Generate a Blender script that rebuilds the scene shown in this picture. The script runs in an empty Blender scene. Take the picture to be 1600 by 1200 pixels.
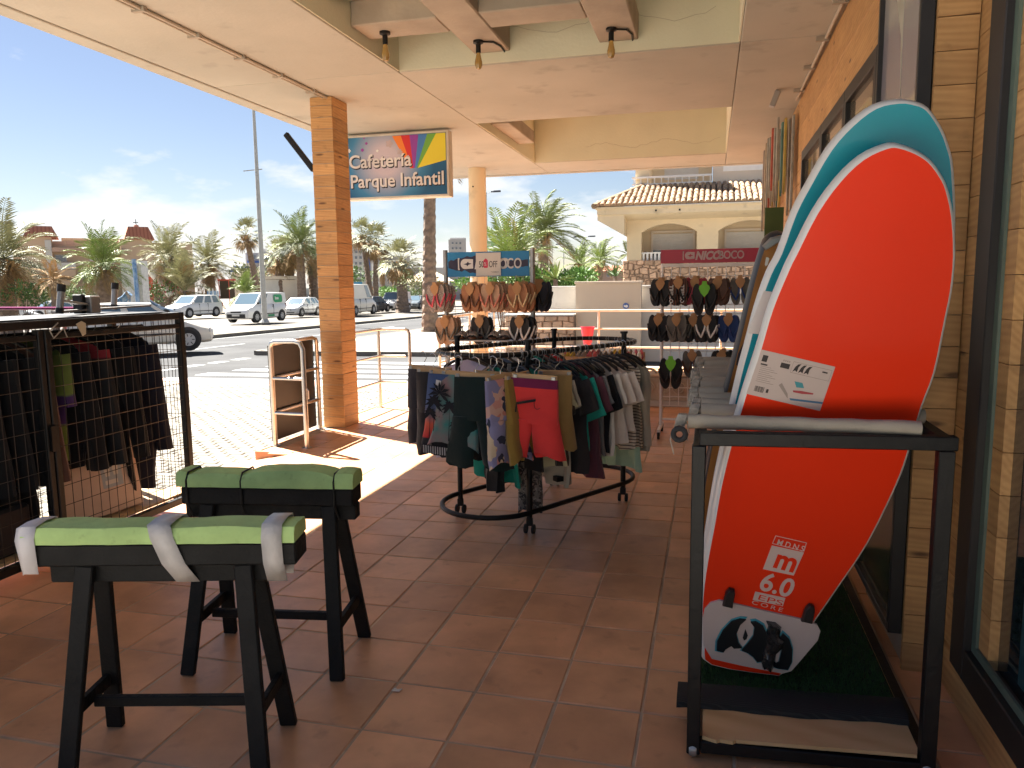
import bpy, bmesh, math, random
from mathutils import Vector, Matrix, Euler, noise
R = math.radians
rnd = random.Random(7)
scene = bpy.context.scene
COL = scene.collection

# ------------------------------------------------------------------ camera
# axes of the terrace seen from the camera: Y runs along the shop front, X towards the shop, Z up
EYE = 1.55
CX = Vector((0.96866746, 0.02034092, -0.24752697))
CY = Vector((0.24806351, -0.12803278, 0.96024585))
CZ = Vector((-0.01215929, -0.99156132, -0.12906703))
cam = bpy.data.cameras.new('camera')
cam.lens = 27.0; cam.sensor_width = 36.0; cam.clip_start = 0.05; cam.clip_end = 3000
camo = bpy.data.objects.new('camera', cam); COL.objects.link(camo)
camo.matrix_world = Matrix(((CX[0], -CX[1], -CX[2], 0), (CY[0], -CY[1], -CY[2], 0), (CZ[0], -CZ[1], -CZ[2], EYE), (0, 0, 0, 1)))
scene.camera = camo

# ------------------------------------------------------------------ sky, sun, exposure
SUN_DIR = Vector((-0.72, 0.36, 1.0)).normalized()          # towards the sun
w = bpy.data.worlds.new('World'); scene.world = w; w.use_nodes = True
nt = w.node_tree; nt.nodes.clear()
wo = nt.nodes.new('ShaderNodeOutputWorld'); bg = nt.nodes.new('ShaderNodeBackground')
sky = nt.nodes.new('ShaderNodeTexSky'); sky.sky_type = 'NISHITA'; sky.sun_disc = False
sky.sun_elevation = math.asin(SUN_DIR.z); sky.sun_rotation = math.atan2(SUN_DIR.x, SUN_DIR.y)
sky.air_density = 1.0; sky.dust_density = 0.25; sky.ozone_density = 2.5; sky.altitude = 10
tc = nt.nodes.new('ShaderNodeTexCoord')
mp = nt.nodes.new('ShaderNodeMapping'); mp.inputs['Scale'].default_value = (1, 1, 3.0)
mp.inputs['Location'].default_value = (0.35, 0.1, 0.05)
nt.links.new(tc.outputs['Generated'], mp.inputs['Vector'])
n1 = nt.nodes.new('ShaderNodeTexNoise'); n1.inputs['Scale'].default_value = 3.1; n1.inputs['Detail'].default_value = 9; n1.inputs['Roughness'].default_value = 0.58
nt.links.new(mp.outputs['Vector'], n1.inputs['Vector'])
sepz = nt.nodes.new('ShaderNodeSeparateXYZ'); nt.links.new(tc.outputs['Generated'], sepz.inputs[0])
low = nt.nodes.new('ShaderNodeMapRange'); low.inputs['From Min'].default_value = 0.05; low.inputs['From Max'].default_value = 0.26
low.inputs['To Min'].default_value = 0.14; low.inputs['To Max'].default_value = -0.07
nt.links.new(sepz.outputs['Z'], low.inputs['Value'])
addn = nt.nodes.new('ShaderNodeMath'); addn.operation = 'ADD'
nt.links.new(n1.outputs['Fac'], addn.inputs[0]); nt.links.new(low.outputs[0], addn.inputs[1])
cr = nt.nodes.new('ShaderNodeValToRGB'); cr.color_ramp.elements[0].position = 0.58; cr.color_ramp.elements[1].position = 0.66
cr.color_ramp.elements[0].color = (0, 0, 0, 1); cr.color_ramp.elements[1].color = (0.75, 0.75, 0.75, 1)
nt.links.new(addn.outputs[0], cr.inputs['Fac'])
mixc = nt.nodes.new('ShaderNodeMixRGB'); mixc.inputs['Color2'].default_value = (1.42, 1.42, 1.42, 1)
tint = nt.nodes.new('ShaderNodeMixRGB'); tint.blend_type = 'MULTIPLY'; tint.inputs['Fac'].default_value = 1.0; tint.inputs['Color2'].default_value = (0.180, 0.160, 0.158, 1)
nt.links.new(sky.outputs['Color'], tint.inputs['Color1'])
nt.links.new(cr.outputs['Color'], mixc.inputs['Fac']); nt.links.new(tint.outputs['Color'], mixc.inputs['Color1'])
nt.links.new(mixc.outputs['Color'], bg.inputs['Color']); bg.inputs['Strength'].default_value = 0.055
nt.links.new(bg.outputs['Background'], wo.inputs['Surface'])

sun = bpy.data.lights.new('sun', 'SUN'); sun.energy = 2.05; sun.angle = R(0.53); sun.color = (1.0, 0.955, 0.88)
suno = bpy.data.objects.new('sun', sun); COL.objects.link(suno)
suno.rotation_euler = (-SUN_DIR).to_track_quat('-Z', 'Y').to_euler()

scene.view_settings.view_transform = 'Standard'; scene.view_settings.look = 'None'
scene.view_settings.exposure = 3.84; scene.view_settings.gamma = 1.0; scene.view_settings.use_curve_mapping = False
scene.render.engine = 'CYCLES'
scene.cycles.diffuse_bounces = 8; scene.cycles.max_bounces = 12; scene.cycles.use_denoising = True
scene.cycles.sample_clamp_indirect = 8.0

# ------------------------------------------------------------------ geometry helpers
def ray(px, py):
    d = Vector((px - 800, py - 600, 1200.0))
    return Vector((CX.dot(d), CY.dot(d), CZ.dot(d)))
ORG = Vector((0, 0, EYE))
def onz(px, py, z): d = ray(px, py); return ORG + d * ((z - EYE) / d.z)
def ony(px, py, y): d = ray(px, py); return ORG + d * (y / d.y)
def onx(px, py, x): d = ray(px, py); return ORG + d * (x / d.x)
def ondepth(px, py, dep): return ORG + ray(px, py) * (dep / 1200.0)
def onplane(px, py, p, n): d = ray(px, py); return ORG + d * ((p - ORG).dot(n) / d.dot(n))
GA, GB = 0.004, 0.0105
def gz(x, y): return -0.15 - GB * max(0, y - 6) - GA * max(0, -x - 4)
def ong(px, py):
    d = ray(px, py); lo, hi = 0.5, 4000.0     # walk to the sloping ground
    for _ in range(60):
        m = (lo + hi) / 2; p = ORG + d * (m / 1200)
        if p.z > gz(p.x, p.y): lo = m
        else: hi = m
    p = ORG + d * (lo / 1200); return Vector((p.x, p.y, gz(p.x, p.y)))

class MB:
    def __init__(s): s.v = []; s.f = []; s.m = []
    def add(s, vs, fs, m=0):
        o = len(s.v); s.v += [tuple(v) for v in vs]
        for f in fs: s.f.append(tuple(i + o for i in f)); s.m.append(m)
        return s
    def box(s, x0, x1, y0, y1, z0, z1, m=0, T=None):
        vs = [Vector((x, y, z)) for z in (z0, z1) for y in (y0, y1) for x in (x0, x1)]
        if T is not None: vs = [T @ v for v in vs]
        return s.add(vs, [(0, 2, 3, 1), (4, 5, 7, 6), (0, 1, 5, 4), (2, 6, 7, 3), (0, 4, 6, 2), (1, 3, 7, 5)], m)
    def beam(s, a, b, wx, wz, up=(0, 0, 1), m=0):
        a = Vector(a); b = Vector(b); d = (b - a); L = d.length; d.normalize()
        u = Vector(up); x = d.cross(u)
        if x.length < 1e-5: x = d.cross(Vector((0, 1, 0)))
        x.normalize(); z = x.cross(d)
        T = Matrix(((x.x, d.x, z.x, a.x), (x.y, d.y, z.y, a.y), (x.z, d.z, z.z, a.z), (0, 0, 0, 1)))
        return s.box(-wx / 2, wx / 2, 0, L, -wz / 2, wz / 2, m, T)
    def loft(s, rings, m=0, closed=True, c0=True, c1=True, loop=False):
        n = len(rings[0]); vs = [p for r in rings for p in r]; fs = []
        K = len(rings); kk = K if loop else K - 1
        for i in range(kk):
            i2 = (i + 1) % K
            for j in range(n if closed else n - 1):
                j2 = (j + 1) % n
                fs.append((i * n + j, i * n + j2, i2 * n + j2, i2 * n + j))
        if not loop and closed:
            if c0: fs.append(tuple(reversed(range(n))))
            if c1: fs.append(tuple((K - 1) * n + j for j in range(n)))
        return s.add(vs, fs, m)
    def tube(s, pts, r, n=8, m=0, loop=False, caps=True):
        pts = [Vector(p) for p in pts]; K = len(pts); rings = []; px = None
        for i, p in enumerate(pts):
            if loop: t = pts[(i + 1) % K] - pts[i - 1]
            else: t = pts[min(i + 1, K - 1)] - pts[max(i - 1, 0)]
            t.normalize()
            if px is None:
                px = t.cross(Vector((0, 0, 1)))
                if px.length < 1e-3: px = t.cross(Vector((0, 1, 0)))
            px = (px - t * px.dot(t)); px.normalize(); py = t.cross(px)
            rr = r[i] if isinstance(r, (list, tuple)) else r
            rings.append([p + px * (rr * math.cos(2 * math.pi * k / n)) + py * (rr * math.sin(2 * math.pi * k / n)) for k in range(n)])
        return s.loft(rings, m, True, caps, caps, loop)
    def lathe(s, prof, n=16, m=0, T=None, loop=False):
        rings = [[Vector((r * math.cos(2 * math.pi * k / n), r * math.sin(2 * math.pi * k / n), z)) for k in range(n)] for r, z in prof]
        if T is not None: rings = [[T @ p for p in r] for r in rings]
        return s.loft(rings, m, True, True, True, loop)
    def slab(s, out, th, T, r=0.0, seg=2, m=0, mside=None):
        """outline (2D, ccw) given a thickness; T maps (x, y, depth) to space; rounded edge r"""
        n = len(out); P = [Vector((p[0], p[1])) for p in out]; N = []
        for i in range(n):
            e1 = (P[i] - P[i - 1]); e2 = (P[(i + 1) % n] - P[i])
            a = Vector((e1.y, -e1.x)); b = Vector((e2.y, -e2.x))
            if a.length > 0: a.normalize()
            if b.length > 0: b.normalize()
            q = a + b
            if q.length > 1e-6: q.normalize()
            N.append(q)
        levels = []
        if r > 0:
            for k in range(seg + 1):
                t = k / seg * math.pi / 2; levels.append((-r * (1 - math.sin(t)), r * (1 - math.cos(t)) * (th / 2 / r)))
            levels += [(o, th - d) for o, d in reversed(levels[:-1])]
        else: levels = [(0, 0), (0, th)]
        rings = [[T @ Vector((P[i].x + N[i].x * o, P[i].y + N[i].y * o, d)) for i in range(n)] for o, d in levels]
        s.loft(rings[:], mside if mside is not None else m, True, False, False)
        s.add(rings[0], [tuple(reversed(range(n)))], m); s.add(rings[-1], [tuple(range(n))], m)
        return s
    def build(s, name, mats, parent=None, smooth=False, bevel=0, loc=None, kind=None, clean=True):
        me = bpy.data.meshes.new(name); me.from_pydata(s.v, [], s.f)
        if not isinstance(mats, (list, tuple)): mats = [mats]
        for x in mats: me.materials.append(x)
        if any(s.m): me.polygons.foreach_set('material_index', s.m)
        if clean and len(s.f) < 4000:
            b = bmesh.new(); b.from_mesh(me); bmesh.ops.recalc_face_normals(b, faces=b.faces); b.to_mesh(me); b.free()
        if smooth:
            me.polygons.foreach_set('use_smooth', [True] * len(me.polygons))
            me.set_sharp_from_angle(angle=R(38))
        me.update()
        o = bpy.data.objects.new(name, me); COL.objects.link(o)
        if parent: o.parent = parent
        if loc is not None: o.location = loc
        if bevel:
            bm_ = o.modifiers.new('edge', 'BEVEL'); bm_.width = bevel; bm_.segments = 1; bm_.limit_method = 'ANGLE'; bm_.angle_limit = R(40)
        if kind: o['kind'] = kind
        return o
def tag(o, label, cat, group=None):
    o['label'] = label; o['category'] = cat
    if group: o['group'] = group
    return o
def thing(name, label, cat, loc=(0, 0, 0), rz=0, group=None):
    o = bpy.data.objects.new(name, None); COL.objects.link(o); o.empty_display_size = 0.1
    o.location = loc; o.rotation_euler = (0, 0, rz); return tag(o, label, cat, group)
def share(name, src, parent, loc, rot=(0, 0, 0), sc=(1, 1, 1)):
    o = bpy.data.objects.new(name, src.data if hasattr(src, 'data') else src); COL.objects.link(o)
    o.parent = parent; o.location = loc; o.rotation_euler = rot; o.scale = sc; return o
def copy_tree(o, parent=None):
    c = o.copy(); COL.objects.link(c)
    if parent: c.parent = parent
    for ch in o.children: copy_tree(ch, c)
    return c
def frame(o, u, v):
    u = Vector(u).normalized(); v = Vector(v); v = (v - u * v.dot(u)).normalized(); n = u.cross(v)
    return Matrix(((u.x, v.x, n.x, o[0]), (u.y, v.y, n.y, o[1]), (u.z, v.z, n.z, o[2]), (0, 0, 0, 1)))
def textpart(name, s, size, mat, parent, T, bold=0.0, ext=0.0008, align='LEFT', shear=0, space=1.0, sx=1.0):
    cu = bpy.data.curves.new('t', 'FONT'); cu.body = s; cu.size = size; cu.offset = bold * size; cu.extrude = ext
    cu.align_x = align; cu.shear = shear; cu.space_character = space; cu.resolution_u = 4
    to = bpy.data.objects.new('t', cu); COL.objects.link(to)
    dg = bpy.context.evaluated_depsgraph_get(); me = bpy.data.meshes.new_from_object(to.evaluated_get(dg))
    bpy.data.objects.remove(to)
    me.transform(T @ Matrix.Diagonal((sx, 1, 1, 1))); me.materials.clear(); me.materials.append(mat)
    o = bpy.data.objects.new(name, me); COL.objects.link(o); o.parent = parent; return o
def rrect(w, h, r, n=4, cx=0, cy=0):
    pts = []
    for (sx, sy, a0) in ((1, 1, 0), (-1, 1, 90), (-1, -1, 180), (1, -1, 270)):
        for k in range(n + 1):
            a = R(a0 + 90 * k / n); pts.append((cx + sx * (w / 2 - r) + r * math.cos(a), cy + sy * (h / 2 - r) + r * math.sin(a)))
    return pts
def cat_pts(P, k=6, loop=False):
    """Catmull-Rom through the points"""
    P = [Vector(p) for p in P]; n = len(P); out = []
    for i in range(n if loop else n - 1):
        g = (lambda j: P[j % n]) if loop else (lambda j: P[max(0, min(n - 1, j))])
        a, b, c, d = g(i - 1), g(i), g(i + 1), g(i + 2)
        for q in range(k):
            t = q / k
            out.append(0.5 * ((2 * b) + (c - a) * t + (2 * a - 5 * b + 4 * c - d) * t * t + (3 * b - a - 3 * c + d) * t ** 3))
    if not loop: out.append(P[-1])
    return out

# ------------------------------------------------------------------ materials
def base_nodes(name):
    m = bpy.data.materials.new(name); m.use_nodes = True; t = m.node_tree
    return m, t, t.nodes['Principled BSDF']
def objvec(t, scale=(1, 1, 1), jitter=True):
    c = t.nodes.new('ShaderNodeTexCoord'); mp = t.nodes.new('ShaderNodeMapping'); mp.inputs['Scale'].default_value = scale
    t.links.new(c.outputs['Object'], mp.inputs['Vector'])
    if jitter:
        oi = t.nodes.new('ShaderNodeObjectInfo'); mu = t.nodes.new('ShaderNodeMath'); mu.operation = 'MULTIPLY'; mu.inputs[1].default_value = 37.0
        t.links.new(oi.outputs['Random'], mu.inputs[0]); cb = t.nodes.new('ShaderNodeCombineXYZ')
        for k in range(3): t.links.new(mu.outputs[0], cb.inputs[k])
        t.links.new(cb.outputs[0], mp.inputs['Location'])
    return mp.outputs['Vector']
def mat(name, col, rough=0.6, metal=0.0, var=0.12, scale=6, bump=0.0, bscale=60, rand=0.0, coat=0.0, spec=0.5, detail=4, tint=None, trans=0.0, sheen=0.0):
    m, t, p = base_nodes(name)
    p.inputs['Roughness'].default_value = rough; p.inputs['Metallic'].default_value = metal
    p.inputs['Coat Weight'].default_value = coat; p.inputs['Coat Roughness'].default_value = 0.08
    p.inputs['Specular IOR Level'].default_value = spec; p.inputs['Transmission Weight'].default_value = trans
    p.inputs['Sheen Weight'].default_value = sheen
    v = objvec(t); n = t.nodes.new('ShaderNodeTexNoise'); n.inputs['Scale'].default_value = scale; n.inputs['Detail'].default_value = detail
    t.links.new(v, n.inputs['Vector'])
    a = [max(0, c * (1 - var)) for c in col]; b = [min(1, c * (1 + var)) for c in (tint or col)]
    r = t.nodes.new('ShaderNodeValToRGB'); r.color_ramp.elements[0].position = 0.3; r.color_ramp.elements[1].position = 0.7
    r.color_ramp.elements[0].color = (*a, 1); r.color_ramp.elements[1].color = (*b, 1)
    t.links.new(n.outputs['Fac'], r.inputs['Fac']); out = r.outputs['Color']
    if rand:
        oi = t.nodes.new('ShaderNodeObjectInfo'); mr = t.nodes.new('ShaderNodeMapRange')
        mr.inputs['To Min'].default_value = 1 - rand; mr.inputs['To Max'].default_value = 1 + rand
        t.links.new(oi.outputs['Random'], mr.inputs['Value'])
        mx = t.nodes.new('ShaderNodeMixRGB'); mx.blend_type = 'MULTIPLY'; mx.inputs['Fac'].default_value = 1
        t.links.new(out, mx.inputs['Color1']); t.links.new(mr.outputs[0], mx.inputs['Color2']); out = mx.outputs['Color']
    t.links.new(out, p.inputs['Base Color'])
    if bump:
        n2 = t.nodes.new('ShaderNodeTexNoise'); n2.inputs['Scale'].default_value = bscale; n2.inputs['Detail'].default_value = 5; t.links.new(v, n2.inputs['Vector'])
        bp = t.nodes.new('ShaderNodeBump'); bp.inputs['Strength'].default_value = bump; bp.inputs['Distance'].default_value = 0.02
        t.links.new(n2.outputs['Fac'], bp.inputs['Height']); t.links.new(bp.outputs['Normal'], p.inputs['Normal'])
    return m
def wood(name, c1, c2, along=(1, 14, 14), rough=0.55, rand=0.15, knots=True, kcol=(0.08, 0.03, 0.01)):
    m, t, p = base_nodes(name); p.inputs['Roughness'].default_value = rough
    v = objvec(t, along); n = t.nodes.new('ShaderNodeTexNoise'); n.inputs['Scale'].default_value = 1.3; n.inputs['Detail'].default_value = 6; n.inputs['Distortion'].default_value = 0.6
    t.links.new(v, n.inputs['Vector'])
    wv = t.nodes.new('ShaderNodeTexWave'); wv.inputs['Scale'].default_value = 0.9; wv.inputs['Distortion'].default_value = 7; wv.inputs['Detail'].default_value = 3; wv.inputs['Detail Scale'].default_value = 0.6
    wv.bands_direction = 'DIAGONAL'; t.links.new(v, wv.inputs['Vector'])
    ad = t.nodes.new('ShaderNodeMixRGB'); ad.inputs['Fac'].default_value = 0.22
    t.links.new(n.outputs['Fac'], ad.inputs['Color1']); t.links.new(wv.outputs['Fac'], ad.inputs['Color2'])
    r = t.nodes.new('ShaderNodeValToRGB'); r.color_ramp.elements[0].position = 0.22; r.color_ramp.elements[1].position = 0.72
    r.color_ramp.elements[0].color = (*c2, 1); r.color_ramp.elements[1].color = (*c1, 1)
    t.links.new(ad.outputs[0], r.inputs['Fac']); out = r.outputs['Color']
    if rand:
        oi = t.nodes.new('ShaderNodeObjectInfo'); mr = t.nodes.new('ShaderNodeMapRange'); mr.inputs['To Min'].default_value = 1 - rand; mr.inputs['To Max'].default_value = 1 + rand
        t.links.new(oi.outputs['Random'], mr.inputs['Value'])
        mx = t.nodes.new('ShaderNodeMixRGB'); mx.blend_type = 'MULTIPLY'; mx.inputs['Fac'].default_value = 1
        t.links.new(out, mx.inputs['Color1']); t.links.new(mr.outputs[0], mx.inputs['Color2']); out = mx.outputs['Color']
    if knots:
        v2 = objvec(t, tuple(max(2.2, a * 0.35) for a in along)); vo = t.nodes.new('ShaderNodeTexVoronoi'); vo.inputs['Scale'].default_value = 1.2; t.links.new(v2, vo.inputs['Vector'])
        kr = t.nodes.new('ShaderNodeValToRGB'); kr.color_ramp.elements[0].position = 0.07; kr.color_ramp.elements[1].position = 0.16
        kr.color_ramp.elements[0].color = (0.85, 0.85, 0.85, 1); kr.color_ramp.elements[1].color = (0, 0, 0, 1)
        t.links.new(vo.outputs['Distance'], kr.inputs['Fac'])
        km = t.nodes.new('ShaderNodeMixRGB'); km.inputs['Color2'].default_value = (*kcol, 1)
        t.links.new(kr.outputs['Color'], km.inputs['Fac']); t.links.new(out, km.inputs['Color1']); out = km.outputs['Color']
    t.links.new(out, p.inputs['Base Color'])
    bp = t.nodes.new('ShaderNodeBump'); bp.inputs['Strength'].default_value = 0.15; bp.inputs['Distance'].default_value = 0.01
    t.links.new(ad.outputs[0], bp.inputs['Height']); t.links.new(bp.outputs['Normal'], p.inputs['Normal'])
    return m
def ramp_mat(name, stops, axis='Z', lo=0.0, hi=1.0, rough=0.6, noise_amt=0.0, nscale=8, coat=0, metal=0, const=False):
    """colour bands along an object axis"""
    m, t, p = base_nodes(name); p.inputs['Roughness'].default_value = rough; p.inputs['Coat Weight'].default_value = coat; p.inputs['Metallic'].default_value = metal
    c = t.nodes.new('ShaderNodeTexCoord'); s = t.nodes.new('ShaderNodeSeparateXYZ'); t.links.new(c.outputs['Object'], s.inputs[0])
    mr = t.nodes.new('ShaderNodeMapRange'); mr.inputs['From Min'].default_value = lo; mr.inputs['From Max'].default_value = hi
    t.links.new(s.outputs[axis], mr.inputs['Value']); out = mr.outputs[0]
    if noise_amt:
        n = t.nodes.new('ShaderNodeTexNoise'); n.inputs['Scale'].default_value = nscale; t.links.new(c.outputs['Object'], n.inputs['Vector'])
        sb = t.nodes.new('ShaderNodeMath'); sb.operation = 'SUBTRACT'; sb.inputs[1].default_value = 0.5; t.links.new(n.outputs['Fac'], sb.inputs[0])
        mu = t.nodes.new('ShaderNodeMath'); mu.operation = 'MULTIPLY_ADD'; mu.inputs[1].default_value = noise_amt
        t.links.new(sb.outputs[0], mu.inputs[0]); t.links.new(out, mu.inputs[2]); out = mu.outputs[0]
    r = t.nodes.new('ShaderNodeValToRGB'); e = r.color_ramp.elements
    if const: r.color_ramp.interpolation = 'CONSTANT'
    while len(e) < len(stops): e.new(0.5)
    for k, (pos, col) in enumerate(stops): e[k].position = pos; e[k].color = (*col, 1)
    t.links.new(out, r.inputs['Fac']); t.links.new(r.outputs['Color'], p.inputs['Base Color'])
    return m
def cell_mat(name, cols, scale=9, rough=0.8, jitter=True):
    m, t, p = base_nodes(name); p.inputs['Roughness'].default_value = rough
    v = objvec(t, jitter=jitter); nz = t.nodes.new('ShaderNodeTexNoise'); nz.inputs['Scale'].default_value = scale * 0.8; t.links.new(v, nz.inputs['Vector'])
    mx = t.nodes.new('ShaderNodeMixRGB'); mx.inputs['Fac'].default_value = 0.25; t.links.new(v, mx.inputs['Color1']); t.links.new(nz.outputs['Color'], mx.inputs['Color2'])
    vo = t.nodes.new('ShaderNodeTexVoronoi'); vo.inputs['Scale'].default_value = scale; t.links.new(mx.outputs[0], vo.inputs['Vector'])
    s = t.nodes.new('ShaderNodeSeparateColor'); t.links.new(vo.outputs['Color'], s.inputs[0])
    r = t.nodes.new('ShaderNodeValToRGB'); r.color_ramp.interpolation = 'CONSTANT'; e = r.color_ramp.elements
    while len(e) < len(cols): e.new(0.5)
    for k, c in enumerate(cols): e[k].position = k / len(cols); e[k].color = (*c, 1)
    t.links.new(s.outputs[0], r.inputs['Fac']); t.links.new(r.outputs['Color'], p.inputs['Base Color'])
    return m
def stripe_mat(name, c1, c2, freq, axis='Z', duty=0.2, rough=0.85):
    m, t, p = base_nodes(name); p.inputs['Roughness'].default_value = rough
    c = t.nodes.new('ShaderNodeTexCoord'); s = t.nodes.new('ShaderNodeSeparateXYZ'); t.links.new(c.outputs['Object'], s.inputs[0])
    mu = t.nodes.new('ShaderNodeMath'); mu.operation = 'MULTIPLY'; mu.inputs[1].default_value = freq; t.links.new(s.outputs[axis], mu.inputs[0])
    fr = t.nodes.new('ShaderNodeMath'); fr.operation = 'FRACT'; t.links.new(mu.outputs[0], fr.inputs[0])
    lt = t.nodes.new('ShaderNodeMath'); lt.operation = 'LESS_THAN'; lt.inputs[1].default_value = duty; t.links.new(fr.outputs[0], lt.inputs[0])
    mx = t.nodes.new('ShaderNodeMixRGB'); mx.inputs['Color1'].default_value = (*c1, 1); mx.inputs['Color2'].default_value = (*c2, 1)
    t.links.new(lt.outputs[0], mx.inputs['Fac']); t.links.new(mx.outputs[0], p.inputs['Base Color'])
    return m
def glass_mat(name, col, rough=0.03):
    m, t, p = base_nodes(name); p.inputs['Base Color'].default_value = (*col, 1); p.inputs['Roughness'].default_value = rough
    p.inputs['Specular IOR Level'].default_value = 0.8; p.inputs['Coat Weight'].default_value = 0.5; p.inputs['Coat Roughness'].default_value = 0.02
    return m

TERRA = mat('terracotta', (0.62, 0.315, 0.165), 0.36, var=0.17, scale=4, bump=0.05, bscale=25, rand=0.15, detail=9, spec=0.5)
GROUT = mat('grout', (0.52, 0.38, 0.26), 0.9, var=0.25, scale=4)
PLASTER = mat('ceiling_plaster', (0.42, 0.395, 0.335), 0.9, var=0.07, scale=0.9, detail=9, bump=0.12, bscale=30)
COFFER = mat('coffer_plaster', (0.68, 0.66, 0.50), 0.9, var=0.05, scale=1.5, bump=0.15, bscale=40)
BEAMP = mat('beam_paint', (0.36, 0.305, 0.24), 0.85, var=0.15, scale=3, bump=0.15, bscale=25)
PINE_X = wood('pine_boards', (0.58, 0.325, 0.125), (0.43, 0.215, 0.075), (2.5, 20, 26))
PINE_Y = wood('pine_boards_long', (0.58, 0.325, 0.125), (0.43, 0.215, 0.075), (20, 2.2, 24))
PLY = wood('plywood', (0.62, 0.43, 0.22), (0.48, 0.30, 0.13), (1.5, 6, 14), rough=0.6, rand=0.05)
BLACK = mat('black_paint', (0.0055, 0.005, 0.0052), 0.5, spec=0.35, var=0.35, scale=12, bump=0.1, bscale=50)
BLACKW = mat('black_wood_paint', (0.0055, 0.0052, 0.0052), 0.62, spec=0.3, var=0.4, scale=9, bump=0.2, bscale=70)
RUBBER = mat('rubber', (0.015, 0.015, 0.016), 0.75)
STEEL = mat('stainless_steel', (0.60, 0.57, 0.53), 0.3, metal=1.0, var=0.06, scale=20)
GREYM = mat('grey_metal', (0.36, 0.35, 0.34), 0.4, metal=0.6)
WIRE = mat('wire', (0.05, 0.042, 0.036), 0.45, metal=0.6, var=0.3)
WHITEP = mat('white_paint', (0.78, 0.77, 0.74), 0.6, var=0.04)
FOAMG = mat('green_foam', (0.42, 0.58, 0.22), 0.9, var=0.10, scale=7, bump=0.15, bscale=40)
FOAMGREY = mat('grey_foam', (0.36, 0.31, 0.245), 0.9, var=0.1, scale=8, bump=0.15, bscale=60)
TAPE = mat('duct_tape', (0.48, 0.45, 0.43), 0.45, var=0.15, scale=14, bump=0.2, bscale=40)
ROPE = mat('rope', (0.33, 0.29, 0.24), 0.9, var=0.4, scale=30)
ASPHALT = mat('asphalt', (0.042, 0.042, 0.043), 0.9, var=0.12, scale=0.7, bump=0.15, bscale=60)
ROADPAINT = mat('road_paint', (0.40, 0.40, 0.385), 0.8, var=0.12, scale=3)
PAVER = mat('paver_stone', (0.225, 0.205, 0.172), 0.9, var=0.22, scale=3, bump=0.1, bscale=40)
PAVERR = mat('red_paver', (0.50, 0.30, 0.22), 0.9, var=0.16, scale=3)
SAND = mat('sandy_ground', (0.19, 0.165, 0.125), 0.95, var=0.2, scale=0.25, detail=8)
KERB = mat('kerb_stone', (0.16, 0.145, 0.125), 0.9, var=0.15, scale=2)
CREAM = mat('cream_render', (0.68, 0.56, 0.38), 0.9, var=0.05, scale=0.8, bump=0.1, bscale=20)
CREAM2 = mat('pale_render', (0.64, 0.56, 0.46), 0.9, var=0.05, scale=0.8)
GWHITE = mat('white_render', (0.58, 0.56, 0.52), 0.9, var=0.06, scale=0.6)
TANW = mat('tan_render', (0.62, 0.52, 0.40), 0.9, var=0.05, scale=0.6)
STONE = mat('rubble_stone', (0.50, 0.33, 0.22), 0.9, var=0.25, scale=5, bump=0.3, bscale=15, rand=0.28)
MORTAR = mat('mortar', (0.33, 0.24, 0.17), 0.95, var=0.2)
CARVED = mat('carved_stone', (0.50, 0.43, 0.34), 0.85, var=0.15, scale=8, bump=0.2, bscale=30)
ROOFT = mat('roof_tile_clay', (0.32, 0.215, 0.13), 0.85, var=0.25, scale=6, rand=0.3)
ROOFD = mat('dark_roof_tile', (0.26, 0.16, 0.10), 0.9, var=0.2)  # darker clay for the roof bed and the hip
SHUT = mat('roller_shutter', (0.58, 0.55, 0.50), 0.7, var=0.04)
GLASSD = glass_mat('dark_glass', (0.012, 0.022, 0.028))
GLASSC = glass_mat('car_glass', (0.10, 0.15, 0.19), 0.05)
CARD = mat('cardboard', (0.36, 0.20, 0.10), 0.9, var=0.1, scale=10)
LABELW = mat('white_card', (0.62, 0.58, 0.53), 0.7, var=0.03)

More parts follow.
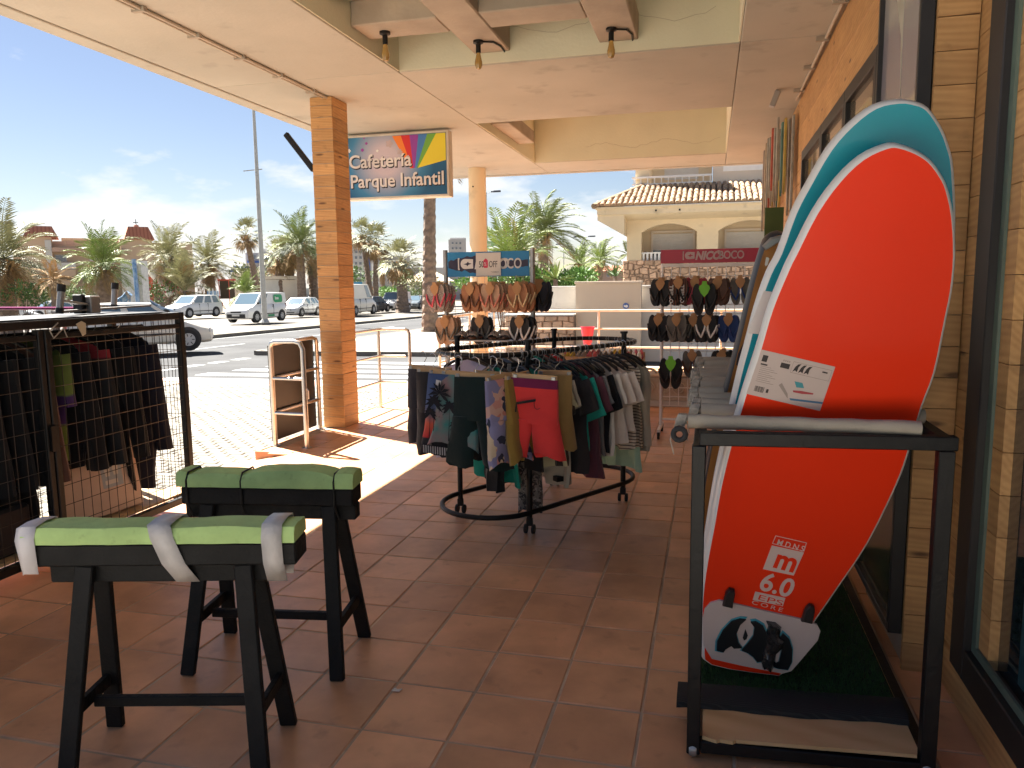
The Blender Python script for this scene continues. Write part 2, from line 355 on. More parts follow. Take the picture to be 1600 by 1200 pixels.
def grime(m, scale=1.1, lo=0.74, fine=9.0):
    """worn, dirty patches that run on from piece to piece"""
    t = m.node_tree; p = t.nodes['Principled BSDF']; src = p.inputs['Base Color'].links[0].from_socket
    g = t.nodes.new('ShaderNodeNewGeometry'); n1 = t.nodes.new('ShaderNodeTexNoise'); n1.inputs['Scale'].default_value = scale; n1.inputs['Detail'].default_value = 8; n1.inputs['Roughness'].default_value = 0.65
    n2 = t.nodes.new('ShaderNodeTexNoise'); n2.inputs['Scale'].default_value = fine; n2.inputs['Detail'].default_value = 6
    t.links.new(g.outputs['Position'], n1.inputs['Vector']); t.links.new(g.outputs['Position'], n2.inputs['Vector'])
    r1 = t.nodes.new('ShaderNodeMapRange'); r1.inputs['From Min'].default_value = 0.32; r1.inputs['From Max'].default_value = 0.6; r1.inputs['To Min'].default_value = lo; r1.inputs['To Max'].default_value = 1.04
    r2 = t.nodes.new('ShaderNodeMapRange'); r2.inputs['From Min'].default_value = 0.28; r2.inputs['From Max'].default_value = 0.40; r2.inputs['To Min'].default_value = 0.80; r2.inputs['To Max'].default_value = 1.0
    t.links.new(n1.outputs['Fac'], r1.inputs['Value']); t.links.new(n2.outputs['Fac'], r2.inputs['Value'])
    mu = t.nodes.new('ShaderNodeMath'); mu.operation = 'MULTIPLY'; t.links.new(r1.outputs[0], mu.inputs[0]); t.links.new(r2.outputs[0], mu.inputs[1])
    mx = t.nodes.new('ShaderNodeMixRGB'); mx.blend_type = 'MULTIPLY'; mx.inputs['Fac'].default_value = 1; t.links.new(src, mx.inputs['Color1']); t.links.new(mu.outputs[0], mx.inputs['Color2']); t.links.new(mx.outputs[0], p.inputs['Base Color'])
    rr = t.nodes.new('ShaderNodeMapRange'); rr.inputs['To Min'].default_value = p.inputs['Roughness'].default_value + 0.16; rr.inputs['To Max'].default_value = p.inputs['Roughness'].default_value - 0.06; t.links.new(n1.outputs['Fac'], rr.inputs['Value']); t.links.new(rr.outputs[0], p.inputs['Roughness'])
grime(TERRA, 1.3, 0.84); grime(PAVER, 0.5, 0.8, 4); grime(ASPHALT, 0.35, 0.75, 2.5); grime(PLASTER, 0.7, 0.93, 3); grime(BLACKW, 5, 0.6, 30); grime(GROUT, 2.0, 0.6, 20); grime(PINE_X, 2.2, 0.86, 12); grime(PINE_Y, 2.2, 0.86, 12); grime(FOAMG, 8, 0.9, 30); grime(GWHITE, 0.8, 0.9, 4); grime(CREAM, 0.6, 0.93, 3)
# ------------------------------------------------------------------ ground, roads, pavements
def sheet(name, xs, ys, dz, m, kind='structure', f=None):
    b = MB(); xs = sorted(set(xs)); ys = sorted(set(ys)); n = len(xs)
    vs = [(x, y, gz(x, y) + dz) for y in ys for x in xs]
    fs = [(j * n + i, j * n + i + 1, (j + 1) * n + i + 1, (j + 1) * n + i) for j in range(len(ys) - 1) for i in range(n - 1)]
    b.add(vs, fs); o = b.build(name, m); o['kind'] = kind; return o
def solid(name, xs, ys, dz, th, m):
    """raised sheet with edges following the ground"""
    b = MB(); x0, x1, y0, y1 = min(xs), max(xs), min(ys), max(ys)
    ys = sorted(set(list(ys) + ([6] if y0 < 6 < y1 else []))); xs = sorted(set(list(xs) + ([-4] if x0 < -4 < x1 else [])))
    n = len(xs); top = [(x, y, gz(x, y) + dz) for y in ys for x in xs]
    b.add(top, [(j * n + i, j * n + i + 1, (j + 1) * n + i + 1, (j + 1) * n + i) for j in range(len(ys) - 1) for i in range(n - 1)])
    def skirt(p):
        K = len(p); b.add([(x, y, gz(x, y) + dz) for x, y in p] + [(x, y, gz(x, y) + dz - th) for x, y in p], [(i, i + 1, K + i + 1, K + i) for i in range(K - 1)])
    skirt([(x, y0) for x in xs]); skirt([(x, y1) for x in xs]); skirt([(x0, y) for y in ys]); skirt([(x1, y) for y in ys])
    o = b.build(name, m); o['kind'] = 'structure'; return o
GX = [-900, -300, -100, -60, -40, -20, -4, 40, 300, 900]; GY = [-300, -40, 6, 20, 40, 80, 150, 400, 1500]
sheet('ground', GX, GY, -0.16, SAND)
RX0, RX1 = -20.3, -13.0
sheet('road', [RX0, RX1], [-60, 6, 200], -0.12, ASPHALT)
sheet('side_street', [RX1, -4, 4.5], [13.2, 20.2], -0.12, ASPHALT)
solid('pavement', [RX1, -4.145], [-30, 13.2], 0.0, 0.14, PAVER)
solid('pavement', [-4.14, 14.0], [-30, 0.395], 0.0, 0.14, mat('bounce_concrete', (0.52, 0.48, 0.41), 0.9, var=0.06, scale=0.5))  # unseen pale pavement added past the shortened roof to bounce light into the shade
solid('pavement', [RX1, -4.145, 2], [20.2, 60], 0.0, 0.14, PAVER)
solid('median_strip', [RX0 - 2.2, RX0], [-40, 160], 0.02, 0.16, SAND)
sheet('parking_road', [-41, RX0 - 2.2], [-40, 6, 160], -0.115, mat('dusty_asphalt', (0.12, 0.108, 0.092), 0.95, var=0.15, scale=0.4, detail=8))
k = solid('kerb', [RX0 - 0.01, RX0 + 0.14], [-40, 160], 0.035, 0.18, KERB)
solid('kerb', [RX1 - 0.14, RX1 + 0.01], [20.2, 60], 0.012, 0.15, KERB)
solid('kerb', [RX1 - 0.14, RX1 + 0.01], [-30, 13.2], 0.012, 0.15, KERB)
solid('kerb', [RX1, -4.15], [20.06, 20.2], 0.012, 0.15, KERB)
sheet('red_paving_band', [RX1 + 0.2, -4.2], [12.3, 13.15], 0.005, PAVERR)
sheet('red_paving_band', [RX1 + 0.2, -4.2], [20.5, 21.6], 0.005, PAVERR)
sheet('red_paving_band', [RX1 + 0.2, RX1 + 1.0], [21.6, 40], 0.005, PAVERR)
for k in range(5):
    y = 13.75 + k * 1.02
    sheet('zebra_stripe', [-11.4 + 0.25 * k, -5.2 + 0.3 * k], [y, y + 0.5], -0.115, ROADPAINT)
for k in range(9):
    sheet('lane_dash', [RX0 + 3.6, RX0 + 3.72], [22 + k * 7, 25 + k * 7], -0.115, ROADPAINT)
sheet('edge_line', [RX0 + 0.35, RX0 + 0.47], [-20, 6, 120], -0.115, ROADPAINT)
for k in range(6):
    sheet('give_way_dash', [-12.9 + k * 0.02, -12.6 + k * 0.02], [13.5 + k * 1.0, 14.1 + k * 1.0], -0.114, ROADPAINT)
# small paving stones near the terrace
b = MB(); hb = MB()
for j in range(0, 118):
    y = 3.2 + j * 0.105
    for i in range(36):
        x = -4.2 - i * 0.21 - (0.105 if j % 2 else 0) - 0.21
        if y > 12.2: continue
        h = 0.010 + rnd.random() * 0.004; z = gz(x, y); c = 0.012
        X0, X1, Y0, Y1 = x + 0.006, x + 0.204, y + 0.005, y + 0.100
        b.add([(X0, Y0, z), (X1, Y0, z), (X1, Y1, z), (X0, Y1, z), (X0 + c, Y0 + c, z + h), (X1 - c, Y0 + c, z + h), (X1 - c, Y1 - c, z + h), (X0 + c, Y1 - c, z + h)],
              [(4, 5, 6, 7), (0, 1, 5, 4), (1, 2, 6, 5), (2, 3, 7, 6), (3, 0, 4, 7)], 0 if rnd.random() < 0.8 else 1)
o = b.build('paving_stones', [PAVER, mat('paver_stone_pale', (0.30, 0.275, 0.23), 0.9)], clean=False); o['kind'] = 'stuff'

# ------------------------------------------------------------------ terrace floor with its tiles
ter = MB()
ter.box(-3.76, 1.6, 0.4, 6.34, -0.4, -0.0035); ter.box(-4.14, 1.6, 6.34, 14.45, -0.4, -0.0035)
ter = ter.build('terrace_floor', GROUT); ter['kind'] = 'structure'
rp = MB(); rp.add([(-3.765, 0.4, -0.003), (-3.765, 6.335, -0.003), (-4.5, 6.335, -0.15), (-4.5, 0.4, -0.15), (-3.765, 6.335, -0.3), (-4.5, 6.335, -0.3)], [(0, 1, 2, 3), (1, 4, 5, 2)])
rp = rp.build('ramp', TERRA); rp['kind'] = 'structure'
st = MB(); st.box(-4.165, -3.77, 6.325, 6.36, -0.2, 0.006); st.box(-4.165, -4.13, 6.36, 14.45, -0.2, 0.006); st = st.build('terrace_edge', TERRA, bevel=0.004); st['kind'] = 'structure'
TX, TY = 0.3165, 0.331
def chamf(w, d, h, c=0.004):
    b = MB(); x, y = w / 2, d / 2
    b.add([(-x, -y, -h), (x, -y, -h), (x, y, -h), (-x, y, -h), (-x, -y, -c), (x, -y, -c), (x, y, -c), (-x, y, -c), (-x + c, -y + c, 0), (x - c, -y + c, 0), (x - c, y - c, 0), (-x + c, y - c, 0)],
          [(8, 9, 10, 11), (4, 5, 9, 8), (5, 6, 10, 9), (6, 7, 11, 10), (7, 4, 8, 11), (0, 1, 5, 4), (1, 2, 6, 5), (2, 3, 7, 6), (3, 0, 4, 7)])
    return b
tb = chamf(TX - 0.009, TY - 0.009, 0.014)
cells = []
for i in range(-13, 5):
    for j in range(-9, 37):
        cx = -0.21 + (i + 0.5) * TX; cy = 2.314 + (j + 0.5) * TY
        if cy < 0.55 or cx < (-3.6 if cy < 6.34 else -3.98) or cx > 1.3 or cy > 14.3: continue
        v = Vector((cx, cy, -EYE)); dpt = CX.z * v.x + CY.z * v.y + CZ.z * v.z
        px = 800 + 1200 * (CX.x * v.x + CY.x * v.y + CZ.x * v.z) / max(dpt, 0.01); py = 600 + 1200 * (CX.y * v.x + CY.y * v.y + CZ.y * v.z) / max(dpt, 0.01)
        vis = dpt > 0.3 and -150 < px < 1600 and py < 1350 and cx < 0.95
        cells.append((0 if vis else 1, dpt, cx, cy))
cells.sort()
me = None; rest = MB()
for q, (nv, dpt, cx, cy) in enumerate(cells):
    if q < 300:
        jit = (rnd.uniform(-0.0015, 0.0015), rnd.uniform(-0.0015, 0.0015), rnd.uniform(-0.0012, 0.0008))
        if me is None: me = tb.build('tile', TERRA, ter, loc=(cx, cy, 0)); tile0 = me
        else: share('tile', tile0, ter, (cx + jit[0], cy + jit[1], jit[2]))
    else:
        rest.add([(x + cx, y + cy, z) for x, y, z in tb.v], tb.f)
o = rest.build('far_tiles', TERRA, ter, clean=False); o['kind'] = 'stuff'
cr_ = MB(); P = onz(612, 1080, 0.004); cr_.slab([(0, 0), (.03, .004), (.035, .02), (.018, .014), (.004, .022)], 0.004, Matrix.Translation(P)); tag(cr_.build('paper_scrap', LABELW), 'tiny crumpled white paper scrap lying on the terracotta tiles', 'litter')

# ------------------------------------------------------------------ roof with coffers
ZC = 3.52
roof = MB()
roof.box(-4.98, 2.2, 2.0, 14.0, 4.34, 4.6)
roof = roof.build('roof_slab', PLASTER); roof['kind'] = 'structure'
def rbox(name, m, *a, bevel=0.006): o = MB().box(*a).build(name, m, roof, bevel=bevel); return o
g = 0.004
rbox('ceiling_panel', PLASTER, -4.80, -2.86, 2.1, 6.96, ZC, 4.34); rbox('ceiling_panel', PLASTER, -4.80, -2.86, 6.968, 13.86, ZC, 4.34)
rbox('edge_moulding', PLASTER, -4.98, -4.806, 2.0, 14.0, ZC - 0.012, 4.34); rbox('edge_moulding', PLASTER, -4.80, 2.2, 13.866, 14.0, ZC - 0.012, 4.34)
rbox('ceiling_panel', PLASTER, -2.86 + g, 0.2 - g, 2.1, 4.0, ZC, 4.34)
rbox('ceiling_beam', PLASTER, -2.855, 0.2, 7.0, 9.42, ZC, 4.34)
rbox('ceiling_panel', PLASTER, -2.855, 0.2, 12.75, 13.86, ZC, 4.34)
rbox('ceiling_panel', PLASTER, 0.205, 2.2, 2.1, 6.96, ZC, 4.34); rbox('ceiling_panel', PLASTER, 0.205, 2.2, 6.968, 13.86, ZC, 4.34)
# coffer linings, a little proud of the slab edges
for y0, y1 in ((4.0, 7.0), (9.42, 12.75)):
    t = 0.012
    rbox('coffer_lining', COFFER, -2.86, -2.86 + t, y0 + t, y1 - t, ZC + 0.012, 4.33, bevel=0); rbox('coffer_lining', COFFER, 0.2 - t, 0.2, y0 + t, y1 - t, ZC + 0.012, 4.33, bevel=0)
    rbox('coffer_lining', COFFER, -2.855, 0.195, y1 - t, y1, ZC + 0.012, 4.33, bevel=0); rbox('coffer_lining', COFFER, -2.855, 0.195, y0, y0 + t, ZC + 0.012, 4.33, bevel=0)
# lattice of painted beams in the near coffer
zb = ZC + 0.10
xa = ony(765, 92, 6.9).x; xb = ony(965, 72, 6.9).x
lat = thing('lattice_beams', 'grey brown beams crossing inside the nearest ceiling recess', 'ceiling beams', (0, 0, 0))
for x in (xa, xb): MB().box(x - 0.17, x + 0.17, 4.02, 6.985, zb, zb + 0.22).build('beam', BEAMP, lat, bevel=0.01)
yl = onz(700, 40, zb).y
for q, (x0, x1) in enumerate(((-2.845, xa - 0.172), (xa + 0.172, xb - 0.172), (xb + 0.172, 0.185))):
    if q == 2: continue
    MB().box(x0, x1, yl - 0.2, yl + 0.16, zb + 0.002, zb + 0.20).build('beam', BEAMP, lat, bevel=0.01)
stub = MB().box(-2.845, -2.60, 10.1, 11.6, zb + 0.02, zb + 0.2).build('beam_stub', BEAMP, None, bevel=0.01); tag(stub, 'short grey brown beam stub in the farther ceiling recess', 'ceiling beam')
# white drape hanging in the recess
dr = MB(); rows = []
for i in range(13):
    t = i / 12; y = 4.1 + 2.4 * t
    rows.append([Vector((-2.80 + 0.9 * s / 8 * (1), y, 4.22 - 0.42 * math.sin(math.pi * min(1, t)) ** 0.7 - 0.10 * math.sin(math.pi * s / 8) - 0.1 * (s == 0))) for s in range(9)])
dr.loft(rows, 0, closed=False); o = dr.build('drape', mat('white_canvas', (0.66, 0.63, 0.52), 0.95), None, smooth=True); tag(o, 'pale canvas drape sagging inside the nearest ceiling recess', 'canvas')
o.modifiers.new('thick', 'SOLIDIFY').thickness = 0.004
# hanging bulbs
BULB = mat('amber_glass', (0.55, 0.36, 0.12), 0.08, trans=0.55, spec=0.6)
def bulb(P, label):
    t = thing('light_bulb', label, 'light bulb', P, group='bulbs hanging from the ceiling beams')
    b = MB(); b.lathe([(0.001, 0.0), (0.045, 0), (0.045, -0.02), (0.022, -0.03), (0.022, -0.10), (0.001, -0.10)], 12); b.build('socket', BLACK, t, smooth=True)
    b = MB(); b.lathe([(0.001, -0.101), (0.018, -0.102), (0.022, -0.13), (0.033, -0.175), (0.033, -0.20), (0.022, -0.23), (0.001, -0.238)], 12); b.build('glass', BULB, t, smooth=True)
p = onz(591, 42, zb); bulb((p.x, yl, zb + 0.001), 'filament bulb hanging from the cross beam, left of the other two')
p = onz(770, 80, zb); bulb((xa - 0.02, 6.62, zb - 0.001), 'filament bulb on the end of the middle ceiling beam')
p = onz(968, 62, zb); bulb((xb - 0.02, 6.62, zb - 0.001), 'filament bulb on the end of the ceiling beam nearest the shop')
for x, nm in ((xa, 0), (xb, 1)):
    c = MB(); c.tube([(x + 0.02, 6.62, zb - 0.012), (x + 0.10, 6.66, zb - 0.01), (x + 0.13, 6.8, zb - 0.008), (x + 0.12, 6.97, zb - 0.005)], 0.008, 6)
    tag(c.build('cable', BLACK), 'short black cable beside the bulb on the ' + ('middle ceiling beam' if nm == 0 else 'ceiling beam nearest the shop'), 'cable')
# conduits with clips
def conduit(a, b2, label, n, r=0.014):
    t = thing('conduit', label, 'conduit', (0, 0, 0)); m = mat('conduit_plastic', (0.42, 0.36, 0.28), 0.5)
    MB().tube([a, b2], r, 8).build('pipe', m, t, smooth=True)
    if n > 8: MB().tube([Vector(a) + Vector((-0.045, 0, 0)), Vector(b2) + Vector((-0.045, 0, 0))], r * 0.7, 8).build('pipe', m, t, smooth=True)
    for i in range(n):
        p = Vector(a).lerp(Vector(b2), (i + 0.5) / n); MB().box(p.x - 0.075, p.x + 0.03, p.y - 0.018, p.y + 0.018, p.z - 0.02, ZC - 0.001).build('clip', BEAMP, t)
conduit((-3.92, 2.15, ZC - 0.016), (-3.92, 7.62, ZC - 0.016), 'twin grey conduit clipped along the ceiling to the wooden column', 9)
conduit((0.87, 2.15, ZC - 0.018), (0.87, 9.2, ZC - 0.018), 'thin conduit clipped along the ceiling above the shop boards', 8)
MB().box(-3.97, -3.87, 7.62, 7.70, ZC - 0.05, ZC - 0.002).build('junction_box', GREYM, bpy.data.objects['conduit'])

# ------------------------------------------------------------------ wooden column clad in boards
cx0, cx1, cy0, cy1 = -4.115, -3.865, 7.60, 7.955
colm = thing('wooden_column', 'square terrace column clad in knotty pine boards', 'column', ((cx0 + cx1) / 2, (cy0 + cy1) / 2, 0))
MB().box(-0.1205, 0.1205, -0.173, 0.173, 0, 3.515).build('core', BEAMP, colm)
z = 0.004; k = 0
bx_, by_ = (cx1 - cx0) / 2, (cy1 - cy0) / 2
bfront = None
while z < 3.5:
    h = min(0.118, 3.516 - z)
    for face in range(4):
        dz = rnd.uniform(-0.0015, 0.0015); pr = rnd.uniform(-0.002, 0.002)
        zoff = 0.05 if face % 2 else 0
        b = MB()
        if face == 0: b.box(-bx_ + 0.001, bx_ - 0.001, -by_ + pr, -by_ + 0.017, z + 0.003, z + h - 0.003)
        if face == 1: b.box(bx_ - 0.017, bx_ + pr, -by_ + 0.018, by_ - 0.018, z + 0.003, z + h - 0.003)
        if face == 2: b.box(-bx_ + 0.001, bx_ - 0.001, by_ - 0.017, by_ + pr, z + 0.003, z + h - 0.003)
        if face == 3: b.box(-bx_ + pr, -bx_ + 0.017, -by_ + 0.018, by_ - 0.018, z + 0.003, z + h - 0.003)
        o = b.build('board', PINE_X if face % 2 == 0 else PINE_Y, colm, clean=False)
    z += h; k += 1
b = MB(); p = ony(470, 240, 7.98); q = ony(446, 209, 7.98)
b.beam((p.x + 0.15, 7.985, p.z - 0.19), (q.x, 7.985, q.z), 0.05, 0.06); tag(b.build('flag_pole', BLACK, bevel=0.008), 'stub of a black pole sticking out behind the wooden column', 'pole')
# round column and cafeteria sign
rc = MB(); rc.lathe([(0.150, -0.2), (0.150, ZC - 0.002)], 24, T=Matrix.Translation((-4.08 + 0.17, 12.95, 0)))
tag(rc.build('round_column', CREAM, smooth=True), 'slim round cream column behind the cafeteria sign', 'column')
for zz, a in ((3.2, -1.5), (2.0, -1.3)):
    h = MB(); h.lathe([(0.001, 0.0), (0.014, 0.0), (0.014, 0.01), (0.001, 0.01)], 8, T=Matrix.Translation((-3.91 - 0.03, 12.95 - 0.150, zz)) @ Matrix.Rotation(R(90), 4, 'X')); h.build('fixing_hole', BLACK, bpy.data.objects['round_column'])

SY = 9.5; s0 = ony(543, 210, SY); s1 = ony(697, 303, SY)
sx0, sx1 = -4.66, -3.27; sz0, sz1 = 2.70, 3.46
sg = thing('cafeteria_sign', 'blue cafeteria light box sign hanging under the roof edge', 'sign', (sx0, SY, sz0))
W, Hh = sx1 - sx0, sz1 - sz0
MB().box(-0.02, W + 0.03, 0.004, 0.16, -0.03, Hh + 0.03).build('box', mat('sign_box', (0.62, 0.57, 0.48), 0.6), sg, bevel=0.008)
def sky_print():
    m, t, p_ = base_nodes('sign_print'); p_.inputs['Roughness'].default_value = 0.35
    c = t.nodes.new('ShaderNodeTexCoord'); g_ = t.nodes.new('ShaderNodeTexGradient'); g_.gradient_type = 'SPHERICAL'
    mp_ = t.nodes.new('ShaderNodeMapping'); mp_.inputs['Location'].default_value = (-0.56 * 1.5, 0, -0.45 * 1.5); mp_.inputs['Scale'].default_value = (1.5, 1.5, 1.5)
    t.links.new(c.outputs['Object'], mp_.inputs['Vector']); t.links.new(mp_.outputs[0], g_.inputs['Vector'])
    r = t.nodes.new('ShaderNodeValToRGB'); e = r.color_ramp.elements; e[0].color = (0.012, 0.10, 0.22, 1); e[1].color = (0.60, 0.50, 0.55, 1); e[1].position = 0.75
    e.new(0.25).color = (0.05, 0.22, 0.40, 1)
    t.links.new(g_.outputs['Fac'], r.inputs['Fac']); t.links.new(r.outputs['Color'], p_.inputs['Base Color']); return m
MB().box(0, W, 0, 0.003, 0, Hh).build('printed_panel', sky_print(), sg)
T0 = frame((0, 0, 0), (1, 0, 0), (0, 0, 1))     # x right, y up, facing -Y
def flat(name, pts, m, parent, depth, T): b = MB(); b.slab(pts, 0.001, T @ Matrix.Translation((0, 0, depth))); return b.build(name, m, parent)
rb = [(0.85, 0.22, 0.03), (0.65, 0.03, 0.03), (0.28, 0.05, 0.33), (0.06, 0.2, 0.5), (0.16, 0.40, 0.06), (0.75, 0.62, 0.04)]
xs_ = [0.66, 0.78, 0.90, 1.02, 1.14, 1.26, W - 0.005]
for q in range(6):
    x0, x1 = xs_[q], xs_[q + 1]; f = 0.0
    top = Hh - 0.006
    lo0 = (0.95 + (x0 - 0.95) * 0.18, 0.34); lo1 = (0.95 + (x1 - 0.95) * 0.18, 0.34)
    pts = [lo0, lo1, (x1, top), (x0, top)]
    if q == 5: pts = [lo0, (W - 0.006, 0.42), (W - 0.006, top), (x0, top)]
    flat('rainbow_band', pts, mat('rainbow_print', rb[q], 0.4, var=0.02), sg, 0.0012 + 0.0002 * q, T0)
FLW = mat('flower_print', (0.55, 0.42, 0.42), 0.5); FLP = mat('purple_print', (0.35, 0.06, 0.35), 0.5)
for (x, y, r, m) in ((0.62, 0.66, 0.055, FLW), (0.76, 0.55, 0.04, FLW), (0.87, 0.48, 0.03, FLW), (0.30, 0.68, 0.02, FLP), (0.24, 0.60, 0.025, FLP), (0.27, 0.75, 0.015, FLP), (0.05, 0.6, 0.03, WHITEP), (0.45, 0.58, 0.02, WHITEP)):
    pts = []
    for k in range(20):
        a = 2 * math.pi * k / 20; rr = r * (0.62 + 0.38 * abs(math.cos(2.5 * a))); pts.append((x + rr * math.cos(a), y + rr * math.sin(a) * 0.95))
    pts = [(a, min(c, Hh - 0.004)) for a, c in pts]; flat('flower', pts, m, sg, 0.003, T0)
SHW = mat('sign_shadow_print', (0.01, 0.012, 0.02), 0.5); SWH = mat('sign_letter_print', (0.72, 0.66, 0.62), 0.5)
for (s, x, y, sz) in (('Cafetería', 0.04, 0.375, 0.235), ('Parque Infantil', 0.05, 0.125, 0.235)):
    for m, d, ox, oz, bo in ((SHW, 0.0034, 0.010, -0.012, 0.028), (SWH, 0.0055, 0, 0, 0.016)):
        wv_ = 0.88 if s[0] == 'C' else 1.30
        tp = textpart('lettering', s, sz, m, sg, Matrix.Identity(4), bold=bo)
        w0 = max(v.co.x for v in tp.data.vertices); tp.data.transform(T0 @ Matrix.Translation((x + ox, y + oz, d)) @ Matrix.Diagonal((wv_ / w0, 1, 1, 1)))

# ------------------------------------------------------------------ stainless railings
def railing(name, label, pts, posts, hs, r=0.021, m=STEEL, zf=0.0, top=1.0):
    t = thing(name, label, 'railing', (pts[0][0], pts[0][1], zf)); o0 = Vector((pts[0][0], pts[0][1], zf))
    for h in hs:
        q = [Vector((x, y, zf + h)) - o0 for x, y in pts]
        MB().tube(q, r if h == hs[-1] else r * 0.8, 10).build('rail', m, t, smooth=True)
    for x, y in posts:
        MB().tube([Vector((x, y, zf)) - o0, Vector((x, y, zf + hs[-1])) - o0], r, 10).build('post', m, t, smooth=True)
        MB().lathe([(0.001, 0.0), (0.05, 0.0), (0.05, 0.008), (0.001, 0.010)], 12, T=Matrix.Translation(Vector((x, y, zf)) - o0)).build('base_flange', m, t, smooth=True)
    return t
railing('steel_railing', 'stainless steel railing turning a corner just behind the wooden column',
        [(-4.07, 8.05), (-4.07, 8.98), (-4.05, 9.03), (-4.0, 9.05), (-3.72, 9.05)], [(-4.07, 9.02), (-4.07, 8.1)], [0.33, 0.66, 1.0])
o = [x for x in bpy.data.objects if x.name.startswith('steel_railing')][0]
b = MB(); b.tube([(0.35, 1.0, 1.0), (0.39, 1.0, 0.985), (0.405, 1.0, 0.95), (0.405, 1.0, 0)], 0.021, 10); b.build('post', STEEL, o, smooth=True)
# folded handrail gate with black panels at the ramp
hr = thing('handrail_gate', 'stainless steel handrail with black panels beside the ramp', 'handrail', (-4.11, 6.6, 0))
MB().tube([(0, 0, 0), (0, 0, 0.97), (0.012, 0, 1.01), (0.05, 0, 1.025), (0.27, -0.02, 1.03), (0.335, -0.03, 1.015), (0.36, -0.03, 0.96), (0.36, -0.03, 0)], 0.024, 10).build('front_frame', STEEL, hr, smooth=True)
for h in (0.33, 0.67): MB().tube([(0.0, 0, h), (0.36, -0.03, h)], 0.018, 10).build('rail', STEEL, hr, smooth=True)
MB().tube([(0, 0.012, 1.0), (0.0, 0.80, 1.01), (0.0, 0.88, 0.99), (0, 0.90, 0.95), (0, 0.90, 0)], 0.022, 10).build('rear_frame', STEEL, hr, smooth=True)
for h in (0.33, 0.67): MB().tube([(0.0, 0, h), (0.0, 0.9, h)], 0.018, 10).build('rail', STEEL, hr, smooth=True)
BPAN = mat('black_panel', (0.02, 0.018, 0.017), 0.35)
MB().box(-0.05, -0.028, 0.02, 0.88, 0.04, 0.99).build('panel', BPAN, hr, bevel=0.003)
MB().tube([(0.385, -0.03, 0.58), (0.40, -0.03, 0.56), (0.40, -0.03, 0.48)], 0.008, 6).build('latch', STEEL, hr)
for (x, y) in ((0, 0), (0.36, -0.03), (0, 0.9)): MB().lathe([(0.001, 0.0), (0.05, 0.0), (0.05, 0.008), (0.001, 0.010)], 12, T=Matrix.Translation((x, y, 0))).build('base_flange', STEEL, hr, smooth=True)
RAILW = mat('white_rail_paint', (0.70, 0.62, 0.54), 0.45)
railing('white_railing', 'long white tube railing along the far end of the terrace', [(-4.02, 11.15), (-4.02, 14.3), (0.9, 14.3)], [(-4.02, 11.15), (-4.02, 12.7), (-4.02, 14.27), (-2.0, 14.3), (0.2, 14.3)], [0.36, 0.70, 1.04], 0.022, RAILW)

# ------------------------------------------------------------------ shop wall
wall = thing('shop_wall', 'wood clad shop front with dark framed windows', 'shop front', (0.91, 0, 0))
def wbox(name, m, *a, bevel=0.0, parent=wall): return MB().box(*a).build(name, m, parent, bevel=bevel)
# local x = 0 is the wall face
wbox('masonry', BEAMP, 0.05, 0.4, 3.2, 13.9, 0, 3.515)
yy = 4.02
for (y0, y1) in ((4.005, 6.5), (6.506, 9.0), (9.006, 11.5), (11.506, 13.9)):
    wbox('fascia_board', PINE_Y, 0.0, 0.045, y0, y1, 2.88, 3.195, bevel=0.002); wbox('fascia_board', PINE_Y, 0.002, 0.045, y0 + 0.3, min(13.9, y1 + 0.294), 3.2, 3.512, bevel=0.002)
wbox('fascia_board', PINE_Y, 0.002, 0.045, 4.005, 4.30, 3.2, 3.512, bevel=0.002)
# far window strip
WF = mat('dark_window_frame', (0.018, 0.015, 0.014), 0.5)
ed = [4.02, 4.95, 6.05, 7.25, 8.72]
for q in range(4):
    f = MB(); y0, y1 = ed[q], ed[q + 1] - 0.006
    f.box(0.0 - 0.02, 0.04, y0, y1, 2.78, 2.876); f.box(-0.02, 0.04, y0, y1, 0.5, 0.58); f.box(-0.021, 0.039, y0, y0 + 0.07, 0.58, 2.78); f.box(-0.021, 0.039, y1 - 0.07, y1, 0.58, 2.78)
    f = f.build('window', WF, wall, bevel=0.003)
    wbox('pane', glass_mat('shop_glass', (0.17, 0.14, 0.10), 0.06), 0.012, 0.022, y0 + 0.07, y1 - 0.07, 0.58, 2.78, parent=f)
    s = MB(); s.slab([(y0 + 0.35, 1.9), (y0 + 0.47, 2.25), (y0 + 0.41, 2.27), (y0 + 0.4, 2.62), (y0 + 0.36, 2.27), (y0 + 0.28, 2.25)], 0.002, Matrix(((0, 0, -1, 0.0105), (1, 0, 0, 0), (0, 1, 0, 0), (0, 0, 0, 1)))); s.build('sticker', mat('yellow_sticker', (0.62, 0.45, 0.08), 0.6), f)
z = 0.0
while z < 0.49:
    wbox('board', PINE_Y, 0.0, 0.045, 4.02, 8.71, z + 0.002, z + 0.118, bevel=0.002); z += 0.12
z = 0.0
while z < 2.87:
    wbox('board', PINE_Y, 0.0, 0.045, 8.73, 13.9, z + 0.002, min(z + 0.142, 2.877), bevel=0.002); z += 0.144
# pilaster: boards facing the camera, framed poster on its street side
z = 0.0
while z < 3.51:
    h = 0.118
    o = wbox('board', PINE_X, -0.14, -0.004, 3.185 + rnd.uniform(-.002, .002), 3.21, z + 0.0015, min(z + h, 3.515) - 0.0015); z += h
wbox('pilaster_core', BEAMP, -0.125, 0.04, 3.212, 4.0, 0, 3.515)
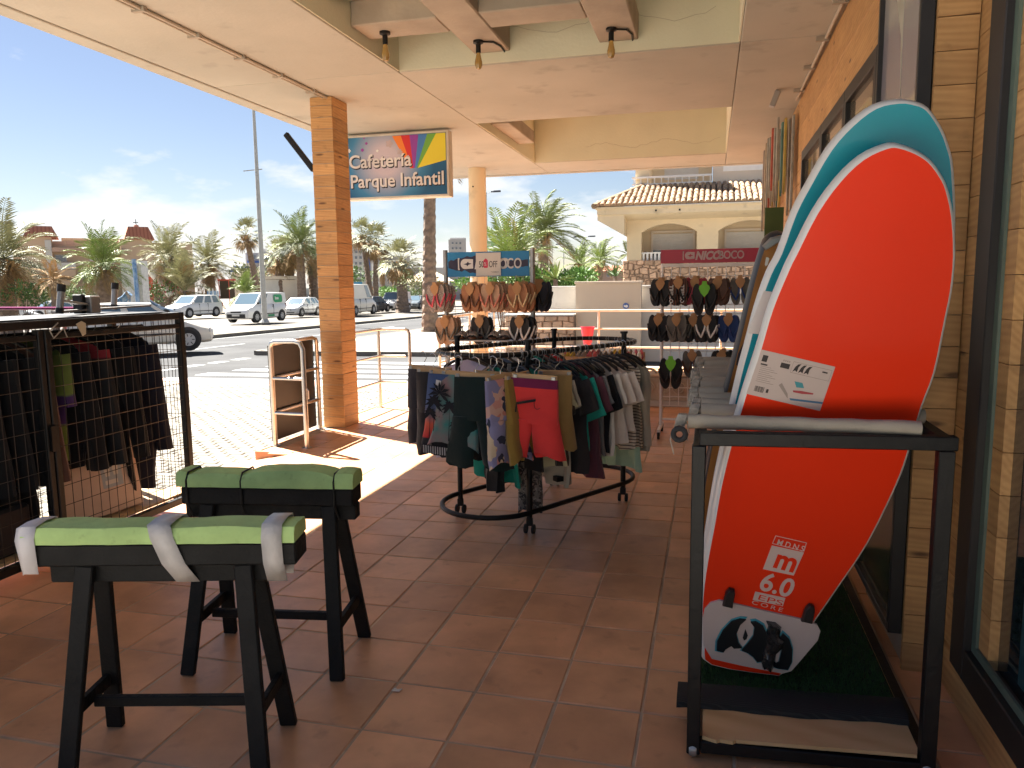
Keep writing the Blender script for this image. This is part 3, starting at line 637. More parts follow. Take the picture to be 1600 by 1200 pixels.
# board strip next to the near window, and the skirting below it
z = 0.16
while z < 3.5:
    wbox('board', PINE_Y, 0.0, 0.04, 2.70, 3.20, z + 0.001, min(z + 0.139, 3.515), bevel=0.001); z += 0.14
wbox('skirting_board', PINE_Y, -0.012, 0.05, -0.9, 3.18, 0.0, 0.155, bevel=0.004)
nf = MB(); nf.box(-0.035, 0.05, 2.83, 2.97, 0.160, 3.5); nf.box(-0.035, 0.05, -0.9, 2.828, 0.160, 0.27)
nf = nf.build('shop_window_frame', WF, wall, bevel=0.004)
b = MB(); b.box(-0.01, 0.0, 2.79, 2.829, 0.272, 3.5); b.box(-0.01, 0.0, -0.9, 2.788, 0.272, 0.30); b.build('glazing_bead', mat('greenish_bead', (0.10, 0.14, 0.11), 0.5), nf)
wbox('pane', GLASSD, 0.03, 0.04, -0.9, 2.79, 0.272, 3.5, parent=nf)
b = MB()
for q in range(5): y = 1.2 + q * 0.33; b.box(0.0415, 0.044, y, y + 0.2, 0.3, 3.4)
tt = MB(); tt.box(0.024, 0.0285, 2.30, 2.52, 0.32, 3.4); tt.build('teal_curtain', mat('teal_print', (0.015, 0.06, 0.075), 0.3), nf)
# poster light box on the pilaster
po = thing('poster_panel', 'tall black framed beach poster on the side of the wooden pilaster', 'poster', (0.77, 3.215, 0.12))
fr_ = MB(); L = 0.78; HT = 3.36
fr_.box(-0.05, -0.002, 0.0, 0.028, 0.02, HT); fr_.box(-0.05, -0.002, L - 0.028, L, 0.02, HT); fr_.box(-0.05, -0.002, 0.029, L - 0.029, 0.02, 0.05); fr_.box(-0.05, -0.002, 0.029, L - 0.029, HT - 0.03, HT)
fr_.build('frame', WF, po, bevel=0.002)
PM = ramp_mat('beach_print', [(0.0, (0.035, 0.035, 0.02)), (0.10, (0.05, 0.055, 0.03)), (0.24, (0.08, 0.08, 0.045)), (0.245, (0.16, 0.14, 0.10)), (0.45, (0.3, 0.28, 0.22)), (0.60, (0.42, 0.38, 0.28)), (0.632, (0.42, 0.38, 0.29)), (0.638, (0.27, 0.25, 0.27)), (0.74, (0.24, 0.22, 0.25)), (0.76, (0.33, 0.31, 0.30)), (1.0, (0.36, 0.33, 0.27))], 'Z', 0, 3.36, 0.18, noise_amt=0.02, nscale=6)
MB().box(-0.03, -0.022, 0.029, L - 0.029, 0.052, HT - 0.032).build('print', PM, po)
s = MB(); s.slab([(0.36, 2.15), (0.40, 2.42), (0.52, 2.62), (0.58, 3.0), (0.46, 3.05), (0.40, 2.7), (0.37, 2.55)], 0.001, Matrix(((0, 0, -1, -0.0302), (1, 0, 0, 0), (0, 1, 0, 0), (0, 0, 0, 1)))); s.build('spray_print', mat('spray_white', (0.42, 0.40, 0.34), 0.3, var=0.25, scale=9), po)
# little speaker on a wire, hanging from the ceiling
sp = onx(1212, 152, 0.62); t = thing('loudspeaker', 'small dark spotlight on a bent arm below the ceiling', 'loudspeaker', sp)
MB().box(-0.03, 0.03, -0.05, 0.05, -0.10, 0.06, T=Matrix.Rotation(R(20), 4, 'Y')).build('housing', GREYM, t, bevel=0.008)
MB().tube([(0, 0, 0.06), (0.02, 0, 0.10), (0.10, 0.0, 0.09), (0.2, 0, 0.13), (0.27, 0, 0.16)], 0.008, 6).build('arm', BLACK, t)
# coloured pickets hanging along the far wall
pk = thing('picket_sign', 'row of weathered coloured pickets with pointed ends on the shop wall', 'sign', (0.88, 9.3, 0))
cols = [(0.30, 0.30, 0.27), (0.45, 0.33, 0.08), (0.32, 0.30, 0.26), (0.12, 0.25, 0.23), (0.40, 0.08, 0.05), (0.42, 0.36, 0.27)]
mats_ = [mat('picket_paint', c, 0.8, var=0.25, scale=8) for c in cols]
for q in range(22):
    y = 0.0 + q * 0.135; lo = 2.28 + 0.28 * abs(math.sin(q * 1.1)) + rnd.uniform(-0.05, 0.05) + (0.25 if 4 < q < 12 else 0); hi = 3.42 + rnd.uniform(-0.06, 0.04)
    b = MB(); b.slab([(y, lo + 0.2), (y + 0.06, lo), (y + 0.12, lo + 0.2), (y + 0.12, hi), (y, hi)], 0.022, Matrix(((0, 0, -1, -0.01 - 0.07 * (q % 3)), (1, 0, 0, 0), (0, 1, 0, 0), (0, 0, 0, 1)))); b.build('picket', mats_[[0, 1, 2, 0, 3, 2, 5, 0, 4, 2, 1][q % 11]], pk, bevel=0.002)
bp_ = MB().box(0.64, 0.86, 10.2, 10.26, 2.0, 2.45).build('hanging_board', mat('green_board', (0.05, 0.10, 0.03), 0.7)); tag(bp_, 'dark green board hanging under the coloured pickets', 'board')

r_ = random.Random(21); CRK = mat('crack_line', (0.42, 0.38, 0.28), 0.9)  # dull tan for the crack lines in the coffers
for q, (y, z, x0, x1) in enumerate(((6.986, 3.80, -2.2, 0.0), (12.736, 3.74, -2.0, 0.1))):
    pts = [(x0 + (x1 - x0) * i / 26, y, z + 0.04 * math.sin(i * 0.5) + r_.uniform(-.018, .018)) for i in range(27)]
    b_ = MB(); b_.tube(pts, 0.0016, 4); b_.build('crack', CRK, roof)
# ------------------------------------------------------------------ sawhorses
def sawhorse(name, label, loc, rz, kind):
    t = thing(name, label, 'sawhorse', loc, rz, 'padded sawhorses')
    L = 0.43 if kind == 0 else 0.36; hf = 0.15 if kind == 0 else 0.19; zt = 0.62
    fx = 0.31
    for sx in (-1, 1):
        for sy in (-1, 1):
            b = MB(); b.beam((sx * fx, sy * hf, 0.0), (sx * 0.255, sy * 0.045, zt + 0.05), 0.058, 0.026, up=(0, 1, 0)); 
            b.v = [(x, y, max(0.0, z)) for x, y, z in b.v]
            lg = b.build('leg', BLACKW, t, bevel=0.004)
            if sy < 0:
                h = MB(); h.lathe([(0.001, 0.003), (0.010, 0.003), (0.013, 0.0), (0.001, -0.001)], 10, T=Matrix.Translation((sx * 0.256, -0.062, zt - 0.005)) @ Matrix.Rotation(R(90), 4, 'X')); h.build('bolt', BLACK, lg)
        k = 0.27; yy = hf + (0.045 - hf) * k
        MB().beam((sx * (fx - 0.01), -yy + 0.014, 0.20), (sx * (fx - 0.01), yy - 0.014, 0.20), 0.022, 0.045).build('end_brace', BLACKW, t, bevel=0.003)
    MB().box(-fx + 0.022, fx - 0.022, -0.012, 0.012, 0.165, 0.20).build('stretcher', BLACKW, t, bevel=0.003)
    MB().box(-L + 0.05 if kind == 0 else -L, L - 0.07 if kind == 0 else L, -0.032, 0.032, zt - 0.012, zt + 0.05).build('lower_beam', BLACKW, t, bevel=0.004)
    MB().box(-L, L, -0.062, 0.062, zt + 0.051, zt + 0.125).build('upper_beam', BLACKW, t, bevel=0.006)
    z0 = zt + 0.1265
    def pad(x0, x1, w, h, bulge, nm='foam_pad'):
        rings = []
        for i in range(13):
            u = i / 12; x = x0 + (x1 - x0) * u; s = h + bulge * math.sin(math.pi * u) ** 0.6
            prof = [(-w, 0), (-w, s * 0.55), (-w * 0.82, s * 0.92), (-w * 0.3, s), (w * 0.3, s), (w * 0.82, s * 0.92), (w, s * 0.55), (w, 0)]
            rings.append([Vector((x, a + 0.002 * math.sin(40 * x + a * 30), z0 + c + 0.0025 * math.sin(23 * x + a * 50) * (c > 0))) for a, c in prof])
        b = MB(); b.loft(rings); return b.build(nm, FOAMG, t, smooth=True)
    if kind == 0:
        pad(-L - 0.01, -0.02, 0.07, 0.052, 0.004); pad(-0.017, L - 0.002, 0.07, 0.052, 0.004)
        def strip(x0, x1, lean, m=TAPE):
            b = MB(); w = 0.0755; rr = []
            for (y, z, dx) in ((-0.034, zt - 0.012, lean), (-0.067, zt + 0.06, lean * .6), (-w, z0 + 0.02, lean * 0.2), (-w * 0.8, z0 + 0.060, 0), (0, z0 + 0.0650, 0), (w * 0.8, z0 + 0.060, 0), (w, z0 + 0.02, lean * 0.2), (0.067, zt + 0.06, lean * .6), (0.034, zt - 0.012, lean)):
                rr.append([Vector((x0 + dx, y, z)), Vector((x1 + dx, y, z))])
            b.loft(rr, closed=False); o = b.build('tape_band', m, t, smooth=True); o.modifiers.new('thick', 'SOLIDIFY').thickness = 0.0015
        strip(-0.04, 0.035, 0.07); strip(L - 0.105, L - 0.04, 0.0)
        b = MB(); rr = []
        for (y, z) in ((-0.066, zt + 0.03), (-0.0735, z0 + 0.02), (-0.058, z0 + 0.057), (0, z0 + 0.062), (0.058, z0 + 0.057), (0.0735, z0 + 0.02), (0.066, zt + 0.03)):
            rr.append([Vector((-L - 0.030 + 0.012 * (z < z0), y * 0.94, z - 0.006)), Vector((-L - 0.012, y, z)), Vector((-L + 0.035, y, z))])
        b.loft(rr, closed=False); o = b.build('tape_wrap', mat('white_tape', (0.60, 0.57, 0.58), 0.5, var=0.08, bump=0.2, bscale=30), t, smooth=True); o.modifiers.new('thick', 'SOLIDIFY').thickness = 0.0015
    else:
        pad(-L + 0.035, -0.10, 0.07, 0.050, 0.012); pad(-0.095, L - 0.075, 0.075, 0.050, 0.028)
        pad(-L - 0.015, -L + 0.03, 0.07, 0.062, 0.004); pad(L - 0.07, L + 0.005, 0.07, 0.062, 0.006)
        for x in (-L + 0.032, -0.098, L - 0.073):
            MB().tube([(x, -0.05, zt - 0.005), (x, -0.066, zt + 0.06), (x, -0.072, z0 + 0.03), (x, -0.05, z0 + 0.058), (x, 0.05, z0 + 0.058), (x, 0.072, z0 + 0.03), (x, 0.066, zt + 0.06), (x, 0.05, zt - 0.005)], 0.004, 6).build('cord', BLACK, t)
            MB().tube([(x + .012, -0.05, zt - 0.005), (x - .004, -0.068, zt + 0.06), (x, -0.073, z0 + 0.03)], 0.004, 6).build('cord', BLACK, t)
    return t
sawhorse('sawhorse', 'nearest black sawhorse with green foam held by silver tape', (-1.69, 2.06, 0), R(14), 0)
sawhorse('sawhorse', 'black sawhorse with bulging green pads tied by black cords, behind the taped one', (-1.735, 2.74, 0), R(9), 1)

# ------------------------------------------------------------------ garments
def fabric(name, col, var=0.08, **k): return mat(name, col, 0.92, var=var, scale=7, bump=0.25, bscale=16, sheen=0.15, spec=0.25, **k)
def tshirt(name, m, parent, width=0.46, length=0.66, sleeve=0.2, th=0.028, seed=0, drop=70, flare=0.02):
    r_ = random.Random(seed); b = MB(); n = 22; ph = r_.uniform(0, 6); ph2 = r_.uniform(0, 6)
    rings = []
    rows = [(-0.03, 0.16), (-0.05, 0.30), (-0.075, 0.62), (-0.10, 0.86), (-0.14, 0.93), (-0.2, 0.93)] + [(-0.2 - (length - 0.2) * k / 7, 0.93 + flare * k) for k in range(1, 8)]
    for z, wv in rows:
        hw = width / 2 * wv; u = min(1, max(0, (-z - 0.1) / (length - 0.1))); rr = []
        for k in range(n):
            a = 2 * math.pi * k / n; x = hw * math.cos(a); s = math.sin(a)
            y = th * (0.45 + 0.55 * u) * (abs(s) ** 0.7) * (1 if s > 0 else -1)
            y += u * 0.026 * math.sin(x * 26 + ph + z * 4) + u * 0.015 * math.sin(x * 51 + ph2 + z * 7) + 0.010 * math.sin(z * 17 + x * 9 + ph2)
            rr.append(Vector((x + 0.008 * u * math.sin(z * 13 + ph), y, z + (0.012 * math.sin(x * 18 + ph2) if u == 1 else 0))))
        rings.append(rr)
    b.loft(rings, 0, True, True, False)
    if sleeve:
        for sx in (-1, 1):
            d = Vector((sx * math.cos(R(drop)), 0.03 * sx, -math.sin(R(drop)))); rg = []
            for i in range(5):
                t = i / 4; c = Vector((sx * width / 2 * 0.80, 0, -0.125)) + d * (t * sleeve)
                wd = 0.085 + 0.012 * t if sleeve < 0.3 else 0.08 - 0.028 * t; perp = Vector((d.z, 0, -d.x)) * sx
                rg.append([c + perp * (wd * math.cos(2 * math.pi * k / 12)) + Vector((0, (th * 0.8 + 0.006 * math.sin(k * 2 + ph)) * math.sin(2 * math.pi * k / 12) + 0.006 * t * math.sin(9 * t + ph), 0)) for k in range(12)])
            b.loft(rg, 0, True, True, sleeve >= 0.3)
    return b.build(name, m, parent, smooth=True)
def shorts(name, m, parent, waist=0.38, length=0.48, rise=0.24, th=0.042, seed=0, spread=0.03, mats=None, band=0.045):
    r_ = random.Random(seed); b = MB(); n = 20; ph = r_.uniform(0, 6)
    rings = []
    for i in range(6):
        t = i / 5; z = -rise * t; hw = waist / 2 * (1 + 0.14 * t)
        rings.append([Vector((hw * math.cos(2 * math.pi * k / n), th * (0.5 + 0.5 * t) * abs(math.sin(2 * math.pi * k / n)) ** 0.6 * (1 if math.sin(2 * math.pi * k / n) > 0 else -1) + 0.014 * t * math.sin(20 * math.cos(2 * math.pi * k / n) * hw + ph), z)) for k in range(n)])
    b.loft(rings[:2], 1 if mats else 0, True, True, False); b.loft(rings[1:], 0, True, False, True)
    for sx in (-1, 1):
        rg = []
        for i in range(6):
            t = i / 5; z = -rise * 0.92 - (length - rise * 0.92) * t; hw = waist / 4 * (1.20 + 0.22 * t); c = sx * (waist / 4 * 1.06 + spread * t)
            rg.append([Vector((c + hw * math.cos(2 * math.pi * k / 14), th * 0.95 * math.sin(2 * math.pi * k / 14) + 0.020 * t * math.sin(24 * hw * math.cos(2 * math.pi * k / 14) + ph + sx) + 0.012 * math.sin(z * 22 + ph * 3 + c * 30) * t, z - (0.012 * (k % 14 < 7) + 0.014 * math.sin(k * 0.9 + ph)) * t)) for k in range(14)])
        b.loft(rg, 0, True, True, False)
    return b.build(name, mats or m, parent, smooth=True)
HOOK = mat('hook_steel', (0.55, 0.53, 0.50), 0.3, metal=0.9)
HWOOD = mat('hanger_wood', (0.50, 0.30, 0.14), 0.5)
def hanger(parent, kind, w=0.40, zb=-0.075):
    """z = 0 is the rail axis height"""
    MB().tube([(0.0, 0, zb), (0.0, 0, -0.045), (0.026, 0, -0.015), (0.022, 0, 0.014), (0, 0, 0.026), (-0.020, 0, 0.018)], 0.0022, 5).build('hook', HOOK, parent)
    b = MB()
    if kind == 'shirt':
        for s in (-1, 1): b.tube([(0, 0, zb), (s * w * 0.25, 0, zb - 0.018), (s * w * 0.46, 0, zb - 0.055), (s * w * 0.5, 0, zb - 0.07)], [0.010, 0.010, 0.012, 0.008], 6)
        b.build('hanger_arms', BLACK, parent, smooth=True)
    else:
        b.box(-w / 2, w / 2, -0.006, 0.006, zb - 0.014, zb + 0.014); b.build('hanger_bar', HWOOD if kind == 'wood' else BLACK, parent, bevel=0.004)
        for s in (-1, 1): MB().box(s * w * 0.42 - 0.012, s * w * 0.42 + 0.012, -0.013, 0.013, zb - 0.052, zb + 0.008).build('clip', GREYM, parent, bevel=0.003)

# ------------------------------------------------------------------ oval clothes rail
RC = Vector((-1.10, 5.11, 0)); AX = Vector((0.505, 0.863, 0)).normalized(); BX = Vector((AX.y, -AX.x, 0))   # BX points to the shop side
SL, RR = 0.97, 0.335
def oval(sv):
    """point and outward normal after travelling sv (metres) from the shop side, far end, towards the camera and round"""
    per = 2 * SL + 2 * math.pi * RR; sv %= per
    if sv < SL: return RC + AX * (SL / 2 - sv) + BX * RR, BX.copy()
    sv -= SL
    if sv < math.pi * RR:
        a = sv / RR; n = BX * math.cos(a) - AX * math.sin(a); return RC - AX * (SL / 2) + n * RR, n
    sv -= math.pi * RR
    if sv < SL: return RC + AX * (-SL / 2 + sv) - BX * RR, -BX
    sv -= SL; a = sv / RR; n = -BX * math.cos(a) + AX * math.sin(a); return RC + AX * (SL / 2) + n * RR, n
PER = 2 * SL + 2 * math.pi * RR
rk = thing('clothes_rail', 'oval black clothes rail on castors carrying shorts and shirts', 'clothes rack', RC)
ZR = 1.13
ring = [oval(PER * i / 64)[0] - RC for i in range(64)]
MB().tube([p + Vector((0, 0, ZR)) for p in ring], 0.016, 10, loop=True).build('hanging_rail', mat('worn_black', (0.035, 0.03, 0.026), 0.4, metal=0.5, var=0.7, scale=25), rk, smooth=True)
MB().tube([p + Vector((0, 0, 0.135)) for p in ring], 0.016, 10, loop=True).build('base_ring', BLACK, rk, smooth=True)
for (sa, sb) in ((-1, 1), (-1, -1), (1, 1), (1, -1)):
    p = AX * (sa * SL / 2) + BX * (sb * 0.325)
    MB().tube([p + Vector((0, 0, 0.10)), p + Vector((0, 0, 1.205))], 0.0185, 10).build('post', BLACK, rk, smooth=True)
    MB().tube([p + Vector((0, 0, 1.2)), p + Vector((0, 0, 1.215))], 0.026, 10).build('post_cap', BLACK, rk, smooth=True)
    c = MB(); c.box(p.x - 0.02, p.x + 0.02, p.y - 0.012, p.y + 0.012, 0.05, 0.10); cs = c.build('castor', BLACK, rk, bevel=0.003)
    for s in (-1, 1):
        wv = MB(); wv.lathe([(0.001, -0.010), (0.027, -0.010), (0.030, -0.006), (0.030, 0.006), (0.027, 0.010), (0.001, 0.010)], 14, T=Matrix.Translation((p.x + s * 0.024, p.y, 0.030)) @ Matrix.Rotation(R(90), 4, 'Y')); wv.build('wheel', RUBBER, cs, smooth=True)
ties = MB()
for i in range(90):
    p, n = oval(PER * (i + rnd.random() * 0.6) / 90); ties.lathe([(0.0172, -0.002), (0.0195, 0), (0.0172, 0.002)], 8, T=Matrix.Translation(p - RC + Vector((0, 0, ZR))) @ Matrix.Rotation(math.atan2(n.y, n.x), 4, 'Z') @ Matrix.Rotation(R(90), 4, 'X'))
o = ties.build('spacer_rings', mat('spacer_plastic', (0.45, 0.42, 0.38), 0.4), rk); o['kind'] = 'stuff'

def place(name, label, cat, sv, twist, kind, hw=0.40, out=0.0):
    p, n = oval(sv); p = p + n * out
    return (lambda t: (hanger(t, kind, hw), t)[1])(thing(name, label, cat, (p.x, p.y, ZR), math.atan2(n.y, n.x) + R(twist), 'clothes on the oval rail'))
NAVY = fabric('navy_cloth', (0.012, 0.013, 0.022)); BLK = fabric('black_cloth', (0.010, 0.010, 0.012)); DKG = fabric('bottle_green_cloth', (0.008, 0.018, 0.016))
CRM = fabric('cream_cloth', (0.72, 0.62, 0.53)); MAR = fabric('maroon_cloth', (0.14, 0.045, 0.06)); TEAL = fabric('teal_cloth', (0.02, 0.30, 0.23))
GRYC = fabric('grey_cloth', (0.22, 0.22, 0.22)); BEI = fabric('beige_cloth', (0.44, 0.385, 0.30)); LIL = fabric('lilac_cloth', (0.66, 0.58, 0.70)); MUS = fabric('mustard_cloth', (0.25, 0.15, 0.03))
RED = fabric('red_cloth', (0.68, 0.045, 0.04)); PLUM = fabric('plum_cloth', (0.16, 0.015, 0.06)); MINT = fabric('mint_cloth', (0.40, 0.58, 0.42)); CHAR = fabric('charcoal_cloth', (0.03, 0.027, 0.03))
STRP = stripe_mat('striped_knit', (0.66, 0.57, 0.44), (0.06, 0.045, 0.04), 48, 'Z', 0.3)
FLOR = cell_mat('floral_cloth', [(0.60, 0.27, 0.22), (0.22, 0.20, 0.33), (0.62, 0.36, 0.28), (0.03, 0.03, 0.06), (0.65, 0.50, 0.33), (0.25, 0.23, 0.38), (0.55, 0.20, 0.14)], 11)
PATT = cell_mat('patterned_cloth', [(0.10, 0.085, 0.075), (0.22, 0.19, 0.17), (0.05, 0.045, 0.045), (0.32, 0.29, 0.26)], 26)
SUNSET = ramp_mat('sunset_cloth', [(0.0, (0.012, 0.012, 0.016)), (0.20, (0.012, 0.012, 0.016)), (0.22, (0.50, 0.03, 0.03)), (0.38, (0.60, 0.10, 0.05)), (0.48, (0.20, 0.14, 0.16)), (0.62, (0.10, 0.14, 0.26)), (1.0, (0.04, 0.07, 0.17))], 'Z', -0.47, 0.0, 0.9, noise_amt=0.05)
ZS = -0.085     # top of clipped shorts below the rail
def tagcard(t, x, y, z, w=0.035, h=0.06): MB().box(x - w / 2, x + w / 2, y - 0.001, y + 0.001, z - h, z, T=Matrix.Rotation(R(8), 4, 'Y')).build('price_tag', LABELW, t)
def lower(o, dz=ZS): o.location.z = dz; return o
# camera end of the oval: boardshorts, from the street side round to the shop side
FAR = SL + math.pi * RR
specs = [
 ('navy_shorts', 'dark navy boardshorts at the street end of the oval rail, outermost', FAR + 0.16, 8, NAVY, 'wood', 0.36),
 ('navy_shorts', 'black shorts hanging just behind the sunset shorts', FAR + 0.02, 8, BLK, 'wood', 0.36),
]
def yaw_of(sv): p, n = oval(sv); return math.degrees(math.atan2(n.y, n.x))
def clipped(name, label, px, py_top, depth, face, m, waist=0.36, length=0.48, seed=0, kind='wood', mats=None, spread=0.03, cat='shorts'):
    """face = heading (degrees) of the cloth plane's long side"""
    P = ondepth(px, py_top, depth); P.z = ZR
    t = thing(name, label, cat, P, R(face), 'clothes on the oval rail'); t.rotation_euler = (R(rnd.uniform(-5, 5)), R(rnd.uniform(-4, 4)), R(face)); hanger(t, kind, waist * 0.95)
    o = shorts('cloth', m, t, waist, length, seed=seed, mats=mats, spread=spread); lower(o); return t
clipped('shorts', 'dark navy shorts, outermost on the street end of the oval rail', 661, 545, 4.62, -28, NAVY, 0.30, 0.47, 1)
clipped('shorts', 'black shorts between the outermost navy pair and the sunset print pair', 676, 545, 4.50, -24, BLK, 0.30, 0.49, 2)
t = clipped('shorts', 'boardshorts printed with black palm trees on a red sunset', 696, 548, 4.36, -18, SUNSET, 0.25, 0.47, 3)
PALMK = mat('palm_print', (0.008, 0.008, 0.012), 0.9)
Tp = frame((0, 0, 0), (1, 0, 0), (0, 0, 1))
for (x, zb_, h, s) in ((-0.09, -0.46, 0.15, 0.05), (-0.02, -0.46, 0.27, 0.085), (0.05, -0.46, 0.19, 0.06), (0.09, -0.47, 0.11, 0.045), (-0.06, -0.46, 0.21, 0.07)):
    pts = [(x - 0.003, zb_), (x + 0.003, zb_), (x + 0.012, zb_ + h)]; b = MB(); b.slab(pts, 0.001, Tp @ Matrix.Translation((0, 0, 0.053)))
    for k in range(9):
        a = R(-30 + k * 30); c, s_ = math.cos(a), math.sin(a); X0, Z0 = x + 0.012, zb_ + h
        b.slab([(X0, Z0), (X0 + s * 0.5 * c + 0.012 * s_, Z0 + s * 0.5 * s_ - 0.012 * c), (X0 + s * c, Z0 + s * s_ - 0.015), (X0 + s * 0.5 * c - 0.008 * s_, Z0 + s * 0.5 * s_ + 0.008 * c)], 0.001, Tp @ Matrix.Translation((0, 0, 0.0532 + 0.0001 * k)))
    b.build('palm_print', PALMK, t)
b = MB()
for k in range(16): b.box(-0.135 + k * 0.017, -0.127 + k * 0.017, -0.0555, -0.0545, -0.545, -0.50, T=None)
b.build('hatched_print', mat('hatch_print', (0.35, 0.34, 0.34), 0.9), t)
tagcard(t, -0.01, -0.035, -0.12)
clipped('shorts', 'teal shorts with floral hem mostly hidden by the big dark green shorts', 716, 550, 4.32, -18, fabric('teal_print_cloth', (0.03, 0.25, 0.22), tint=(0.3, 0.12, 0.12)), 0.24, 0.40, 4)
t = clipped('shorts', 'large bottle green shorts, biggest pair on the camera end of the rail', 742, 546, 4.22, -10, DKG, 0.27, 0.50, 5, spread=0.05)
clipped('shorts', 'black shorts between the bottle green and the floral pair', 770, 548, 4.26, -12, BLK, 0.26, 0.48, 6)
clipped('shorts', 'pink and violet floral shorts hanging folded next to the red pair', 780, 548, 4.13, 55, FLOR, 0.22, 0.46, 7, spread=0.01)
clipped('shorts', 'mustard shorts squeezed between floral and red shorts', 806, 548, 4.18, 70, MUS, 0.24, 0.44, 8)
t = clipped('shorts', 'bright red boardshorts with plum waistband and a zipped pocket', 836, 552, 4.10, 4, RED, 0.26, 0.42, 9, mats=[RED, PLUM], spread=0.04)
ZP = mat('zip_black', (0.012, 0.012, 0.012), 0.5)
b = MB(); b.tube([(-0.085, -0.049, -0.265), (-0.08, -0.05, -0.215), (0.02, -0.05, -0.190)], 0.005, 6); b.tube([(-0.08, -0.05, -0.222), (0.02, -0.05, -0.197)], 0.003, 6); b.tube([(0.01, -0.038, -0.2), (0.015, -0.039, -0.235), (0.03, -0.039, -0.245), (0.045, -0.039, -0.235)], 0.0015, 5); b.build('zip', ZP, t)
clipped('shorts', 'thin mustard trimmed dark shorts right behind the red pair', 868, 548, 4.28, 20, fabric('tan_trim', (0.34, 0.22, 0.08)), 0.20, 0.42, 10)
# inside and far side, seen below the shorts
def shirt(label, sv, twist, m, width=0.44, length=0.66, sleeve=0.2, seed=0, cat='t-shirt', name='t_shirt', dz=0.0, drop=68, out=0.0):
    t = place(name, label, cat, sv, twist, 'shirt', width * 0.86, out); o = tshirt('cloth', m, t, width * 1.12, length, sleeve, seed=seed, drop=drop); o.location.z = -0.055 + dz; return t
far0 = SL + math.pi * RR
for q, (lab, m, ln, sv, sl, tw) in enumerate((
  ('lilac top hanging low behind the black shorts', LIL, 0.72, 0.10, 0, 22), ('black vest with small emblem beside the lilac top', BLK, 0.60, 0.28, 0, 15), ('slate grey tee behind the floral shorts', fabric('slate_cloth', (0.12, 0.15, 0.2)), 0.62, 0.40, 0.2, 5),
  ('white tee on the street side of the oval rail', CRM, 0.70, 0.52, 0.2, 0), ('black tee on the street side of the oval rail', BLK, 0.74, 0.62, 0.2, 0), ('teal tee on the street side of the oval rail', TEAL, 0.64, 0.72, 0.2, 0), ('grey tee on the street side of the oval rail', GRYC, 0.66, 0.80, 0.2, 0), ('red tee on the street side of the oval rail', RED, 0.6, 0.9, 0.2, 0))):
    t = shirt(lab, far0 + sv, tw, m, 0.42, ln, sl, 40 + q)
t = thing('trousers', 'grey patterned trousers dangling lowest beside the front post', 'trousers', Vector((-1.08, 4.62, ZR)), R(24), 'clothes on the oval rail'); hanger(t, 'black', 0.30); lower(shorts('cloth', PATT, t, 0.13, 0.88, 0.26, seed=11, spread=-0.004), -0.13)
t = shirt('bright teal top low behind the front post of the rail', SL + 0.20, 25, TEAL, 0.40, 0.74, 0.2, 55, out=-0.14)
t = shirt('black long tee behind the front post of the rail', SL + 0.26, 10, BLK, 0.42, 0.76, 0.2, 56, out=-0.12)
# shop side: shirts from the far end of the straight to the camera end
side = [
 ('beige sleeveless shirt with black tab, last before the far post', BEI, 0, 0.68, 0.0, 'tank top'), ('second beige sleeveless shirt, half hidden by the striped knit', BEI, 0, 0.64, 0.05, 'tank top'),
 ('striped sleeveless knit top nearest the far post', STRP, 0, 0.62, 0.12, 'tank top'), ('striped sleeveless knit top with small red emblem', STRP, 0, 0.62, 0.20, 'tank top'),
 ('cream ruffled tee beside the striped knit', CRM, 0.20, 0.50, 0.29, 't-shirt'), ('cream tee, middle one of three', CRM, 0.20, 0.56, 0.34, 't-shirt'), ('cream tee beside the plain black tee', fabric('pale_cloth', (0.74, 0.67, 0.58)), 0.2, 0.64, 0.39, 't-shirt'),
 ('plain black tee between the cream and the maroon tees', BLK, 0.22, 0.60, 0.46, 't-shirt'), ('light grey tee with only its shoulder showing behind maroon', GRYC, 0.18, 0.60, 0.53, 't-shirt'), ('maroon long tee on the shop side of the rail', MAR, 0.22, 0.74, 0.60, 't-shirt'),
 ('teal green tee between maroon and charcoal', TEAL, 0.24, 0.56, 0.68, 't-shirt'), ('charcoal tee beside the teal green one', CHAR, 0.2, 0.70, 0.74, 't-shirt'), ('stone beige long shirt with a small black hem tab', BEI, 0.16, 0.76, 0.82, 'shirt'), ('dark brown tee beside the stone beige shirt', fabric('brown_cloth', (0.05, 0.035, 0.03)), 0.2, 0.62, 0.88, 't-shirt'),
 ('pale yellow tee behind the bright green tee', fabric('straw_cloth', (0.5, 0.45, 0.28)), 0.16, 0.62, 0.94, 't-shirt'), ('bright green tee nearest the red shorts', fabric('green_cloth', (0.02, 0.33, 0.22)), 0.2, 0.52, 1.00, 't-shirt'), ('black tee tucked behind the red shorts', BLK, 0.2, 0.60, 1.06, 't-shirt')]
for q, (lab, m, sl, ln, sv, cat) in enumerate(side):
    t = shirt(lab, sv - 0.03, rnd.uniform(-9, 3) - 8, m, 0.46 if sl else 0.42, ln, sl, 60 + q, cat, 't_shirt' if cat != 'tank top' else 'tank_top', out=0.0)
    if 'tab' in lab: MB().box(0.12, 0.17, -0.05, 0.05, -ln - 0.03, -ln - 0.0).build('hem_tab', BLACK, t)
    if 'emblem' in lab and 'red' in lab: MB().box(0.07, 0.11, -0.032, -0.02, -0.26, -0.24).build('emblem', RED, t)
t = shirt('mint green long dress hanging lowest at the far post', 0.06, -6, MINT, 0.40, 0.80, 0, 90, 'dress', 'dress', out=-0.02)
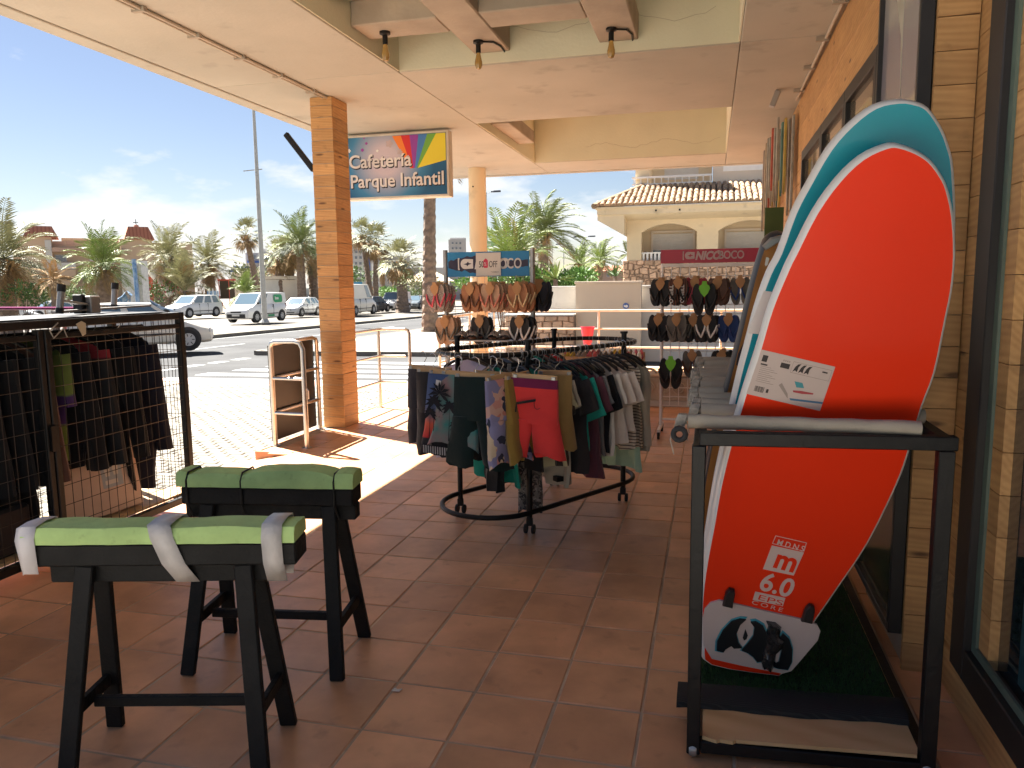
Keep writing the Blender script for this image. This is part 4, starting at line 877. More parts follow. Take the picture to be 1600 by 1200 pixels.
# ------------------------------------------------------------------ wire display stands with sandals
def sole_outline(L=0.27, n=26):
    pts = []
    for k in range(n):
        a = 2 * math.pi * k / n; y = math.cos(a); x = math.sin(a)
        wv = 0.047 + 0.008 * max(0, y) - 0.006 * math.exp(-((y + 0.1) / 0.35) ** 2)
        pts.append((x * wv, -y * L / 2))
    return pts
SO = sole_outline()
KRAFT = mat('kraft_card', (0.44, 0.25, 0.12), 0.9, var=0.08)
def leather(name, c): return mat(name, c, 0.6, var=0.15, scale=12, bump=0.1)
SOLES = {'tan': leather('tan_sole', (0.36, 0.16, 0.07)), 'black': leather('black_sole', (0.012, 0.011, 0.011)), 'brown': leather('brown_sole', (0.13, 0.06, 0.035)), 'spots': cell_mat('animal_print_sole', [(0.35, 0.30, 0.27), (0.12, 0.10, 0.09), (0.45, 0.40, 0.36)], 60), 'navy': leather('navy_sole', (0.012, 0.015, 0.03)), 'blue': leather('blue_sole', (0.015, 0.05, 0.20)),
         'red': leather('red_sole', (0.35, 0.03, 0.05)), 'grey': leather('grey_sole', (0.14, 0.13, 0.11)), 'sand': leather('sand_sole', (0.42, 0.27, 0.17)), 'stripe': stripe_mat('striped_sole', (0.02, 0.018, 0.017), (0.20, 0.08, 0.05), 55, 'X', 0.4)}
STR = {'black': SOLES['black'], 'brown': SOLES['brown'], 'pink': leather('pink_strap', (0.60, 0.10, 0.14)), 'gold': leather('gold_strap', (0.62, 0.46, 0.26)), 'grey': SOLES['grey'], 'white': WHITEP, 'blue': SOLES['blue'], 'coral': leather('coral_strap', (0.55, 0.2, 0.14))}
proto = {}
def sandal_pair(parent_loc, rz, sole, strap, label, cat='flip flops', group='sandals on the wire stands', card=KRAFT, tilt=0, sc=1.0):
    """hung by the heels-up card: x right, z up, soles face -y"""
    key = (sole, strap, card.name)
    if key in proto:
        t = copy_tree(proto[key]); t.location = parent_loc; t.rotation_euler = (0, R(tilt), rz); t.scale = (sc,) * 3; t['label'] = label; t['group'] = group; return t
    t = thing('flip_flops', label, cat, parent_loc, rz, group); t.rotation_euler = (0, R(tilt), rz); t.scale = (sc,) * 3
    for s in (-1, 1):
        T = Matrix.Translation((s * 0.052, 0, -0.15)) @ Matrix.Rotation(R(s * 5), 4, 'Y') @ frame((0, 0, 0), (1, 0, 0), (0, 0, 1))
        b = MB(); b.slab(SO, 0.016, T @ Matrix.Translation((0, 0, -0.008)), 0.004, 1); so = b.build('sole', SOLES[sole], t, smooth=True)
        b = MB()
        for q in (-1, 1):
            b.tube([T @ Vector(p) for p in ((0, -0.085, 0.010), (q * 0.016, -0.05, 0.026), (q * 0.036, -0.005, 0.022), (q * 0.045, 0.045, 0.006))], [0.006, 0.010, 0.010, 0.008], 6)
        b.build('strap', STR[strap], t, smooth=True)
    b = MB(); b.slab([(0.0, -0.085), (0.030, -0.05), (0.046, -0.012), (0.040, 0.010), (0.022, 0.022), (0.018, 0.05), (-0.018, 0.05), (-0.022, 0.022), (-0.040, 0.010), (-0.046, -0.012), (-0.030, -0.05)], 0.002, frame((0, -0.026, -0.045), (1, 0, 0), (0, 0, 1))); b.build('hang_card', card, t)
    proto[key] = t; return t
def gridpanel(t, w, z0, z1, m, y=0.0, px=0.075, pz=0.085, r=0.0022):
    b = MB()
    nx = int(round(w / px)); nz = int(round((z1 - z0) / pz))
    for i in range(nx + 1): x = w * i / nx; b.tube([(x, y, z0), (x, y, z1)], r, 5)
    for j in range(nz + 1): z = z0 + (z1 - z0) * j / nz; b.tube([(0, y + 0.004, z), (w, y + 0.004, z)], r, 5)
    o = b.build('wire_grid', m, t, clean=False); o['kind'] = 'stuff'; return o
def logo_mark(parent, T, m, md, s):
    """bracket bar and rounded tile with a dark four pointed spark"""
    b = MB(); b.slab([(0, 0), (0.16 * s, 0), (0.11 * s, 0.2 * s), (0.11 * s, 0.8 * s), (0.16 * s, 1.0 * s), (0, 1.0 * s)], 0.001, T); b.build('logo_bar', m, parent)
    b = MB(); pts = [(1.35 * s, 0.12 * s), (1.35 * s, 0.88 * s)] + [(0.62 * s + 0.38 * s * math.cos(R(a)), 0.5 * s + 0.42 * s * math.sin(R(a))) for a in range(90, 271, 20)]; b.slab(pts, 0.001, T); b.build('logo_tile', m, parent)
    b = MB(); c = (0.86 * s, 0.5 * s); q = [(0.36, 0.02), (0.12, 0.07), (0.05, 0.2), (-0.06, 0.07), (-0.36, -0.03), (-0.1, -0.08), (-0.03, -0.2), (0.08, -0.08)]; b.slab([(c[0] + x * s, c[1] + y * s) for x, y in q], 0.001, T @ Matrix.Translation((0, 0, 0.0012))); b.build('logo_spark', md, parent)
# blue stand
Y1 = 7.2; gx0, gx1 = -2.50, -1.645; GW = gx1 - gx0
g1 = thing('display_stand', 'wire display stand with a blue header and a 50% off card', 'display stand', (gx0, Y1, 0), R(-2))
for x in (-0.012, GW + 0.012): MB().tube([(x, 0, 0.06), (x, 0, 1.885)], 0.024, 10).build('post', GREYM, g1, smooth=True); MB().beam((x, -0.3, 0.05), (x, 0.3, 0.05), 0.04, 0.03).build('foot', GREYM, g1)
gridpanel(g1, GW, 0.15, 1.64, mat('grid_wire', (0.38, 0.36, 0.34), 0.4, metal=0.5), 0.0)
BLUEH = mat('blue_header', (0.012, 0.19, 0.42), 0.4, var=0.04)
MB().box(0.015, GW - 0.015, -0.02, -0.005, 1.625, 1.862).build('header_board', BLUEH, g1, bevel=0.002)
T1 = frame((0.015, -0.0215, 1.625), (1, 0, 0), (0, 0, 1)); DNV = mat('dark_navy_print', (0.02, 0.015, 0.045), 0.5); PALE = mat('pale_print', (0.62, 0.60, 0.58), 0.5)
pts = []; r_ = random.Random(5)
for i in range(30): x = 0.01 + (GW - 0.05) * i / 29; pts.append((x, 0.118 - (0.030 + 0.045 * math.sin(math.pi * min(1, i / 22))) * (1 + r_.uniform(-.2, .2))))
for i in range(29, -1, -1): x = 0.01 + (GW - 0.05) * i / 29; pts.append((x, 0.125 + (0.025 + 0.048 * math.sin(math.pi * min(1, i / 22))) * (1 + r_.uniform(-.2, .2))))
b = MB(); b.slab(pts, 0.001, T1); b.build('brush_print', DNV, g1)
logo_mark(g1, T1 @ Matrix.Translation((0.11, 0.065, 0.0014)), PALE, DNV, 0.115)
textpart('lettering', 'NICO', 0.135, PALE, g1, T1 @ Matrix.Translation((0.275, 0.075, 0.002)), bold=0.03, shear=0.2)
textpart('lettering', 'BOCO', 0.135, PALE, g1, T1 @ Matrix.Translation((0.47, 0.075, 0.002)), bold=0.015, sx=0.72)
MB().box(0.312, 0.562, -0.030, -0.028, 1.632, 1.85).build('sale_card', LABELW, g1)
TC_ = frame((0.312, -0.0305, 1.632), (1, 0, 0), (0, 0, 1)); DKP = mat('dark_print', (0.05, 0.04, 0.045), 0.6); REDP = mat('red_print', (0.55, 0.03, 0.08), 0.5)
textpart('lettering', '50', 0.085, DKP, g1, TC_ @ Matrix.Translation((0.028, 0.08, 0)), sx=0.62, bold=0.004)
textpart('lettering', 'OFF', 0.085, DKP, g1, TC_ @ Matrix.Translation((0.13, 0.08, 0)), sx=0.58, bold=0.004)
b = MB(); b.slab(rrect(0.044, 0.075, 0.01, cx=0.099, cy=0.112) , 0.001, TC_); b.slab([(0.078, 0.147), (0.12, 0.147), (0.099, 0.165)], 0.0012, TC_); b.build('price_symbol', REDP, g1)
textpart('lettering', '%', 0.05, PALE, g1, TC_ @ Matrix.Translation((0.082, 0.094, 0.0015)), sx=0.75)
textpart('lettering', '* nicoboco', 0.018, DKP, g1, TC_ @ Matrix.Translation((0.15, 0.03, 0)))
def rowof(stand, y, items, zbase, xs, dep):
    for (x, (sole, strap, n, lab)) in zip(xs, items):
        o0 = stand.matrix_world if False else Matrix.Translation(stand.location) @ Matrix.Rotation(stand.rotation_euler.z, 4, 'Z')
        hk = MB(); hk.tube([(x, 0, zbase + 0.05), (x, -0.05 - dep * n, zbase + 0.045), (x, -0.055 - dep * n, zbase + 0.06)], 0.003, 5); hk.build('peg_hook', GREYM, stand)
        for k in range(n):
            yy = -0.05 - dep * k; p = o0 @ Vector((x + 0.022 * (n - 1 - k) + rnd.uniform(-.006, .006), yy, zbase + rnd.uniform(-.006, .006)))
            nm = {0: 'foremost', 1: 'second', 2: 'third', 3: 'fourth', 4: 'fifth'}[n - 1 - k]
            sandal_pair(p, stand.rotation_euler.z + R(rnd.uniform(-6, 6)), sole, strap, lab + (', %s of its hook' % nm if n > 1 else ''), tilt=rnd.uniform(-4, 4))
rowof(g1, Y1, [('spots', 'pink', 4, 'animal print flip flops with pink straps, blue stand'), ('tan', 'brown', 3, 'tan flip flops with dark brown straps, blue stand'), ('sand', 'coral', 5, 'sand coloured sandals with lacy straps, blue stand'), ('tan', 'gold', 4, 'tan flip flops with gold straps, blue stand')], 1.57, [-0.06, 0.28, 0.51, 0.76], 0.035)
rowof(g1, Y1, [('sand', 'grey', 3, 'zebra straw flip flops in the lower row, blue stand'), ('black', 'grey', 2, 'all black slippers hanging in the lower row, blue stand'), ('black', 'white', 3, 'black sandals with white patterned straps, blue stand')], 1.255, [0.02, 0.36, 0.78], 0.04)
for s in range(2):
    p = g1.location + Vector((0.88 + 0.03 * s, 0.10 + 0.05 * s, 1.59)); sandal_pair(p, R(12), 'navy', 'black', 'navy slippers on the rear of the blue stand, ' + ('nearer' if s == 0 else 'farther') + ' of two', tilt=0, sc=1.1)
# fabric clogs / slide sandals with the toes forward
def slide(loc, rz, label, m, m2, group='grey slides on the blue stand'):
    t = thing('slide_sandals', label, 'slides', loc, rz, group)
    for s in (-1, 1):
        b = MB(); b.slab(SO, 0.022, Matrix.Translation((s * 0.058, 0.02, 0)) , 0.006, 2); b.build('sole', m2, t, smooth=True)
        b = MB(); rr = []
        for i in range(6):
            u = i / 5; y = -0.07 - 0.035 + u * 0.11; rr.append([Vector((s * 0.058 + 0.052 * math.cos(a), y + 0.02, 0.02 + (0.03 + 0.03 * u) * math.sin(a))) for a in [math.pi * k / 10 for k in range(11)]])
        b.loft(rr, closed=False); o = b.build('upper', m, t, smooth=True); o.modifiers.new('thick', 'SOLIDIFY').thickness = 0.006
    return t
SLM = mat('grey_felt', (0.30, 0.27, 0.25), 0.9)
for i, x in enumerate((0.24, 0.56)):
    for k in range(2):
        slide(g1.location + Vector((x + 0.05 * k, -0.12 + 0.07 * k, 1.03 + 0.005 * k)), R(4), 'grey felt slides with open toes, %s pair %s' % (('left', 'right')[i], ('in front', 'behind')[k]), SLM, SOLES['brown'])
    for q in (-0.03, 0.03): MB().tube([(x + q, 0, 1.17), (x + q, -0.16, 1.16), (x + q, -0.17, 1.06)], 0.003, 5).build('peg_hook', BLACK, g1)
b = MB(); b.box(0.10, 0.72, -0.24, -0.01, 1.015, 1.027); b.build('shelf', GREYM, g1)

# red stand
Y2 = 7.9; rx0, rx1 = -0.465, 0.50; RW = rx1 - rx0
g2 = thing('display_stand', 'white wire display stand with a dark red header', 'display stand', (rx0, Y2, 0), R(-1))
WPM = mat('white_powder_coat', (0.80, 0.76, 0.72), 0.4)
for x in (-0.0, RW): MB().tube([(x, 0, 0.07), (x, 0, 1.87)], 0.017, 8).build('post', WPM, g2, smooth=True)
MB().beam((0, 0, 1.715), (RW, 0, 1.715), 0.03, 0.03).build('top_bar', WPM, g2)
MB().beam((0, 0, 0.16), (RW, 0, 0.16), 0.02, 0.02).build('bottom_bar', WPM, g2)
for x in (0.0, RW):
    MB().beam((x, -0.28, 0.085), (x, 0.2, 0.085), 0.03, 0.025).build('foot', WPM, g2)
    for y in (-0.26, 0.16):
        c = MB(); c.lathe([(0.001, -0.012), (0.034, -0.012), (0.036, 0), (0.034, 0.012), (0.001, 0.012)], 14, T=Matrix.Translation((x, y, 0.036)) @ Matrix.Rotation(R(90), 4, 'Y')); cs = c.build('castor', RUBBER, g2, smooth=True)
        MB().box(x - 0.018, x + 0.018, y - 0.01, y + 0.02, 0.05, 0.075).build('castor_fork', GREYM, cs)
gridpanel(g2, RW, 0.30, 1.70, WPM, 0.0, 0.085, 0.092, 0.0048)
REDH = mat('dark_red_header', (0.42, 0.012, 0.04), 0.4, var=0.04)
MB().box(-0.02, RW + 0.02, -0.02, -0.004, 1.735, 1.868).build('header_board', REDH, g2, bevel=0.002)
T2 = frame((-0.02, -0.0205, 1.735), (1, 0, 0), (0, 0, 1)); PK2 = mat('pinkish_print', (0.50, 0.36, 0.35), 0.5)
logo_mark(g2, T2 @ Matrix.Translation((0.215, 0.03, 0.0005)), PK2, REDH, 0.085)
textpart('lettering', 'NICO', 0.108, PK2, g2, T2 @ Matrix.Translation((0.335, 0.034, 0.001)), bold=0.05, shear=0.25, sx=0.86)
textpart('lettering', "'", 0.108, PK2, g2, T2 @ Matrix.Translation((0.548, 0.036, 0.0015)), bold=0.05)
textpart('lettering', 'BOCO', 0.108, PK2, g2, T2 @ Matrix.Translation((0.558, 0.036, 0.001)), bold=0.02, sx=0.80, space=0.92)
GCARD = mat('lime_card', (0.20, 0.62, 0.05), 0.6)
rowof(g2, Y2, [('black', 'black', 2, 'plain black flip flops at the edge of the red stand'), ('stripe', 'black', 3, 'brown striped black flip flops on the red stand'), ('red', 'red' if 'red' in STR else 'pink', 2, 'red soled flip flops on the red stand'), ('brown', 'brown', 2, 'brown leather flip flops on the red stand'), ('grey', 'blue', 1, 'blue strapped grey flip flops behind the wooden board')], 1.60, [-0.01, 0.16, 0.32, 0.54, 0.74], 0.045)
o0 = Matrix.Translation(g2.location)
sandal_pair(o0 @ Vector((0.41, -0.17, 1.55)), 0, 'black', 'black', 'black sandals on a lime green card, top row of the red stand', card=GCARD, sc=1.15)
rowof(g2, Y2, [('black', 'black', 2, 'black slippers at the left edge, middle row of the red stand'), ('grey', 'grey', 3, 'grey camouflage flip flops on the red stand'), ('black', 'grey', 2, 'black flip flops with grey straps, middle row of the red stand'), ('black', 'white', 3, 'black flip flops with white lettered straps on the red stand'), ('blue', 'blue', 2, 'blue flip flops in the middle row of the red stand')], 1.24, [-0.02, 0.15, 0.30, 0.44, 0.64], 0.045)
rowof(g2, Y2, [('grey', 'brown', 1, 'single grey brown soles low on the red stand'), ('black', 'brown', 2, 'black flip flops low behind the padded bars')], 0.89, [0.30, 0.58], 0.045)
sandal_pair(o0 @ Vector((0.10, -0.16, 0.82)), 0, 'black', 'black', 'black sandals on a lime green card, lowest on the red stand', card=GCARD, sc=1.15)
CODE = WHITEP
for nm, T in (('lettering', 1),):
    for s in (-1, 1):
        T_ = frame((0.155 + 0.052 * s, -0.05 - 0.045 * 2 - 0.012, 1.345), (0, 0, 1), (-1, 0, 0))
        textpart('lettering', "O'NEILL", 0.05, WHITEP, g2, T_ @ Matrix.Translation((0, -0.012, 0.0)), bold=0.02)
# ------------------------------------------------------------------ wire cage of wetsuits
XF, XB, CY0, CY1, CZT = -3.43, -4.02, 0.7, 4.48, 1.39
cg = thing('wire_cage', 'black wire mesh cage rack full of hanging wetsuits', 'clothes rack', (XF, 3.3, 0))
def cb(name, x0, x1, y0, y1, z0, z1, m=BLACK, bevel=0.004): return MB().box(x0 - XF, x1 - XF, y0 - 3.3, y1 - 3.3, z0, z1).build(name, m, cg, bevel=bevel)
tk = 0.045
for y in (CY0, CY1 - tk):
    cb('post', XF - tk, XF, y, y + tk, 0.10, CZT); cb('post', XB, XB + tk, y, y + tk, 0.10, CZT)
for x in (XF - tk, XB):
    cb('top_rail', x + .001, x + tk - .001, CY0 + tk, CY1 - tk, CZT - tk, CZT - .001); cb('bottom_rail', x + .001, x + tk - .001, CY0 + tk, CY1 - tk, 0.10, 0.10 + tk)
for y in (CY0, CY1 - tk):
    cb('cross_rail', XB + tk, XF - tk, y + .001, y + tk - .001, CZT - tk, CZT - .001); cb('cross_rail', XB + tk, XF - tk, y + .001, y + tk - .001, 0.10, 0.145)
cb('door_post', XF - 0.04, XF + 0.002, 3.30, 3.335, 0.146, CZT - 0.05); cb('door_post', XF - 0.04, XF + 0.002, 3.345, 3.385, 0.146, CZT - 0.05)
cb('door_rail', XF - 0.035, XF - 0.003, 3.386, CY1 - tk, CZT - 0.105, CZT - 0.075); cb('door_rail', XF - 0.035, XF - 0.003, CY0 + tk, 3.298, CZT - 0.105, CZT - 0.075)
MB().box(-0.02, 0.012, 0.02, 0.06, 0.68, 0.82).build('door_lock', BLACK, cg)
def mesh_panel(fixed, a0, a1, z0, z1, along, name='wire_mesh', st=0.062, sz=0.105):
    b = MB(); n = int((a1 - a0) / st)
    for i in range(n + 1):
        a = a0 + (a1 - a0) * i / n; p = (fixed, a) if along == 'y' else (a, fixed); b.tube([(p[0] - XF, p[1] - 3.3, z0), (p[0] - XF + (0.0), p[1] - 3.3, z1)], 0.0022, 5)
    m = int((z1 - z0) / sz)
    for j in range(m + 1):
        z = z0 + (z1 - z0) * j / m
        q = [(fixed + 0.003 - XF, a0 - 3.3, z), (fixed + 0.003 - XF, a1 - 3.3, z)] if along == 'y' else [(a0 - XF, fixed + 0.003 - 3.3, z), (a1 - XF, fixed + 0.003 - 3.3, z)]
        b.tube(q, 0.0022, 5)
    o = b.build(name, WIRE, cg, clean=False); o['kind'] = 'stuff'
mesh_panel(XF - 0.012, CY0 + tk, 3.30, 0.14, CZT - 0.03, 'y'); mesh_panel(XF - 0.012, 3.385, CY1 - tk, 0.14, CZT - 0.03, 'y')
mesh_panel(XB + 0.02, CY0 + tk, CY1 - tk, 0.14, CZT - 0.03, 'y'); mesh_panel(CY1 - 0.02, XB + tk, XF - tk, 0.14, CZT - 0.03, 'x')
b = MB(); b.box(XB - XF + 0.002, -0.03, CY0 - 3.3, CY1 - 0.12 - 3.3, CZT + 0.001, CZT + 0.008); b.build('top_sheet', BLACK, cg); b = MB(); b.box(XB + tk - XF, -tk, CY0 + tk - 3.3, CY1 - tk - 3.3, 0.146, 0.162); b.build('floor_board', PLY, cg)
MB().tube([(-0.30, CY0 - 3.3 + 0.05, 1.30), (-0.30, CY1 - 3.3 - 0.05, 1.30)], 0.014, 8).build('hanging_rail', BLACK, cg, smooth=True)
REDW = mat('red_wheel', (0.45, 0.02, 0.01), 0.4)
for (x, y) in ((XF - 0.02, CY1 - 0.03), (XB + 0.02, CY1 - 0.03), (XF - 0.02, CY0 + 0.1), (XB + 0.02, CY0 + 0.1)):
    zf = 0.0
    c = MB(); c.lathe([(0.001, -0.014), (0.040, -0.014), (0.045, 0), (0.040, 0.014), (0.001, 0.014)], 16, T=Matrix.Translation((x - XF, y - 3.3, 0.046)) @ Matrix.Rotation(R(90), 4, 'Y')); cs = c.build('castor', REDW, cg, smooth=True)
    MB().box(x - XF - 0.022, x - XF + 0.022, y - 3.3 - 0.02, y - 3.3 + 0.02, 0.068, 0.10).build('fork', GREYM, cs)
WS = fabric('neoprene_black', (0.010, 0.010, 0.011)); WSB = fabric('neoprene_brown', (0.10, 0.045, 0.03)); WSN = fabric('neoprene_navy', (0.012, 0.013, 0.024)); WSR = fabric('neoprene_red', (0.20, 0.012, 0.015))
WGP = ramp_mat('green_purple_neoprene', [(0.0, (0.12, 0.17, 0.03)), (0.34, (0.14, 0.20, 0.035)), (0.36, (0.06, 0.02, 0.12)), (0.60, (0.06, 0.025, 0.13)), (0.62, (0.15, 0.21, 0.04)), (1.0, (0.10, 0.14, 0.03))], 'Z', -0.75, -0.1, 0.85, noise_amt=0.05)
WRB = ramp_mat('red_shoulder_neoprene', [(0.0, (0.010, 0.010, 0.011)), (0.78, (0.010, 0.010, 0.011)), (0.80, (0.22, 0.012, 0.02)), (1.0, (0.24, 0.015, 0.02))], 'Z', -0.8, 0.0, 0.85)
suits = [(2.00, WS, 'leftmost visible'), (2.14, WSN, 'second from the left'), (2.28, WS, 'third from the left'), (2.42, WS, 'fourth from the left'), (2.56, WSN, 'fifth from the left'), (2.70, WS, 'sixth from the left'), (2.84, WSN, 'well left of the double door post'), (2.97, WS, 'just left of the double door post'), (3.10, WS, 'behind the double door post'), (3.23, WS, 'carrying pale lettering down its side'), (3.36, WSB, None), (3.47, WGP, None), (3.62, WS, 'just right of the green and purple one'), (3.78, WRB, None), (3.98, WS, 'with sleeves dangling lowest'), (4.18, WSN, 'nearest the road end of the cage')]
for q, y in enumerate((0.95, 1.1, 1.25, 1.4, 1.55, 1.7, 1.85)): suits.append((y, WS, 'out of sight at the near end, number ' + ('one', 'two', 'three', 'four', 'five', 'six', 'seven')[q]))
for q, (y, m, d) in enumerate(suits):
    lab = ('black wetsuit ' + d + ' in the wire cage') if d else {10: 'brown wetsuit hanging in the wire cage', 11: 'green and purple wetsuit hanging in the wire cage', 13: 'black wetsuit with dark red shoulders in the wire cage'}[q]
    t = thing('wetsuit', lab, 'wetsuit', (XF - 0.29, y, 1.33), R(rnd.uniform(-8, 6) + (28 if q < 10 or q > 15 else 14)), 'wetsuits in the cage'); hanger(t, 'shirt', 0.34, -0.05)
    ln = (1.12 if q < 9 or q > 15 else 1.06) if q not in (10, 11, 12, 13) else (0.60, 0.72, 0.80, 0.84)[q - 10]
    o = tshirt('suit', m, t, 0.44, ln, 0.70 if q not in (11,) else 0.3, th=0.05, seed=100 + q, drop=84, flare=-0.010); o.location.z = -0.02
    if q == 9:
        textpart('lettering', 'MYSTIC', 0.085, mat('faded_print', (0.16, 0.16, 0.13), 0.8), t, frame((0.13, -0.066, -0.62), (0, 0, 1), (-1, 0, 0)), bold=0.02)
bn = MB(); bn.box(-3.98, -3.52, 0.9, 3.25, 0.164, 0.42); tag(bn.build('sun_gap_filler', mat('dark_bin', (0.015, 0.014, 0.016), 0.6), bevel=0.02), 'long dark bin added on the floor of the wire cage to block sun under the wetsuits', 'bin')  # bin added low in the cage to close gaps that let sun through
bxp = MB(); bxp.box(0, 0.07, -0.30, 0.30, 0, 0.46, T=Matrix.Rotation(R(-9), 4, 'Y')); bx_o = bxp.build('cardboard_panel', mat('beige_card', (0.60, 0.46, 0.36), 0.85, var=0.08), bevel=0.01)
bx_o.location = (-3.62, 3.80, 0.164); bx_o.rotation_euler = (0, 0, R(-6)); tag(bx_o, 'flat beige carton standing on the cage floor with a product label', 'carton')
T = Matrix.Rotation(R(-9), 4, 'Y') @ Matrix(((0, 0, 1, 0.0705), (1, 0, 0, 0.02), (0, 1, 0, 0.16), (0, 0, 0, 1)))
b = MB(); b.slab([(0, 0), (0.15, 0), (0.15, 0.2), (0, 0.2)], 0.001, T); lb = b.build('label', mat('pale_blue_label', (0.36, 0.42, 0.47), 0.6), bx_o)
b = MB(); b.slab([(0, 0.165), (0.15, 0.165), (0.15, 0.2), (0, 0.2)], 0.001, T @ Matrix.Translation((0, 0, 0.001))); b.build('label_band', mat('purple_band', (0.12, 0.03, 0.11), 0.6), lb)
b = MB(); b.slab([(0.03, 0.07), (0.06, 0.07), (0.07, 0.14), (0.02, 0.14)], 0.001, T @ Matrix.Translation((0, 0, 0.001))); b.slab([(0.09, 0.07), (0.12, 0.07), (0.13, 0.14), (0.08, 0.14)], 0.001, T @ Matrix.Translation((0, 0, 0.001))); b.slab([(0.02, 0.02), (0.11, 0.02), (0.11, 0.045), (0.02, 0.045)], 0.001, T @ Matrix.Translation((0, 0, 0.001))); b.build('label_print', mat('label_print', (0.62, 0.60, 0.55), 0.6), lb)
# stand lying on top of the cage
ts = thing('folding_stand', 'upturned grey folding stand lying on top of the wire cage', 'stand', (-3.75, 3.75, CZT + 0.010)); GT = mat('grey_tube', (0.33, 0.31, 0.29), 0.4, metal=0.5)
pa = onx(96, 450, -3.62) - Vector((-3.75, 3.75, CZT + .002)); pb = onx(180, 447, -3.85) - Vector((-3.75, 3.75, CZT + .002))
for p, l in ((pa, 0.05), (pb, -0.05)):
    q = Vector((p.x, p.y - 0.03, 0.015)); MB().tube([q, p], 0.019, 10).build('leg', GT, ts, smooth=True); d = (p - q).normalized(); MB().tube([p - d * 0.03, p + d * 0.012], 0.023, 10).build('rubber_cap', RUBBER, ts, smooth=True); MB().tube([q, q + d * 0.03], 0.022, 10).build('rubber_cap', RUBBER, ts, smooth=True)
m_ = (pa + pb) / 2
MB().box(m_.x - 0.05, m_.x + 0.05, m_.y - 0.06, m_.y + 0.02, 0.002, 0.11).build('joint_block', GT, ts, bevel=0.006)
MB().box(m_.x - 0.051, m_.x + 0.02, m_.y - 0.10, m_.y - 0.062, 0.002, 0.12).build('joint_cover', BLACK, ts, bevel=0.006)
MB().beam((pa.x, pa.y, 0.085), (pb.x, pb.y - 0.02, 0.02), 0.035, 0.012).build('brace', GT, ts); MB().beam((m_.x, m_.y - 0.3, 0.02), (m_.x + 0.05, m_.y + 0.45, 0.035), 0.03, 0.012).build('brace', GT, ts)
b = MB(); b.tube([(-3.98, 2.2, CZT + 0.09), (-4.0, 3.0, CZT + 0.075), (-4.02, 4.4, CZT + 0.03)], 0.009, 8); tag(b.build('purple_pole', mat('purple_pole', (0.35, 0.07, 0.22), 0.4), smooth=True), 'slim purple pole lying along the top of the wire cage', 'pole')
rg = onx(432 / 4.706, 519, XF + 0.006); b = MB(); b.tube([(0, 0, 0.05), (0.002, -0.06, 0.01), (0.004, -0.04, -0.03), (0.004, 0.03, 0.02), (0.003, 0.05, -0.03)], 0.004, 5); o = b.build('string', ROPE); o.location = rg; tag(o, 'pale string tied round the top rail of the cage', 'string')
rg = onx(128, 514, XF + 0.004); b = MB(); b.slab([(-0.04, 0.03), (0.0, -0.04), (0.025, -0.03), (0.03, 0.03), (0.0, 0.045)], 0.0015, Matrix(((0, 0, 1, 0), (1, 0, 0, 0), (0, 1, 0, 0), (0, 0, 0, 1)))); o = b.build('paper_tag', mat('old_paper', (0.50, 0.43, 0.30), 0.9)); o.location = rg; tag(o, 'curled cream paper tag hanging from the cage top rail', 'tag')

# ------------------------------------------------------------------ surfboard rack
sr = thing('surfboard_rack', 'black steel surfboard rack with grey padded bars', 'rack', (0, 2.405, -0.03))
xl, xr, yb = -0.045, 0.665, 2.10
def sb_(name, *a): return MB().box(*a).build(name, BLACK, sr, bevel=0.003)
sb_('post', xl, xl + 0.042, 0, 0.042, 0.045, 1.075); sb_('post', xr, xr + 0.045, 0.06, 0.105, 0.035, 1.075)
sb_('post', xl, xl + 0.042, yb, yb + 0.042, 0.055, 1.05); sb_('post', xr, xr + 0.045, yb, yb + 0.042, 0.055, 1.05)
MB().beam((xl + 0.021, 0.02, 1.097), (xr + 0.05, 0.083, 1.097), 0.042, 0.042).build('top_bar', BLACK, sr, bevel=0.003)
MB().beam((xl + 0.043, 0.018, 0.075), (xr + 0.0, 0.08, 0.06), 0.04, 0.04).build('bottom_bar', BLACK, sr, bevel=0.003)
sb_('side_bar', xl + .001, xl + 0.041, 0.045, yb, 0.056, 0.094); sb_('side_bar', xr + .001, xr + 0.041, 0.11, yb, 0.056, 0.094); sb_('side_bar', xr + .001, xr + 0.041, 0.11, yb + .04, 1.077, 1.115); sb_('side_bar', xl + .001, xl + 0.041, 0.05, yb + .04, 1.02, 1.055)
MB().box(xl + 0.045, xr, 2.101, 2.141, 1.052, 1.09).build('top_bar', BLACK, sr, bevel=0.003)
for x, y in ((xl + 0.02, 0.02), (xl + 0.02, yb + 0.02), (xr + 0.02, yb + 0.02), (xr + 0.02, 0.08)):
    c = MB(); c.lathe([(0.001, -0.012), (0.024, -0.012), (0.027, 0), (0.024, 0.012), (0.001, 0.012)], 14, T=Matrix.Translation((x, y + 0.0, 0.0575)) @ Matrix.Rotation(R(90), 4, 'Y')); c.build('castor', GREYM, sr, smooth=True)
pv = MB(); ol = [(xl + 0.05, 0.012), (0.05, -0.002), (0.06, 0.006), (0.10, 0.003), (0.11, 0.014), (xr - 0.01, 0.062), (xr + 0.0, 0.10), (xr - 0.01, yb), (xl + 0.05, yb)]
pv.slab(ol, 0.012, Matrix.Translation((0, 0, 0.0965))); pv.build('base_board', PLY, sr)
nb = 12; foam = None
